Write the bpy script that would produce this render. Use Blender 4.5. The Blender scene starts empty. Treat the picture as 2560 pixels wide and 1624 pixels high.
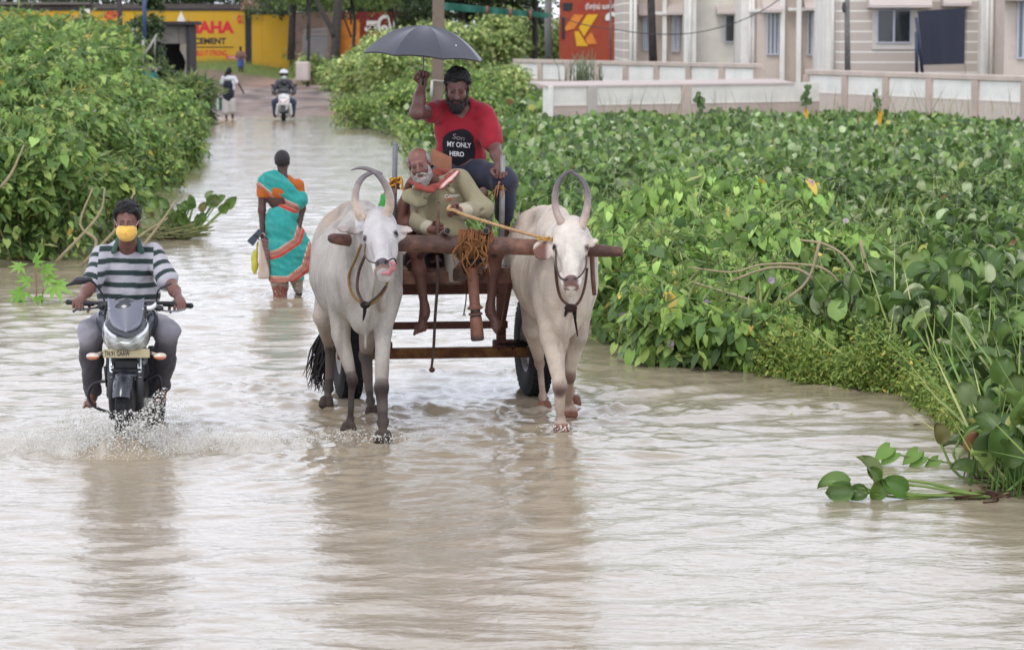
import bpy, bmesh, math, random
import numpy as np
from mathutils import Vector, Matrix, noise as mnoise
from mathutils.bvhtree import BVHTree
random.seed(7); rng = np.random.default_rng(11)
SC = bpy.context.scene; COL = SC.collection
# ---------------------------------------------------------------- camera model
F = 6975.0; CZ = 2.74; TH = math.radians(6.0)
def ray(px, py):
    u = (px-1280)/F; v = (812-py)/F
    return np.array([u, math.cos(TH)+v*math.sin(TH), -math.sin(TH)+v*math.cos(TH)])
def P(px, py, d):
    r = ray(px, py); return np.array([0, 0, CZ])+r*(d/r[1])
def G(px, py, z=0.0):
    r = ray(px, py); return np.array([0, 0, CZ])+r*((z-CZ)/r[2])
def C(r, g, b):
    return tuple(((x/255)/12.92 if x/255 <= .04045 else ((x/255+.055)/1.055)**2.4) for x in (r, g, b))
V = lambda *a: np.array(a, float)
def nrm(v):
    v = np.asarray(v, float); return v/(np.linalg.norm(v)+1e-12)
# ---------------------------------------------------------------- materials
MATS = {}
def mat(name, base=None, rough=.6, spec=.5, metal=0., vcol=False, noise=0., nscale=8., bump=0., bscale=40., trans=0., sss=0., coat=0., sheen=0., vary=None):
    if name in MATS: return MATS[name]
    m = bpy.data.materials.new(name); m.use_nodes = True; nt = m.node_tree; N = nt.nodes; L = nt.links
    b = N['Principled BSDF']; out = N['Material Output']
    b.inputs['Roughness'].default_value = rough; b.inputs['Specular IOR Level'].default_value = spec
    b.inputs['Metallic'].default_value = metal; b.inputs['Coat Weight'].default_value = coat
    b.inputs['Sheen Weight'].default_value = sheen
    if sss: b.inputs['Subsurface Weight'].default_value = sss; b.inputs['Subsurface Scale'].default_value = .01; b.inputs['Subsurface Radius'].default_value = (1, .4, .25)
    tc = N.new('ShaderNodeTexCoord')
    if vcol:
        a = N.new('ShaderNodeAttribute'); a.attribute_name = 'col'; src = a.outputs['Color']
    else:
        a = N.new('ShaderNodeRGB'); a.outputs[0].default_value = (*base, 1); src = a.outputs[0]
    if noise:
        n = N.new('ShaderNodeTexNoise'); n.inputs['Scale'].default_value = nscale; n.inputs['Detail'].default_value = 6; n.inputs['Roughness'].default_value = .65
        L.new(tc.outputs['Object'], n.inputs['Vector'])
        mr = N.new('ShaderNodeMapRange'); mr.inputs[1].default_value = .3; mr.inputs[2].default_value = .7
        mr.inputs[3].default_value = 1-noise; mr.inputs[4].default_value = 1+noise*.6
        L.new(n.outputs[0], mr.inputs[0])
        if vary is not None:
            mx0 = N.new('ShaderNodeMix'); mx0.data_type = 'RGBA'; L.new(n.outputs[0], mx0.inputs[0])
            r2 = N.new('ShaderNodeMapRange'); r2.inputs[1].default_value = .45; r2.inputs[2].default_value = .65; L.new(n.outputs[0], r2.inputs[0]); L.new(r2.outputs[0], mx0.inputs[0])
            L.new(src, mx0.inputs[6]); mx0.inputs[7].default_value = (*vary, 1); src = mx0.outputs[2]
        mx = N.new('ShaderNodeVectorMath'); mx.operation = 'SCALE'
        L.new(src, mx.inputs[0]); L.new(mr.outputs[0], mx.inputs['Scale']); src = mx.outputs[0]
    L.new(src, b.inputs['Base Color'])
    if bump:
        n2 = N.new('ShaderNodeTexNoise'); n2.inputs['Scale'].default_value = bscale; n2.inputs['Detail'].default_value = 5
        L.new(tc.outputs['Object'], n2.inputs['Vector'])
        bp = N.new('ShaderNodeBump'); bp.inputs['Strength'].default_value = bump; bp.inputs['Distance'].default_value = .01
        L.new(n2.outputs[0], bp.inputs['Height']); L.new(bp.outputs[0], b.inputs['Normal'])
    if trans:
        t = N.new('ShaderNodeBsdfTranslucent'); L.new(src, t.inputs['Color'])
        ms = N.new('ShaderNodeMixShader'); ms.inputs[0].default_value = trans
        L.new(b.outputs[0], ms.inputs[1]); L.new(t.outputs[0], ms.inputs[2]); L.new(ms.outputs[0], out.inputs['Surface'])
    MATS[name] = m; return m
# ---------------------------------------------------------------- objects
def link(name, data, parent=None, label=None, cat=None, group=None, kind=None, loc=None):
    o = bpy.data.objects.new(name, data); COL.objects.link(o)
    if parent is not None: o.parent = parent
    if label: o['label'] = label
    if cat: o['category'] = cat
    if group: o['group'] = group
    if kind: o['kind'] = kind
    if parent is not None and data is not None:     # world-coordinate meshes under an empty at its own place
        o.matrix_parent_inverse = parent_world_inv(parent)
    if loc is not None: o.location = tuple(loc)
    WO[o.name] = tuple(loc) if loc is not None else (0, 0, 0)
    return o
WO = {}
def parent_world_inv(p): return Matrix.Translation(-Vector(WO.get(p.name, (0, 0, 0))))
def thing(name, label, cat, loc, group=None):
    return link(name, None, None, label, cat, group, None, loc)
def mesh_np(name, verts, faces, cols=None, smooth=True, mats=None, mi=None):
    """faces: (n,3) or (n,4) array, or a list of such arrays"""
    me = bpy.data.meshes.new(name)
    if not isinstance(faces, list): faces = [faces]
    faces = [np.asarray(f, np.int32) for f in faces if len(f)]
    verts = np.asarray(verts, np.float32)
    me.vertices.add(len(verts)); me.vertices.foreach_set('co', verts.ravel())
    nl = sum(f.size for f in faces); npoly = sum(len(f) for f in faces)
    me.loops.add(nl); me.polygons.add(npoly)
    li = np.concatenate([f.ravel() for f in faces]) if faces else np.zeros(0, np.int32)
    tot = np.concatenate([np.full(len(f), f.shape[1], np.int32) for f in faces])
    st = np.concatenate([[0], np.cumsum(tot)[:-1]]).astype(np.int32)
    me.loops.foreach_set('vertex_index', li); me.polygons.foreach_set('loop_start', st)
    me.polygons.foreach_set('loop_total', tot)
    me.polygons.foreach_set('use_smooth', np.full(npoly, smooth, bool))
    if mi is not None: me.polygons.foreach_set('material_index', np.asarray(mi, np.int32))
    me.update(calc_edges=True)
    if cols is not None:
        at = me.color_attributes.new('col', 'FLOAT_COLOR', 'POINT')
        c = np.ones((len(verts), 4), np.float32); c[:, :3] = cols
        at.data.foreach_set('color', c.ravel())
    for m in (mats or []): me.materials.append(m)
    return me
class MB:                                            # collects simple solids into one mesh
    def __init__(s): s.v = []; s.t = []; s.q = []; s.n = 0; s.c = []
    def add(s, v, q=None, t=None, col=None):
        v = np.asarray(v, float); s.v.append(v)
        if q is not None and len(q): s.q.append(np.asarray(q)+s.n)
        if t is not None and len(t): s.t.append(np.asarray(t)+s.n)
        s.c.append(np.tile(np.asarray(col if col is not None else (1, 1, 1), float), (len(v), 1)) if col is None or np.ndim(col) == 1 else np.asarray(col))
        s.n += len(v); return s
    def box(s, c, h, R=None, col=None, bev=0.):
        x, y, z = h; R = np.eye(3) if R is None else np.asarray(R)
        b = min(bev, x*.9, y*.9, z*.9)
        if b <= 0:
            v = np.array([[i, j, k] for i in (-x, x) for j in (-y, y) for k in (-z, z)])
            q = [[0, 1, 3, 2], [4, 6, 7, 5], [0, 4, 5, 1], [2, 3, 7, 6], [0, 2, 6, 4], [1, 5, 7, 3]]
            return s.add(v@R.T+c, q, None, col)
        v = []; 
        for i in (-1, 1):
            for j in (-1, 1):
                for k in (-1, 1):
                    v += [[i*x, j*(y-b), k*(z-b)], [i*(x-b), j*y, k*(z-b)], [i*(x-b), j*(y-b), k*z]]
        I = lambda i, j, k, a: 3*((i > 0)*4+(j > 0)*2+(k > 0))+a
        q = []; t = []
        q += [[I(-1, -1, -1, 0), I(-1, -1, 1, 0), I(-1, 1, 1, 0), I(-1, 1, -1, 0)], [I(1, -1, -1, 0), I(1, 1, -1, 0), I(1, 1, 1, 0), I(1, -1, 1, 0)]]
        q += [[I(-1, -1, -1, 1), I(1, -1, -1, 1), I(1, -1, 1, 1), I(-1, -1, 1, 1)], [I(-1, 1, -1, 1), I(-1, 1, 1, 1), I(1, 1, 1, 1), I(1, 1, -1, 1)]]
        q += [[I(-1, -1, -1, 2), I(-1, 1, -1, 2), I(1, 1, -1, 2), I(1, -1, -1, 2)], [I(-1, -1, 1, 2), I(1, -1, 1, 2), I(1, 1, 1, 2), I(-1, 1, 1, 2)]]
        for i in (-1, 1):
            for j in (-1, 1): q.append([I(i, j, -1, 0), I(i, j, 1, 0), I(i, j, 1, 1), I(i, j, -1, 1)])
            for k in (-1, 1): q.append([I(i, -1, k, 0), I(i, 1, k, 0), I(i, 1, k, 2), I(i, -1, k, 2)])
        for j in (-1, 1):
            for k in (-1, 1): q.append([I(-1, j, k, 1), I(1, j, k, 1), I(1, j, k, 2), I(-1, j, k, 2)])
        for i in (-1, 1):
            for j in (-1, 1):
                for k in (-1, 1): t.append([I(i, j, k, 0), I(i, j, k, 1), I(i, j, k, 2)])
        return s.add(np.array(v)@R.T+c, q, t, col)
    def beam(s, a, b, w, h, col=None, up=(0, 0, 1), bev=0.):  # box bar from a to b, w across, h along up
        a = np.asarray(a, float); b = np.asarray(b, float); y = nrm(b-a); x = nrm(np.cross(y, up)); z = np.cross(x, y)
        return s.box((a+b)/2, (w/2, np.linalg.norm(b-a)/2, h/2), np.array([x, y, z]).T, col, bev)
    def tube(s, pts, rad, seg=10, col=None, cols=None, flat=1., sub=0, cap=True):
        pts = np.asarray(pts, float); rad = np.atleast_1d(np.asarray(rad, float)); rad = np.interp(np.linspace(0, 1, len(pts)), np.linspace(0, 1, len(rad)), rad)
        if sub:
            n = len(pts); tt = np.linspace(0, n-1, (n-1)*sub+1); 
            Pp = np.vstack([2*pts[0]-pts[1], pts, 2*pts[-1]-pts[-2]]); o = []
            for u in tt:
                i = min(int(u), n-2); f = u-i; p0, p1, p2, p3 = Pp[i:i+4]
                o.append(.5*((2*p1)+(-p0+p2)*f+(2*p0-5*p1+4*p2-p3)*f*f+(-p0+3*p1-3*p2+p3)*f**3))
            rad = np.interp(tt, np.arange(n), rad)
            if cols is not None: cols = np.array([np.interp(tt, np.arange(n), np.asarray(cols)[:, k]) for k in range(3)]).T
            pts = np.array(o)
        n = len(pts); T = np.gradient(pts, axis=0); T /= (np.linalg.norm(T, axis=1, keepdims=True)+1e-12)
        x = np.cross(T[0], (0, 0, 1)) if abs(T[0][2]) < .9 else np.cross(T[0], (0, 1, 0)); x = nrm(x)
        a = np.linspace(0, 2*math.pi, seg, endpoint=False); v = []
        for i in range(n):
            x = nrm(x-T[i]*x.dot(T[i])); y = np.cross(T[i], x)
            v.append(pts[i]+rad[i]*(np.cos(a)[:, None]*x+flat*np.sin(a)[:, None]*y))
        v = np.concatenate(v); i = np.arange(n-1)[:, None]*seg; j = np.arange(seg)[None]; k = (j+1) % seg
        q = np.stack([i+j, i+k, i+seg+k, i+seg+j], -1).reshape(-1, 4); t = []
        cc = None
        if cols is not None: cc = np.repeat(np.asarray(cols, float), seg, 0)
        if cap:
            v = np.vstack([v, pts[0], pts[-1]]); jj = np.arange(seg); kk = (jj+1) % seg
            t = np.vstack([np.stack([kk, jj, np.full(seg, n*seg)], -1), np.stack([jj+(n-1)*seg, kk+(n-1)*seg, np.full(seg, n*seg+1)], -1)])
            if cc is not None: cc = np.vstack([cc, cols[0], cols[-1]])
        return s.add(v, q, t, cc if cc is not None else col)
    def lathe(s, prof, c, R=None, seg=24, col=None, cols=None, a0=0, a1=2*math.pi):      # prof (r, z) pairs about local z
        R = np.eye(3) if R is None else np.asarray(R); prof = np.asarray(prof, float); full = abs(a1-a0-2*math.pi) < 1e-6
        a = np.linspace(a0, a1, seg, endpoint=not full); m = len(a)
        v = np.concatenate([np.stack([r*np.cos(a), r*np.sin(a), np.full(m, z)], -1) for r, z in prof])
        n = len(prof); i = np.arange(n-1)[:, None]*m; j = np.arange(m if full else m-1)[None]; k = (j+1) % m
        q = np.stack([i+j, i+k, i+m+k, i+m+j], -1).reshape(-1, 4)
        return s.add(v@R.T+c, q, None, np.repeat(np.asarray(cols, float), m, 0) if cols is not None else col)
    def ball(s, c, r, seg=12, col=None, R=None):
        r = np.broadcast_to(np.asarray(r, float), (3,)); R = np.eye(3) if R is None else np.asarray(R)
        th = np.linspace(0, math.pi, seg//2+1); a = np.linspace(0, 2*math.pi, seg, endpoint=False)
        v = np.concatenate([np.stack([np.sin(t)*np.cos(a)*r[0], np.sin(t)*np.sin(a)*r[1], np.full(seg, np.cos(t)*r[2])], -1) for t in th])
        n = len(th); i = np.arange(n-1)[:, None]*seg; j = np.arange(seg)[None]; k = (j+1) % seg
        q = np.stack([i+j, i+seg+j, i+seg+k, i+k], -1).reshape(-1, 4)
        return s.add(v@R.T+c, q, None, col)
    def sheet(s, grid, th=.004, col=None):           # grid (n,m,3) turned into a thin closed sheet
        g = np.asarray(grid, float); n, m = g.shape[:2]
        du = np.gradient(g, axis=0); dv = np.gradient(g, axis=1); N = np.cross(du, dv); N /= np.linalg.norm(N, axis=2, keepdims=True)+1e-9
        v = np.concatenate([(g+N*th/2).reshape(-1, 3), (g-N*th/2).reshape(-1, 3)]); o = n*m
        i, j = np.meshgrid(np.arange(n-1), np.arange(m-1), indexing='ij'); a = (i*m+j).ravel()
        q = [np.stack([a, a+m, a+m+1, a+1], -1), np.stack([a, a+1, a+m+1, a+m], -1)+o]
        def rim(idx): idx = np.asarray(idx); q.append(np.stack([idx[:-1], idx[1:], idx[1:]+o, idx[:-1]+o], -1))
        rim(np.arange(m)); rim(np.arange(m)[::-1]+(n-1)*m); rim(np.arange(n)[::-1]*m); rim(np.arange(n)*m+m-1)
        if col is not None and np.ndim(col) == 3: cc = np.concatenate([col.reshape(-1, 3)]*2)
        else: cc = col
        return s.add(v, np.concatenate(q), None, cc)
    def mesh(s, name, m, smooth=False, col=False, sharp=None):
        me = mesh_np(name, np.concatenate(s.v), [np.concatenate(x) for x in (s.q, s.t) if x], np.concatenate(s.c) if col else None, smooth, [m] if m else [])
        if sharp:
            me.set_sharp_from_angle(angle=math.radians(sharp))
        return me
    def build(s, name, m, parent=None, smooth=False, col=False, sharp=None, **kw):
        return link(name, s.mesh(name, m, smooth or bool(sharp), col, sharp), parent, **kw)
# ---------------------------------------------------------------- SDF modelling
def frame(f, u=(0, 0, 1)):                           # columns: side, forward, up
    f = nrm(f); x = nrm(np.cross(u, f)); u2 = np.cross(f, x); return np.array([x, f, u2]).T
class SDF:
    def __init__(s, res=.008, k=.02): s.res = res; s.k = k; s.p = []; s.post = []
    def _add(s, fn, lo, hi, k, op): s.p.append((fn, np.asarray(lo)-.01, np.asarray(hi)+.01, s.k if k is None else k, op)); return s
    def cap(s, a, b, ra, rb=None, k=None, op='+', flat=None, ax=(0, 1, 0)):
        rb = ra if rb is None else rb; a = np.asarray(a, float); b = np.asarray(b, float); ba = b-a; L2 = max(ba.dot(ba), 1e-9); r = max(ra, rb)
        A = nrm(ax)
        def fn(X, Y, Z):
            x, y, z = X-a[0], Y-a[1], Z-a[2]
            t = np.clip((x*ba[0]+y*ba[1]+z*ba[2])/L2, 0, 1)
            x = x-t*ba[0]; y = y-t*ba[1]; z = z-t*ba[2]
            if flat is not None:
                c = (x*A[0]+y*A[1]+z*A[2])*(1/flat-1); x = x+c*A[0]; y = y+c*A[1]; z = z+c*A[2]
                return (np.sqrt(x*x+y*y+z*z)-(ra+(rb-ra)*t))*min(1, flat)
            return np.sqrt(x*x+y*y+z*z)-(ra+(rb-ra)*t)
        m = r*max(1, flat or 1)
        return s._add(fn, np.minimum(a, b)-m, np.maximum(a, b)+m, k, op)
    def chain(s, pts, rad, k=None, op='+', **kw):
        for i in range(len(pts)-1): s.cap(pts[i], pts[i+1], rad[i], rad[i+1], k, op, **kw)
        return s
    def ell(s, c, r, R=None, k=None, op='+'):
        c = np.asarray(c, float); r = np.broadcast_to(np.asarray(r, float), (3,)); R = np.eye(3) if R is None else R
        def fn(X, Y, Z):
            x, y, z = X-c[0], Y-c[1], Z-c[2]
            q = [x*R[0, i]+y*R[1, i]+z*R[2, i] for i in range(3)]
            k0 = np.sqrt(sum((q[i]/r[i])**2 for i in range(3))); k1 = np.sqrt(sum((q[i]/r[i]**2)**2 for i in range(3)))+1e-9
            return k0*(k0-1)/k1
        e = np.abs(R)@r
        return s._add(fn, c-e, c+e, k, op)
    def box(s, c, h, R=None, rd=.01, k=None, op='+'):
        c = np.asarray(c, float); h = np.asarray(h, float); R = np.eye(3) if R is None else R
        def fn(X, Y, Z):
            x, y, z = X-c[0], Y-c[1], Z-c[2]
            q = [np.abs(x*R[0, i]+y*R[1, i]+z*R[2, i])-(h[i]-rd) for i in range(3)]
            return np.sqrt(sum(np.maximum(a, 0)**2 for a in q))+np.minimum(np.maximum(np.maximum(q[0], q[1]), q[2]), 0)-rd
        e = np.abs(R)@h
        return s._add(fn, c-e, c+e, k, op)
    def half(s, c, n, k=.005):                        # remove everything on the +n side of the plane, everywhere
        c = np.asarray(c, float); n = nrm(n)
        s.post.append(lambda X, Y, Z, D: -smin(-D, ((X-c[0])*n[0]+(Y-c[1])*n[1]+(Z-c[2])*n[2])*-1, k)); return s
    def disp(s, fn): s.post.append(lambda X, Y, Z, D: D+fn(X, Y, Z)); return s
    def run(s):
        lo = np.min([p[1] for p in s.p if p[4] == '+'], 0)-s.res*3; hi = np.max([p[2] for p in s.p if p[4] == '+'], 0)+s.res*3
        n = np.ceil((hi-lo)/s.res).astype(int)+1
        ax = [(lo[i]+np.arange(n[i])*s.res).astype(np.float32) for i in range(3)]
        D = np.full(n, .05, np.float32)
        for fn, l, h, k, op in s.p:
            m = k+s.res*2+.005
            i0 = np.clip(((l-m-lo)/s.res).astype(int), 0, n); i1 = np.clip(((h+m-lo)/s.res).astype(int)+2, 0, n)
            if (i1 <= i0).any(): continue
            X = ax[0][i0[0]:i1[0], None, None]; Y = ax[1][None, i0[1]:i1[1], None]; Z = ax[2][None, None, i0[2]:i1[2]]
            d = fn(X, Y, Z).astype(np.float32); sl = tuple(slice(i0[i], i1[i]) for i in range(3)); A = D[sl]
            D[sl] = smin(A, d, k) if op == '+' else -smin(-A, d, k)
        if s.post:
            X = ax[0][:, None, None]; Y = ax[1][None, :, None]; Z = ax[2][None, None, :]
            for f in s.post: D = f(X, Y, Z, D).astype(np.float32)
        D = np.clip(D, -.05, .05)
        return nets(D, lo, s.res)
def smin(a, b, k):
    h = np.clip(.5+.5*(a-b)/max(k, 1e-6), 0, 1); return a+(b-a)*h-k*h*(1-h)
def nets(D, lo, res):
    ins = D < 0; nx, ny, nz = D.shape
    c = np.zeros((nx-1, ny-1, nz-1), np.int8)
    for i in (0, 1):
        for j in (0, 1):
            for k in (0, 1): c += ins[i:nx-1+i, j:ny-1+j, k:nz-1+k]
    act = (c > 0) & (c < 8); I, J, K = np.nonzero(act); idx = np.full(act.shape, -1, np.int32); idx[I, J, K] = np.arange(len(I))
    S = np.zeros((len(I), 3)); cnt = np.zeros(len(I))
    for a in range(3):
        for e in ((0, 0), (0, 1), (1, 0), (1, 1)):
            o = [0, 0, 0]; o[(a+1) % 3] = e[0]; o[(a+2) % 3] = e[1]; o2 = list(o); o2[a] = 1
            d0 = D[I+o[0], J+o[1], K+o[2]]; d1 = D[I+o2[0], J+o2[1], K+o2[2]]; m = (d0 < 0) != (d1 < 0)
            t = np.where(m, d0/np.where(m, d0-d1, 1), 0); p = np.tile(np.array(o, float), (len(I), 1)); p[:, a] = t
            S += p*m[:, None]; cnt += m
    v = (np.stack([I, J, K], -1)+S/cnt[:, None])*res+lo
    Q = []
    for a in range(3):
        b, cc = (a+1) % 3, (a+2) % 3
        s0 = [slice(None)]*3; s1 = [slice(None)]*3; s0[a] = slice(0, -1); s1[a] = slice(1, None)
        A = ins[tuple(s0)]; B = ins[tuple(s1)]; e = np.array(np.nonzero(A != B)).T
        e = e[(e[:, b] > 0) & (e[:, cc] > 0) & (e[:, b] < D.shape[b]-1) & (e[:, cc] < D.shape[cc]-1)]
        def g(db, dc):
            x = e.copy(); x[:, b] -= db; x[:, cc] -= dc; return idx[x[:, 0], x[:, 1], x[:, 2]]
        q = np.stack([g(1, 1), g(0, 1), g(0, 0), g(1, 0)], -1); fl = ~A[e[:, 0], e[:, 1], e[:, 2]]
        q[fl] = q[fl][:, ::-1]; Q.append(q)
    return v, np.concatenate(Q)
def segd(v, a, b):
    a = np.asarray(a, float); b = np.asarray(b, float); ba = b-a; t = np.clip(((v-a)@ba)/max(ba.dot(ba), 1e-9), 0, 1)
    return np.linalg.norm(v-a-t[:, None]*ba, axis=1), t
def snoise(v, f=1., seed=0, oct=3):                  # smooth pseudo noise ~[-1,1]
    r = np.random.default_rng(seed); o = np.zeros(v.shape[:-1] if v.ndim > 1 else 1); a = 1; tot = 0
    for i in range(oct):
        for j in range(3):
            d = nrm(r.normal(size=3))*f*(1+.6*r.random()); w = nrm(r.normal(size=3))*f*.7
            o = o+a*np.sin(v@d+r.random()*6.28+1.3*np.sin(v@w+r.random()*6)); tot += a*.6
        f *= 2.1; a *= .55
    return o/tot*1.1
def fold3(f, amp, seed, dirs=None):
    """cloth folds for SDF.disp"""
    r = np.random.default_rng(seed); D = [nrm(d) for d in dirs] if dirs is not None else [nrm(r.normal(size=3)) for _ in range(3)]
    ph = r.random(len(D))*6
    def fn(X, Y, Z):
        o = 0
        for d, p in zip(D, ph):
            w = X*d[0]+Y*d[1]+Z*d[2]; q = X*d[1]+Y*d[2]-Z*d[0]
            o = o+np.sin(f*w+p+1.5*np.sin(f*.35*q+p*2))
        return amp*o/len(D)
    return fn
def mixc(c, col, m): return c*(1-m[:, None])+np.asarray(col)[None]*m[:, None]
def ss(x, a, b): t = np.clip((x-a)/(b-a), 0, 1); return t*t*(3-2*t)
def sdfobj(s, name, m, parent, paint, **kw):
    v, q = s.run(); c = np.tile(np.asarray(paint if not callable(paint) else (.5, .5, .5), float), (len(v), 1))
    if callable(paint): c = paint(v)
    return link(name, mesh_np(name, v, q, c, True, [m]), parent, **kw)
# materials shared
M_SKIN = mat('skin', vcol=True, rough=.5, spec=.45, noise=.12, nscale=30, bump=.15, bscale=120, sss=.06)
M_CLOTH = mat('cloth', vcol=True, rough=.85, spec=.25, noise=.1, nscale=25, bump=.35, bscale=260, sheen=.15)
M_COAT = mat('bull coat', vcol=True, rough=.7, spec=.2, noise=.17, nscale=7, bump=.8, bscale=70)
M_HAIR = mat('hair', vcol=True, rough=.55, spec=.4, noise=.3, nscale=60, bump=1., bscale=160)
M_PAINT = mat('painted parts', vcol=True, rough=.35, spec=.5, noise=.1, nscale=12)
M_MATTE = mat('matte parts', vcol=True, rough=.75, spec=.3, noise=.15, nscale=12, bump=.2, bscale=60)
M_LEAF = mat('leaf', vcol=True, rough=.45, spec=.3, trans=.28)
M_WAX = mat('waxy leaf', vcol=True, rough=.36, spec=.38, trans=.22)
M_STEM = mat('stem', vcol=True, rough=.7, spec=.3, noise=.2, nscale=10)
M_ROPE = mat('rope', vcol=True, rough=.9, spec=.15, noise=.35, nscale=60, bump=1., bscale=150)
EXPO = 0.33
# ---------------------------------------------------------------- human building blocks
def head(s, c, R, sc=1., neck=None, nr=.052, ear=True):
    c = np.asarray(c, float); W = lambda x, y, z: c+R@(V(x, y, z)*sc); k = .018
    E = lambda p, r, kk=k, op='+': s.ell(W(*p), np.asarray(r)*sc, R, kk, op)
    E((0, -.015, .035), (.073, .092, .08)); E((0, .02, -.03), (.058, .068, .085)); E((0, .04, -.085), (.042, .042, .032))
    E((0, .072, -.1), (.018, .016, .016), .014)
    s.cap(W(-.034, .078, .024), W(.034, .078, .024), .011*sc, .011*sc, .012)
    for i in (-1, 1):
        E((i*.036, .055, -.03), (.022, .022, .024), .02)
        E((i*.03, .097, .004), (.014, .012, .010), .01, '-'); E((i*.03, .074, .004), (.0125, .0125, .0115), .003)
        s.cap(W(i*.018, .087, .013), W(i*.042, .080, .011), .0035*sc, .003*sc, .004)
        if ear: s.ell(W(i*.074, -.004, -.004), np.array([.009, .019, .032])*sc, R, .006); s.ell(W(i*.086, .004, .0), np.array([.006, .009, .017])*sc, R, .004, '-')
        E((i*.011, .095, -.034), (.009, .011, .008), .006)
    s.cap(W(0, .086, .012), W(0, .109, -.029), .008*sc, .013*sc, .008)
    s.cap(W(-.02, .086, -.059), W(.02, .086, -.059), .006*sc, None, .005); s.cap(W(-.016, .085, -.07), W(.016, .085, -.07), .007*sc, None, .005)
    if neck is not None: s.cap(W(0, -.02, -.06), neck, nr, nr*1.1, .03)
    return W
def facepaint(v, col, W, sc, R, c, skin, lip=None, eyes=True, brow=(.01, .008, .007)):
    L = (v-np.asarray(c))@R/sc
    for i in (-1, 1):
        if eyes:
            d = np.linalg.norm((L-[i*.03, .086, .004])/[1, 1, .62], axis=1); col = mixc(col, C(150, 138, 130), 1-ss(d, .007, .010))
            d = np.linalg.norm(L-[i*.03, .088, .003], axis=1); col = mixc(col, (.01, .007, .005), 1-ss(d, .0055, .0078))
        d, _ = segd(L, (i*.014, .088, .025), (i*.046, .075, .024)); col = mixc(col, brow, (1-ss(d, .004, .009))*.7)
    if lip is not None:
        d, _ = segd(L, (-.02, .09, -.064), (.02, .09, -.064)); col = mixc(col, lip, 1-ss(d, .007, .011))
        d, _ = segd(L, (-.022, .094, -.0645), (.022, .094, -.0645)); col = mixc(col, np.array(lip)*.25, (1-ss(d, .002, .005)))
    for i in (-1, 1):
        d = np.linalg.norm(L-[i*.008, .112, -.042], axis=1); col = mixc(col, np.array(skin)*.3, 1-ss(d, .003, .006))
    return col
def hand(s, w, d, n, t, curl=(1.2, 1.3, 1.), sc=1., thumb=1.):
    """w wrist, d towards knuckles, n side the fingers close to, t thumb side"""
    d = nrm(d); n = nrm(n-d*np.dot(n, d)); t = nrm(t-d*np.dot(t, d)-n*np.dot(t, n)); w = np.asarray(w, float)
    s.cap(w, w+d*.03*sc, .027*sc, .03*sc, .015, flat=.75, ax=n); s.cap(w+d*.02*sc+t*.008*sc, w+d*.075*sc+t*.022*sc, .022*sc, .017*sc, .012)
    s.cap(w+d*.02*sc-t*.01*sc, w+d*.07*sc-t*.024*sc, .021*sc, .016*sc, .012); s.cap(w+d*.02*sc, w+d*.078*sc, .02*sc, .017*sc, .012)
    for i, L in enumerate((.92, 1., .95, .78)):
        p = w+d*(.086-abs(i-1.2)*.005)*sc+t*(.031-i*.0205)*sc; a = 0
        for j, (l, r) in enumerate(((.042, .0098), (.027, .0088), (.021, .0078))):
            a += curl[j]*(1+.06*(i-1)); q = p+(d*math.cos(a)+n*math.sin(a)-t*.03*i)*l*L*sc
            s.cap(p, q, r*sc, r*.93*sc, .004); p = q
    p = w+d*.022*sc+t*.03*sc+n*.008*sc
    for (a, b, c), l, r in (((.5, .75, .45), .042, .0125), ((.75, .1, .75*thumb), .032, .0108), ((.7, -.35, .7*thumb), .026, .0092)):
        q = p+nrm(d*a+t*b+n*c)*l*sc; s.cap(p, q, r*sc, r*.92*sc, .005); p = q
def foot(s, ank, d, up=(0, 0, 1), sc=1.):
    d = nrm(d); up = nrm(np.asarray(up, float)-d*np.dot(up, d)); x = np.cross(d, up); a = np.asarray(ank, float)
    s.ell(a-d*.03*sc-up*.05*sc, np.array([.03, .035, .03])*sc, None, .02)
    s.cap(a-up*.02*sc, a+d*.10*sc-up*.055*sc, .035*sc, .026*sc, .02); s.cap(a-up*.05*sc, a+d*.13*sc-up*.062*sc, .03*sc, .022*sc, .02)
    s.cap(a+d*.11*sc-up*.062*sc-x*.025*sc, a+d*.11*sc-up*.062*sc+x*.025*sc, .02*sc, None, .015)
    for i in range(5):
        b = a+d*(.14-.008*i)*sc+x*(.032-.017*i)*sc-up*.066*sc; s.cap(b-d*.02*sc, b+d*(.035-.004*i)*sc, (.0125 if i == 0 else .0095)*sc, (.011 if i == 0 else .008)*sc, .004)
def hairspr(s, c, R, sc, line=.045, back=-.06, thick=.012, seed=1, amp=.004, side=.0):
    """hair cap: cranium shell minus the face wedge"""
    c = np.asarray(c, float); W = lambda x, y, z: c+R@(V(x, y, z)*sc)
    s.ell(W(0, -.018, .04), (np.array([.074, .092, .08])+thick)*sc, R, .01); s.ell(W(0, -.04, 0), np.array([.074, .07, .08])*sc, R, .02)
    s.cap(W(-.05, .045, .07), W(.05, .045, .07), .03*sc, None, .02)
    s.box(W(0, .1, line-.12), np.array([.066, .10, .12])*sc, R, .03, .014, '-'); s.box(W(0, .15, line-.12), np.array([.12, .10, .12])*sc, R, .02, .012, '-')
    s.box(W(0, .0, back-.1), np.array([.14, .14, .1])*sc, R, .01, .012, '-')
    for i in (-1, 1): s.ell(W(i*.085, .012, -.01), np.array([.03, .03, .035])*sc, R, .01, '-')
    s.disp(fold3(130, amp*1.3, seed)); s.disp(fold3(260, amp*.9, seed+2)); s.disp(fold3(520, amp*.6, seed+5))
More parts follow.
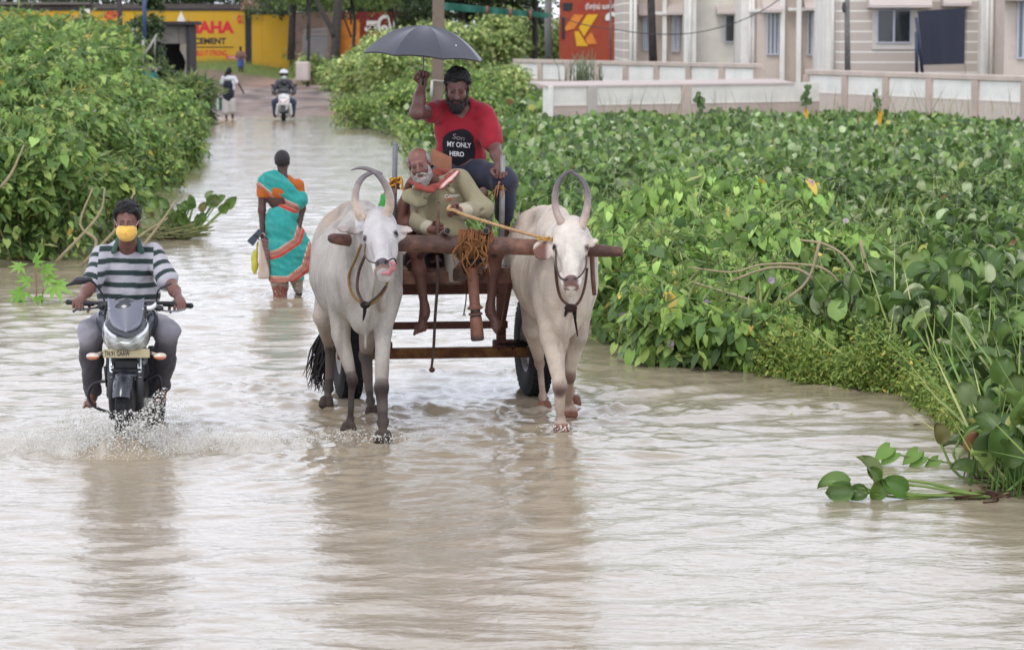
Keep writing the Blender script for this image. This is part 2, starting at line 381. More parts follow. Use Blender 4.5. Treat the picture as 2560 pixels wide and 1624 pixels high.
def text_mesh(body, size=1., ex=0.0, align='CENTER', bold=0.):
    cu = bpy.data.curves.new('lettering', 'FONT'); cu.body = body; cu.size = size; cu.align_x = align; cu.align_y = 'CENTER'; cu.extrude = ex; cu.offset = bold
    o = bpy.data.objects.new('lettering', cu); COL.objects.link(o); dg = bpy.context.evaluated_depsgraph_get(); me = bpy.data.meshes.new_from_object(o.evaluated_get(dg))
    bpy.data.objects.remove(o); return me
def fit_text(body, p0, xv, zv, w, h, m, parent, name='lettering', bold=0., nf=None, lab=None, shape=None):
    """lettering fitted in the box w*h centred at p0 with axes xv, zv; nf(co)->co may wrap it on a surface"""
    me = text_mesh(body, 1., 0., bold=bold) if shape is None else shape; n = len(me.vertices); co = np.zeros(n*3, np.float32); me.vertices.foreach_get('co', co); co = co.reshape(-1, 3).astype(float)
    lo, hi = co.min(0), co.max(0); u = ((co-(lo+hi)/2)/np.maximum(hi-lo, 1e-6))
    out = np.asarray(p0)+u[:, :1]*w*np.asarray(xv)+u[:, 1:2]*h*np.asarray(zv)
    if nf is not None: out = nf(out)
    me.vertices.foreach_set('co', out.astype(np.float32).ravel()); me.update(); me.materials.clear(); me.materials.append(m)
    return link(name, me, parent, label=lab)
def wrapper(objs, off=.005, dirv=(0, 1, 0)):
    bv = [BVHTree.FromPolygons([tuple(v.co) for v in o.data.vertices], [tuple(p.vertices) for p in o.data.polygons]) for o in objs]
    d = Vector(dirv)
    def nf(pts):
        out = []
        for p in pts:
            p = Vector(p); st = p-d*1.5; best = None
            for b in bv:
                h = b.ray_cast(st, d)
                if h[0] is not None and (best is None or (h[0]-st).length < (best-st).length): best = h[0]
            out.append(np.array(best-d*off) if best is not None else np.array(p))
        return np.array(out)
    return nf
# ---------------------------------------------------------------- the two bulls
def bull(key, B):
    t = thing('bull', B['label'], 'bull', P(*B['leg'][0][-1][:3])*[1, 1, 0])
    s = SDF(.0095, .05); q = lambda a: P(*a)
    for c, r, kk in B['body']: s.ell(q(c), r, None, kk)
    for a, b, ra, rb, kk in B['caps']: s.cap(q(a), q(b), ra, rb, kk)
    for pts, rad in zip(B['leg'], B['legr']):
        p = [q(x) for x in pts]; s.chain(p, rad, .025)
        s.ell(p[-3], np.array([rad[-3]*1.15, rad[-3]*1.2, rad[-3]*1.6]), None, .015)      # knee / hock
        s.ell(p[-2]+V(0, .012, 0), np.array([rad[-2]*1.45, rad[-2]*1.4, rad[-2]*1.3]), None, .015)
        h = p[-1]; 
        for i in (-1, 1): s.cap(h+V(i*.022, -.012, .02), h+V(i*.027, -.05, -.012), .03, .034, .006)
    for a, b, ra, rb, w in B['flaps']: s.cap(q(a), q(b), ra, rb, .03, flat=w, ax=(1, .12, 0))
    # head frame: u down the face, n out of the face, x side
    pol, nos = q(B['poll']), q(B['nose']); u = nrm(nos-pol); L = np.linalg.norm(nos-pol)/.48; x = nrm(np.cross(u, (0, 1, 0))+V(*B.get('hx', (0, 0, 0)))); x = nrm(x-u*x.dot(u)); n = np.cross(x, u)
    if n[1] > 0: n = -n
    if x[0] < 0: x = -x
    R = np.array([x, n, u]).T; W = lambda a, b, c: pol+(x*a+n*b+u*c)*L
    E = lambda p, r, kk=.03, op='+': s.ell(W(*p), np.array(r)*L, R, kk, op)
    E((0, -.05, .06), (.098, .085, .11)); E((0, -.06, .16), (.108, .085, .12)); E((0, -.005, .05), (.07, .04, .08)); E((0, -.03, -.01), (.075, .05, .04))
    s.cap(W(0, -.06, .15), W(0, -.052, .41), .076*L, .056*L, .03); s.cap(W(0, -.012, .16), W(0, -.012, .38), .035*L, .03*L, .03)
    E((0, -.055, .45), (.068, .062, .062)); E((0, -.018, .455), (.047, .035, .032), .02)
    s.cap(W(0, -.19, .17), W(0, -.115, .44), .06*L, .038*L, .03); E((0, -.10, .49), (.042, .04, .028), .015)
    for i in (-1, 1):
        E((i*.055, -.13, .20), (.045, .07, .11)); s.cap(W(i*.085, -.035, .135), W(i*.098, -.055, .165), .028*L, .02*L, .02)
        E((i*.108, -.034, .182), (.019, .022, .016), .006, '-'); E((i*.099, -.040, .182), (.018, .020, .0155), .003); s.cap(W(i*.078, -.006, .166), W(i*.108, -.024, .165), .010*L, .009*L, .008)
        E((i*.033, .012, .462), (.014, .022, .012), .006, '-'); s.cap(W(i*.07, -.075, .36), W(i*.05, -.03, .46), .016*L, .014*L, .02)
        s.cap(W(i*.055, -.035, .23), W(i*.045, -.03, .33), .012*L, .008*L, .02)
    s.cap(W(-.05, -.052, .488), W(.05, -.052, .488), .005, None, .006, '-'); s.cap(W(-.06, -.09, .475), W(-.065, -.1, .42), .005, None, .008, '-')
    s.cap(W(.06, -.09, .475), W(.065, -.1, .42), .005, None, .008, '-')
    s.cap(W(0, -.10, .05), q(B['neck'][0]), .10, B['neck'][1], .06); s.cap(W(0, -.17, .17), q(B['neck'][2]), .06, .07, .05)
    for e in B['ears']:
        pts = [q(a) for a in e[0]]; s.chain(pts, e[1], .012, flat=e[2], ax=nrm(n+V(0, 0, e[3])))
        if e[4]: s.chain([p+n*.014-V(0, 0, e[3]*.01) for p in pts[1:]], [r*.72 for r in e[1][1:]], .012, '-', flat=e[2]*.5, ax=nrm(n+V(0, 0, e[3])))
    s.disp(fold3(14, .004, B['seed'])); s.disp(lambda X, Y, Z: .009*np.sin(50*(Y+.25*Z))*np.clip((Y-19.35)*6, 0, 1)*np.clip((20.15-Y)*6, 0, 1)*np.exp(-((Z-1.0)/.25)**2))
    s.disp(fold3(34, .0038, B['seed']+3, [(1, 0, .25), (.9, .3, -.3)]))
    s.disp(lambda X, Y, Z: .0065*np.sin(48*(X-pol[0])+5*np.sin(3.1*Z+1)+3*Y)*np.clip((Z-.6)*3, 0, 1)*np.clip((1.2-Z)*3, 0, 1)*np.exp(-((X-pol[0])/.14)**4)*np.clip((19.25-Y)*5, 0, 1)*np.clip((Y-18.68)*12, 0, 1)); s.disp(fold3(9, .008, B['seed']+9))
    def paint(v):
        col = np.tile(B['base'], (len(v), 1)); nz = snoise(v, 5, B['seed']); n2 = snoise(v, 17, B['seed']+2)
        col = mixc(col, B['warm'], np.clip(ss(v[:, 1]+nz*.25, 19.6, 20.4)*.55+ss(v[:, 2], 1.25, 1.5)*.25*ss(v[:, 1], 19.3, 20), 0, 1))
        col = mixc(col, B['dirt'], ss(.75-v[:, 2]+nz*.12, 0, .5)*.55)
        col = mixc(col, B['grey'], np.clip(ss(nz+n2*.4, .0, .9)*.35, 0, 1))
        for pts, dk in zip(B['leg'], B['dark']):
            p = [q(x) for x in pts]
            d, t_ = segd(v, p[-3], p[-2]); m = (1-ss(d, .06, .09))*ss(t_+nz*.2, -.7, .15)*dk[0]; m = np.maximum(m, (1-ss(segd(v, p[-4], p[-3])[0], .07, .1))*ss(segd(v, p[-4], p[-3])[1]+nz*.2, .35, 1.0)*dk[0]*.6); col = mixc(col, B['legc'], m)
            d = np.linalg.norm(v-p[-3]-V(0, -.03, -.02), axis=1); col = mixc(col, B['kneec'], (1-ss(d+n2*.012, .025, .10))*dk[1])
            d, t_ = segd(v, p[-2], p[-1]-V(0, .03, .03)); col = mixc(col, B['legc'], (1-ss(d, .07, .09))*dk[0]); col = mixc(col, B['hoof'], (1-ss(d, .075, .1))*ss(t_, .45, .7))
        Lh = (v-pol)@R/L; inh = (np.abs(Lh[:, 0]) < .16)*(Lh[:, 2] > -.1)*(Lh[:, 2] < .56)*(Lh[:, 1] > -.28)*(Lh[:, 1] < .1)
        col = mixc(col, B['face'], inh*(.8-.5*ss(nz+n2*.3, .1, .8)))
        dn = np.linalg.norm((Lh-[0, .0, .458])/[1.15, 1.3, .72], axis=1); col = mixc(col, B['nosec'], inh*(1-ss(dn+n2*.003, .042, .052)))
        dm = np.abs(Lh[:, 2]-.487); col = mixc(col, C(225, 220, 212), inh*ss(np.abs(Lh[:, 0]), .04, .055)*ss(Lh[:, 2], .42, .45)*.8)
        col = mixc(col, B['lip'], inh*(1-ss(dm, .005, .012))*(Lh[:, 1] > -.1)*.9)
        for i in (-1, 1):
            d = np.linalg.norm(Lh-[i*.110, -.03, .181], axis=1); col = mixc(col, C(70, 58, 55), inh*(1-ss(d, .02, .034))*.7)
            col = mixc(col, (.006, .005, .005), inh*(1-ss(np.linalg.norm((Lh-[i*.110, -.028, .182])/[1.1, 1.2, .68], axis=1), .013, .02)))
            d = np.linalg.norm(Lh-[i*.033, .012, .462], axis=1); col = mixc(col, (.012, .01, .01), inh*(1-ss(d, .013, .019)))
            a_, b_ = W(i*.058, -.02, .23), W(i*.05, -.03, .40); d, _ = segd(v, a_, b_); col = mixc(col, C(120, 108, 100), (1-ss(d, .003, .012))*.35)
        for e, ec in zip(B['ears'], B['earc']):
            pts = [q(a) for a in e[0]]
            if ec is None: continue
            d = np.min([segd(v, pts[i], pts[i+1])[0] for i in range(len(pts)-1)], 0); f = ss((v-pts[0])@n*1., -.004, .004) if e[4] else 1.
            col = mixc(col, ec, (1-ss(d, .05, .07))*ss(np.abs(Lh[:, 0]), .13, .17)*f)
        st = snoise(v*[9, 3, 1.3], 4, B['seed']+5); col = mixc(col, np.array(B['grey'])*.62, ss(st, .0, .8)*.5*ss(v[:, 2], .4, .6)*(1-inh*.6))
        col = mixc(col, C(120, 104, 84), ss(.16-v[:, 2]+.04*n2, 0, .1)*.15)
        return np.clip(col*(1+.06*n2[:, None]), 0, 1)
    sdfobj(s, 'body', M_COAT, t, paint)
    for h in B['horns']:
        m = MB(); pts = np.array([q(a) for a in h[0]]); k = len(pts); f = np.linspace(0, 1, k)
        cc = [B['hornc'][0]*(1-ss(x, .1, .6))+B['hornc'][1]*ss(x, .1, .6) for x in f]
        m.tube(pts, h[1], 18, cols=cc, sub=7); m.build('horn', mat('horn', vcol=True, rough=.4, spec=.5, noise=.25, nscale=25, bump=.3, bscale=70), t, True, True)
    # tail with a dark tuft
    if B.get('tail'):
        m = MB(); tp = [q(a) for a in B['tail']]; m.tube(tp, [.03, .022, .018, .016], 10, cols=[B['base']]*4, sub=4)
        tl = m.build('tail', M_COAT, t, True, True); m = MB(); r = np.random.default_rng(4)
        for i in range(90):
            e = tp[-1]; L_ = .25+.2*r.random(); sd = r.normal(size=3)*[.035, .03, .0]; wv = r.normal()*.02
            m.tube([e-V(0, 0, -.03)+sd*.2, e+sd*.9-V(.012+wv, 0, L_*.35), e+sd*1.1-V(.045-wv, 0, L_*.7), e+sd*1.0-V(.05+wv+.03*r.random(), 0, L_)], [.006, .0075, .005, .0015], 5, col=C(34, 30, 32), sub=2)
        m.build('tail_tuft', M_HAIR, tl, True, True)
    return t, W, (x, n, u, L), q
hc = (np.array(C(214, 188, 168)), np.array(C(88, 80, 82)))
LB = dict(label='greyish white humped bull licking its nose, yoked on the left of the cart', seed=3, base=C(176, 169, 160), warm=C(158, 132, 108), dirt=C(172, 156, 138), grey=C(160, 152, 148),
  face=C(196, 192, 192), legc=C(66, 58, 56), kneec=C(60, 50, 48), hoof=C(52, 44, 44), nosec=C(92, 82, 88), lip=C(150, 122, 106), hornc=(np.array(C(205, 184, 168)), np.array(C(112, 104, 106))),
  body=[((868, 640, 20.3), (.27, .36, .36), .08), ((890, 676, 19.75), (.315, .62, .385), .08), ((916, 690, 19.2), (.245, .40, .34), .08), ((905, 560, 19.35), (.11, .2, .12), .08),
        ((850, 556, 20.35), (.10, .13, .07), .06), ((920, 556, 20.35), (.10, .13, .07), .06), ((912, 785, 19.0), (.10, .15, .15), .06), ((858, 700, 19.15), (.105, .15, .25), .05), ((962, 695, 19.02), (.09, .14, .24), .05), ((862, 740, 19.02), (.05, .06, .12), .03), ((955, 735, 18.9), (.045, .06, .12), .03)],
  caps=[((880, 530, 20.5), (905, 540, 19.5), .07, .10, .08), ((915, 620, 19.3), (930, 600, 18.85), .24, .17, .08)],
  leg=[[(969, 730, 19.0), (958, 830, 18.95), (954, 968, 18.75), (956, 1056, 18.66), (957, 1092, 18.62)], [(848, 730, 19.2), (853, 835, 19.2), (880, 950, 19.15), (876, 1048, 19.2), (872, 1068, 19.17)],
       [(842, 690, 20.25), (812, 790, 20.15), (826, 868, 20.45), (822, 972, 20.4), (817, 1005, 20.3)], [(928, 700, 20.15), (925, 800, 20.0), (914, 888, 20.2), (926, 1003, 20.05), (931, 1026, 20.0)]],
  legr=[[.095, .060, .035, .024, .026], [.095, .060, .036, .024, .026], [.15, .085, .038, .026, .028], [.14, .08, .036, .025, .028]],
  dark=[(.9, 1), (.95, .9), (.85, .3), (.8, .3)],
  flaps=[((925, 680, 18.8), (914, 850, 18.95), .13, .055, .2), ((935, 690, 18.65), (915, 790, 18.85), .09, .09, .22)],
  poll=(943, 534, 18.62), nose=(956, 664, 18.25), neck=((918, 610, 19.1), .19, (918, 680, 18.95)),
  ears=[([(905, 570, 18.66), (884, 578, 18.63), (858, 573, 18.58), (833, 567, 18.55)], [.02, .044, .036, .010], .32, .9, False), 
        ([(982, 570, 18.66), (1001, 578, 18.63), (1015, 574, 18.6), (1029, 577, 18.58)], [.02, .036, .020, .004], .32, .6, False), ([(996, 578, 18.62), (1000, 590, 18.6), (992, 604, 18.58)], [.02, .022, .005], .35, .3, False)],
  earc=[C(168, 154, 150), C(186, 172, 166), C(196, 180, 172)],
  horns=[([(905, 545, 18.62), (896, 528, 18.60), (889, 506, 18.6), (889, 482, 18.6), (896, 459, 18.62), (909, 442, 18.65), (928, 432, 18.68), (944, 430, 18.7), (957, 434, 18.72)], [.036, .033, .028, .025, .022, .019, .015, .011, .005]),
         ([(962, 543, 18.6), (972, 524, 18.56), (975, 500, 18.52), (970, 476, 18.5), (958, 453, 18.48), (942, 434, 18.47), (921, 423, 18.47), (899, 420, 18.47), (877, 425, 18.47)], [.035, .032, .029, .026, .023, .019, .015, .011, .004])],
  tail=[(838, 560, 20.65), (815, 640, 20.75), (805, 740, 20.75), (812, 835, 20.7)])
RB = dict(label='cream white bull with drooping pink ear, yoked on the right of the cart', seed=8, base=C(206, 193, 178), warm=C(204, 182, 166), dirt=C(196, 178, 158), grey=C(196, 180, 166),
  face=C(214, 205, 194), legc=C(176, 150, 134), kneec=C(104, 82, 76), hoof=C(130, 84, 70), nosec=C(118, 94, 92), lip=C(132, 92, 86), hornc=(np.array(C(188, 166, 154)), np.array(C(92, 84, 88))),
  body=[((1350, 645, 20.35), (.265, .36, .35), .08), ((1384, 682, 19.8), (.29, .6, .37), .08), ((1410, 698, 19.3), (.235, .40, .34), .08), ((1384, 570, 19.45), (.11, .2, .12), .08),
        ((1325, 552, 20.3), (.09, .13, .07), .06), ((1395, 556, 20.3), (.09, .13, .07), .06), ((1408, 790, 19.15), (.10, .15, .15), .06), ((1370, 720, 19.2), (.10, .15, .24), .05), ((1452, 705, 19.3), (.095, .15, .24), .05), ((1374, 745, 19.08), (.05, .06, .13), .03), ((1444, 745, 19.14), (.05, .06, .13), .03)],
  caps=[((1355, 538, 20.5), (1388, 548, 19.6), .07, .09, .08), ((1412, 630, 19.4), (1420, 610, 19.0), .22, .16, .08)],
  leg=[[(1368, 750, 19.15), (1378, 845, 19.15), (1399, 965, 19.05), (1402, 1048, 19.15), (1403, 1068, 19.12)], [(1455, 740, 19.35), (1446, 840, 19.4), (1424, 940, 19.55), (1420, 1008, 19.82), (1421, 1028, 19.84)],
       [(1340, 720, 20.3), (1335, 820, 20.15), (1349, 908, 20.4), (1357, 990, 20.35), (1359, 1016, 20.25)], [(1400, 720, 20.25), (1412, 820, 20.15), (1412, 885, 20.45), (1424, 975, 20.6), (1431, 1002, 20.55)]],
  legr=[[.10, .068, .042, .026, .027], [.095, .062, .035, .024, .026], [.13, .078, .034, .025, .027], [.12, .07, .033, .025, .026]],
  dark=[(.25, 1), (.85, 1), (.5, .3), (.7, .4)],
  flaps=[((1420, 690, 18.95), (1412, 845, 19.1), .13, .055, .2), ((1424, 700, 18.8), (1414, 800, 19.0), .09, .09, .22)],
  poll=(1427, 556, 18.83), nose=(1427, 706, 18.5), neck=((1412, 620, 19.25), .18, (1414, 690, 19.1)),
  ears=[([(1388, 612, 18.86), (1370, 622, 18.82), (1354, 634, 18.78), (1343, 643, 18.76)], [.018, .042, .043, .014], .3, -.2, True), ([(1464, 606, 18.86), (1478, 608, 18.84), (1490, 602, 18.82), (1498, 600, 18.8)], [.026, .034, .022, .008], .45, .5, False)],
  earc=[C(120, 84, 76), None],
  horns=[([(1409, 572, 18.82), (1402, 553, 18.8), (1391, 527, 18.8), (1387, 498, 18.8), (1391, 469, 18.8), (1401, 448, 18.8), (1416, 433, 18.8), (1428, 428, 18.79), (1439, 427, 18.78)], [.032, .029, .025, .0225, .021, .018, .014, .010, .004]),
         ([(1452, 570, 18.8), (1459, 551, 18.8), (1466, 527, 18.8), (1469, 498, 18.82), (1466, 472, 18.84), (1456, 452, 18.86), (1440, 436, 18.88), (1421, 430, 18.9)], [.032, .029, .026, .0235, .021, .018, .012, .004])])
bl, Wl, fl, _ = bull('L', LB); br, Wr, fr, _ = bull('R', RB)
# tongue of the left bull curling over the nose
s = SDF(.005, .01); s.chain([P(957, 683, 18.22), P(972, 682, 18.19), P(983, 670, 18.17), (P(983, 659, 18.16)), P(975, 654, 18.15)], [.012, .016, .018, .015, .008], .012)
sdfobj(s, 'tongue', mat('tongue', vcol=True, rough=.3, spec=.6), bl, C(172, 112, 116))
# halters and neck ropes: each a part of the harness worn by its bull
def loop_rope(name, par, pts, r, col, m=None, sub=5):
    a = MB(); a.tube([P(*p) for p in pts], r, 8, col=col, sub=sub); return a.build(name, m or M_ROPE, par, True, True)
LBL = dict
h1 = thing('halter', 'rope halter and collar round the neck of the grey bull', 'halter', P(915, 800, 18.7))
loop_rope('collar', h1, [(903, 612, 18.6), (888, 650, 18.72), (872, 690, 18.82), (878, 730, 18.75), (896, 752, 18.68), (916, 762, 18.62), (940, 752, 18.62), (962, 725, 18.66), (970, 700, 18.75)], .009, C(142, 112, 68))
loop_rope('strap', h1, [(912, 640, 18.5), (897, 680, 18.68), (893, 720, 18.66), (903, 748, 18.64), (914, 760, 18.6)], .011, C(92, 74, 72)); loop_rope('strap', h1, [(965, 715, 18.6), (950, 735, 18.58), (930, 752, 18.58), (914, 762, 18.58)], .010, C(74, 64, 60))
m = MB(); m.ball(P(913, 762, 18.6), (.035, .03, .025), col=C(40, 36, 36)); m.tube([P(913, 762, 18.6), P(911, 785, 18.66), P(908, 800, 18.72)], [.014, .011, .005], 8, col=C(46, 40, 40)); m.build('knot', M_ROPE, h1, True, True)
loop_rope('nose_rope', h1, [(914, 610, 18.44), (912, 635, 18.36), (922, 652, 18.28), (938, 657, 18.2), (945, 657, 18.17)], .0055, C(104, 88, 76)); loop_rope('nose_rope', h1, [(966, 655, 18.2), (983, 646, 18.24), (990, 656, 18.28), (984, 668, 18.3)], .0055, C(60, 52, 60))
h2 = thing('halter', 'dark rope halter and collar round the neck of the cream bull', 'halter', P(1430, 790, 18.9))
loop_rope('collar', h2, [(1388, 640, 18.85), (1390, 690, 18.9), (1398, 735, 18.88), (1412, 756, 18.82), (1432, 766, 18.78), (1450, 750, 18.8), (1462, 715, 18.86), (1468, 670, 18.9)], .0095, C(98, 72, 66))
loop_rope('nose_rope', h2, [(1390, 620, 18.72), (1390, 660, 18.66), (1398, 690, 18.6), (1413, 700, 18.48), (1418, 697, 18.44)], .0065, C(88, 76, 78)); loop_rope('nose_rope', h2, [(1437, 697, 18.44), (1450, 690, 18.52), (1464, 668, 18.66), (1466, 640, 18.74)], .006, C(88, 76, 78))
m = MB(); m.ball(P(1427, 770, 18.78), (.045, .03, .03), col=C(62, 48, 46)); m.tube([P(1436, 772, 18.8), P(1438, 800, 18.86), P(1444, 840, 18.9)], [.016, .009, .004], 8, col=C(40, 36, 36)); m.tube([P(1420, 770, 18.8), P(1414, 782, 18.84), P(1412, 790, 18.86)], [.016, .01, .006], 8, col=C(52, 44, 42)); m.build('knot', M_ROPE, h2, True, True)
# ---------------------------------------------------------------- cart
CO = V(-.53, 21.1, 0); CF = nrm(V(.12, -.993, 0)); CS = V(.993, .12, 0)
K = lambda a, b, z: CO+CS*a+CF*b+V(0, 0, z)
RC = np.array([CS, -CF, V(0, 0, 1)]).T
cart = thing('bullock_cart', 'rusty brown two wheeled bullock cart with rubber tyres and wooden deck', 'cart', CO)
M_RUST = mat('rusty steel', base=C(104, 66, 54), rough=.75, spec=.35, noise=.45, nscale=14, bump=.4, bscale=60, vary=C(72, 46, 42))
M_AXLE = mat('axle paint', base=C(112, 70, 44), rough=.75, spec=.3, noise=.4, nscale=10, bump=.4, bscale=50, vary=C(124, 90, 50))
M_WOOD = mat('dark timber', base=C(92, 66, 58), rough=.6, spec=.35, noise=.5, nscale=7, bump=.5, bscale=40, vary=C(118, 84, 68))
M_TYRE = mat('tyre rubber', base=C(34, 34, 37), rough=.8, spec=.3, noise=.3, nscale=20, bump=.3, bscale=60)
M_STEELP = mat('galvanised pole', base=C(150, 148, 146), rough=.5, spec=.5, metal=.2, noise=.35, nscale=18, vary=C(110, 104, 100))
m = MB(); m.box(K(0, 0, .31), (.80, .04, .04), RC, bev=.006); m.build('axle', M_AXLE, cart, sharp=30)
m = MB()
m.box(K(0, 0, .52), (.50, .02, .028), RC, bev=.004); m.box(K(0, -.02, .80), (.50, .03, .045), RC, bev=.004); m.box(K(0, 0, 1.0), (.50, .03, .03), RC, bev=.004)
for a in (-.45, .45):
    m.box(K(a, .0, .66), (.035, .034, .30), RC, bev=.005); m.box(K(a+.02*np.sign(a), .02, .375), (.085, .05, .03), RC, bev=.008)
    for b in (-.8, -.3, .6, 1.05): m.box(K(a*.9, b, .985), (.03, .03, .035), RC)
    m.box(K(a*.88, .1, .975), (.03, 1.0, .03), RC, bev=.004)
    m.beam(K(a, 0, .45), K(a*.9, 1.0, .95), .03, .04)
m.build('frame', M_RUST, cart, sharp=30)
m = MB()
for a in np.arange(-.40, .45, .105): m.box(K(a, .1, 1.03+.003*math.sin(a*40)), (.049, 1.03, .016), RC, bev=.004)
m.build('deck', M_WOOD, cart, sharp=30)
m = MB(); m.box(K(0, 1.135, .985), (.43, .02, .045), RC, bev=.004); m.build('front_board', M_WOOD, cart, sharp=30)
for a in (-.72, .70):                                  # wheels
    WS = nrm(V(.978, .205, 0)); Rw = np.array([nrm(V(-.205, .978, 0)), V(0, 0, 1), WS]).T; c = K(a, 0, .36)
    prof = []; R0, w = .385, .085
    prof = [(.20, -w*.8), (.225, -w*.95), (.29, -w*1.05), (.335, -w), (R0-.006, -w*.82), (R0, -w*.5), (R0, w*.5), (R0-.006, w*.82), (.335, w), (.29, w*1.05), (.225, w*.95), (.20, w*.8)]
    mt = MB(); mt.lathe(prof, c, Rw, 48)
    for i in range(44):
        th = i*2*math.pi/44; 
        for k in (-1, 0, 1):
            Rt = Rw@np.array([[math.cos(th), -math.sin(th), 0], [math.sin(th), math.cos(th), 0], [0, 0, 1]]); mt.box(c+Rt@V(R0+.002, 0, k*.052), (.006, .017, .02), Rt)
    wh = mt.build('wheel', M_TYRE, cart, sharp=35)
    mr = MB(); mr.lathe([(.205, -w*.8), (.195, -w*.7), (.18, -w*.3), (.12, -w*.1), (.05, -w*.15), (.05, -w*.5), (.0, -w*.5)], c, Rw, 36); mr.lathe([(.205, w*.8), (.195, w*.7), (.18, w*.3), (.12, w*.4), (.05, w*.4), (.05, w*.9), (.0, w*.9)], c, Rw, 36)
    for i in range(5):
        th = i*2*math.pi/5; 
        for sgn in (-1, 1): mr.ball(c+Rw@V(.085*math.cos(th), .085*math.sin(th), w*.42 if sgn > 0 else -w*.15), .012, 6)
    mr.build('rim', mat('wheel rim', base=C(150, 146, 142), rough=.5, spec=.5, metal=.3, noise=.4, nscale=20, vary=C(96, 80, 70)), wh, sharp=35)
# shafts meeting over the yoke: two pipes, dark plugs painting their hollow shade, and the drawbar under the deck
m = MB()
for (px, py, a) in ((1118, 577, -.34), (1215, 577, .30)):
    e = P(px, py, 18.86); st = K(a, 1.1, 1.07); m.tube([st, e], [.026, .024], 14, col=C(70, 52, 48), cap=False); m.tube([e, st+(e-st)*.02], [.017, .018], 12, col=C(16, 14, 14)); m.tube([e, e+nrm(e-st)*.002], [.024, .0175], 14, col=C(96, 76, 68), cap=False)
m.build('shaft', mat('shaft pipe', vcol=True, rough=.6, noise=.3, nscale=20), cart, True, True)
m = MB(); m.beam(K(.02, .9, .96), P(1180, 655, 18.95), .10, .10, bev=.015); m.build('drawbar', M_WOOD, cart, sharp=30)
# turned wooden prop hanging under the yoke
m = MB(); a, b = P(1180, 668, 18.93), P(1194, 851, 18.9); z = nrm(a-b); Rp = frame(V(0, -1, 0), z); Rp = np.array([Rp[:, 0], Rp[:, 1], z]).T; Lp = np.linalg.norm(a-b)
wc = C(112, 72, 56); dc = C(62, 46, 42)
m.lathe([(0, 0), (.040, .0), (.046, .012), (.045, .05), (.041, Lp*.32), (.036, Lp*.345), (.048, Lp*.352), (.048, Lp*.375), (.034, Lp*.385), (.034, Lp*.42), (.050, Lp*.43), (.054, Lp*.455), (.040, Lp*.475), (.036, Lp*.50), (.037, Lp*.8), (.040, Lp), (0, Lp)], b, Rp, 22,
        cols=[dc, dc, dc, wc, wc, dc, dc, wc, dc, dc, wc, wc, wc, wc, wc, C(122, 72, 50), dc])
m.build('prop_leg', mat('turned wood', vcol=True, rough=.5, spec=.4, noise=.35, nscale=16, bump=.3, bscale=60), cart, sharp=40, col=True)
# corner posts
m = MB(); m.tube([P(984, 575, 20.02), P(986, 470, 20.02), P(988, 363, 20.02)], .0195, 12); m.ball(P(988, 362, 20.02), .02, 10); m.build('post', mat('dark pole', base=C(112, 110, 116), rough=.55, noise=.3, nscale=20), cart, True)
m = MB(); m.tube([P(1253, 612, 20.05), P(1255, 500, 20.08), P(1257, 388, 20.1)], [.021, .0205, .019], 14); m.build('post', M_STEELP, cart, True)
m = MB(); m.tube([P(1222, 600, 20.2), P(1222, 500, 20.2)], [.024, .022], 12, col=C(112, 110, 106)); m.ball(P(1207, 483, 20.2), (.04, .035, .045), 14, col=C(122, 96, 90)); m.ball(P(1214, 500, 20.2), (.03, .03, .025), 12, col=C(96, 80, 80)); m.build('side_stake', M_MATTE, cart, True, True)
# rope lashings
def lash(name, par, c, r0, n, col, seed, ends=3, el=.12, rr=.007, hgt=.04):
    r = np.random.default_rng(seed); m = MB()
    for i in range(n):
        th = np.linspace(0, 2*math.pi, 15)+r.random()*6; tl = r.normal(size=2)*.35; z0 = r.uniform(-hgt, hgt); q = r0*(1+.25*r.random())
        m.tube(np.stack([c[0]+q*np.cos(th), c[1]+q*np.sin(th), c[2]+z0+q*(tl[0]*np.cos(th)+tl[1]*np.sin(th))], -1), rr, 6, col=np.array(col)*r.uniform(.7, 1.15))
    for i in range(ends):
        d = nrm(V(r.normal(), -.6, r.normal()*.4)); p = c+d*r0
        m.tube([p, p+d*el*.35+V(0, 0, .01), p+d*el*.55-V(0, 0, el*.4), p+d*el*.55-V(.01, 0, el*(.6+.5*r.random()))], [rr, rr, rr*.9, rr*.5], 6, col=col, sub=3)
    return m.build(name, M_ROPE, par, True, True)
lash('lashing', cart, P(1256, 462, 20.09), .024, 16, C(160, 118, 82), 2, 3, .10, .006, .035)
lash('lashing', cart, P(989, 462, 20.02), .023, 7, C(150, 104, 70), 5, 2, .1); lash('lashing', cart, P(984, 455, 20.0), .025, 3, C(212, 150, 54), 6, 2, .1, .008, .02)
m = MB(); m.tube([P(1250, 465, 20.05), P(1232, 480, 20.1), P(1215, 498, 20.15), P(1206, 500, 20.12)], .007, 6, col=C(168, 120, 82), sub=3); m.build('tie_rope', M_ROPE, cart, True, True)
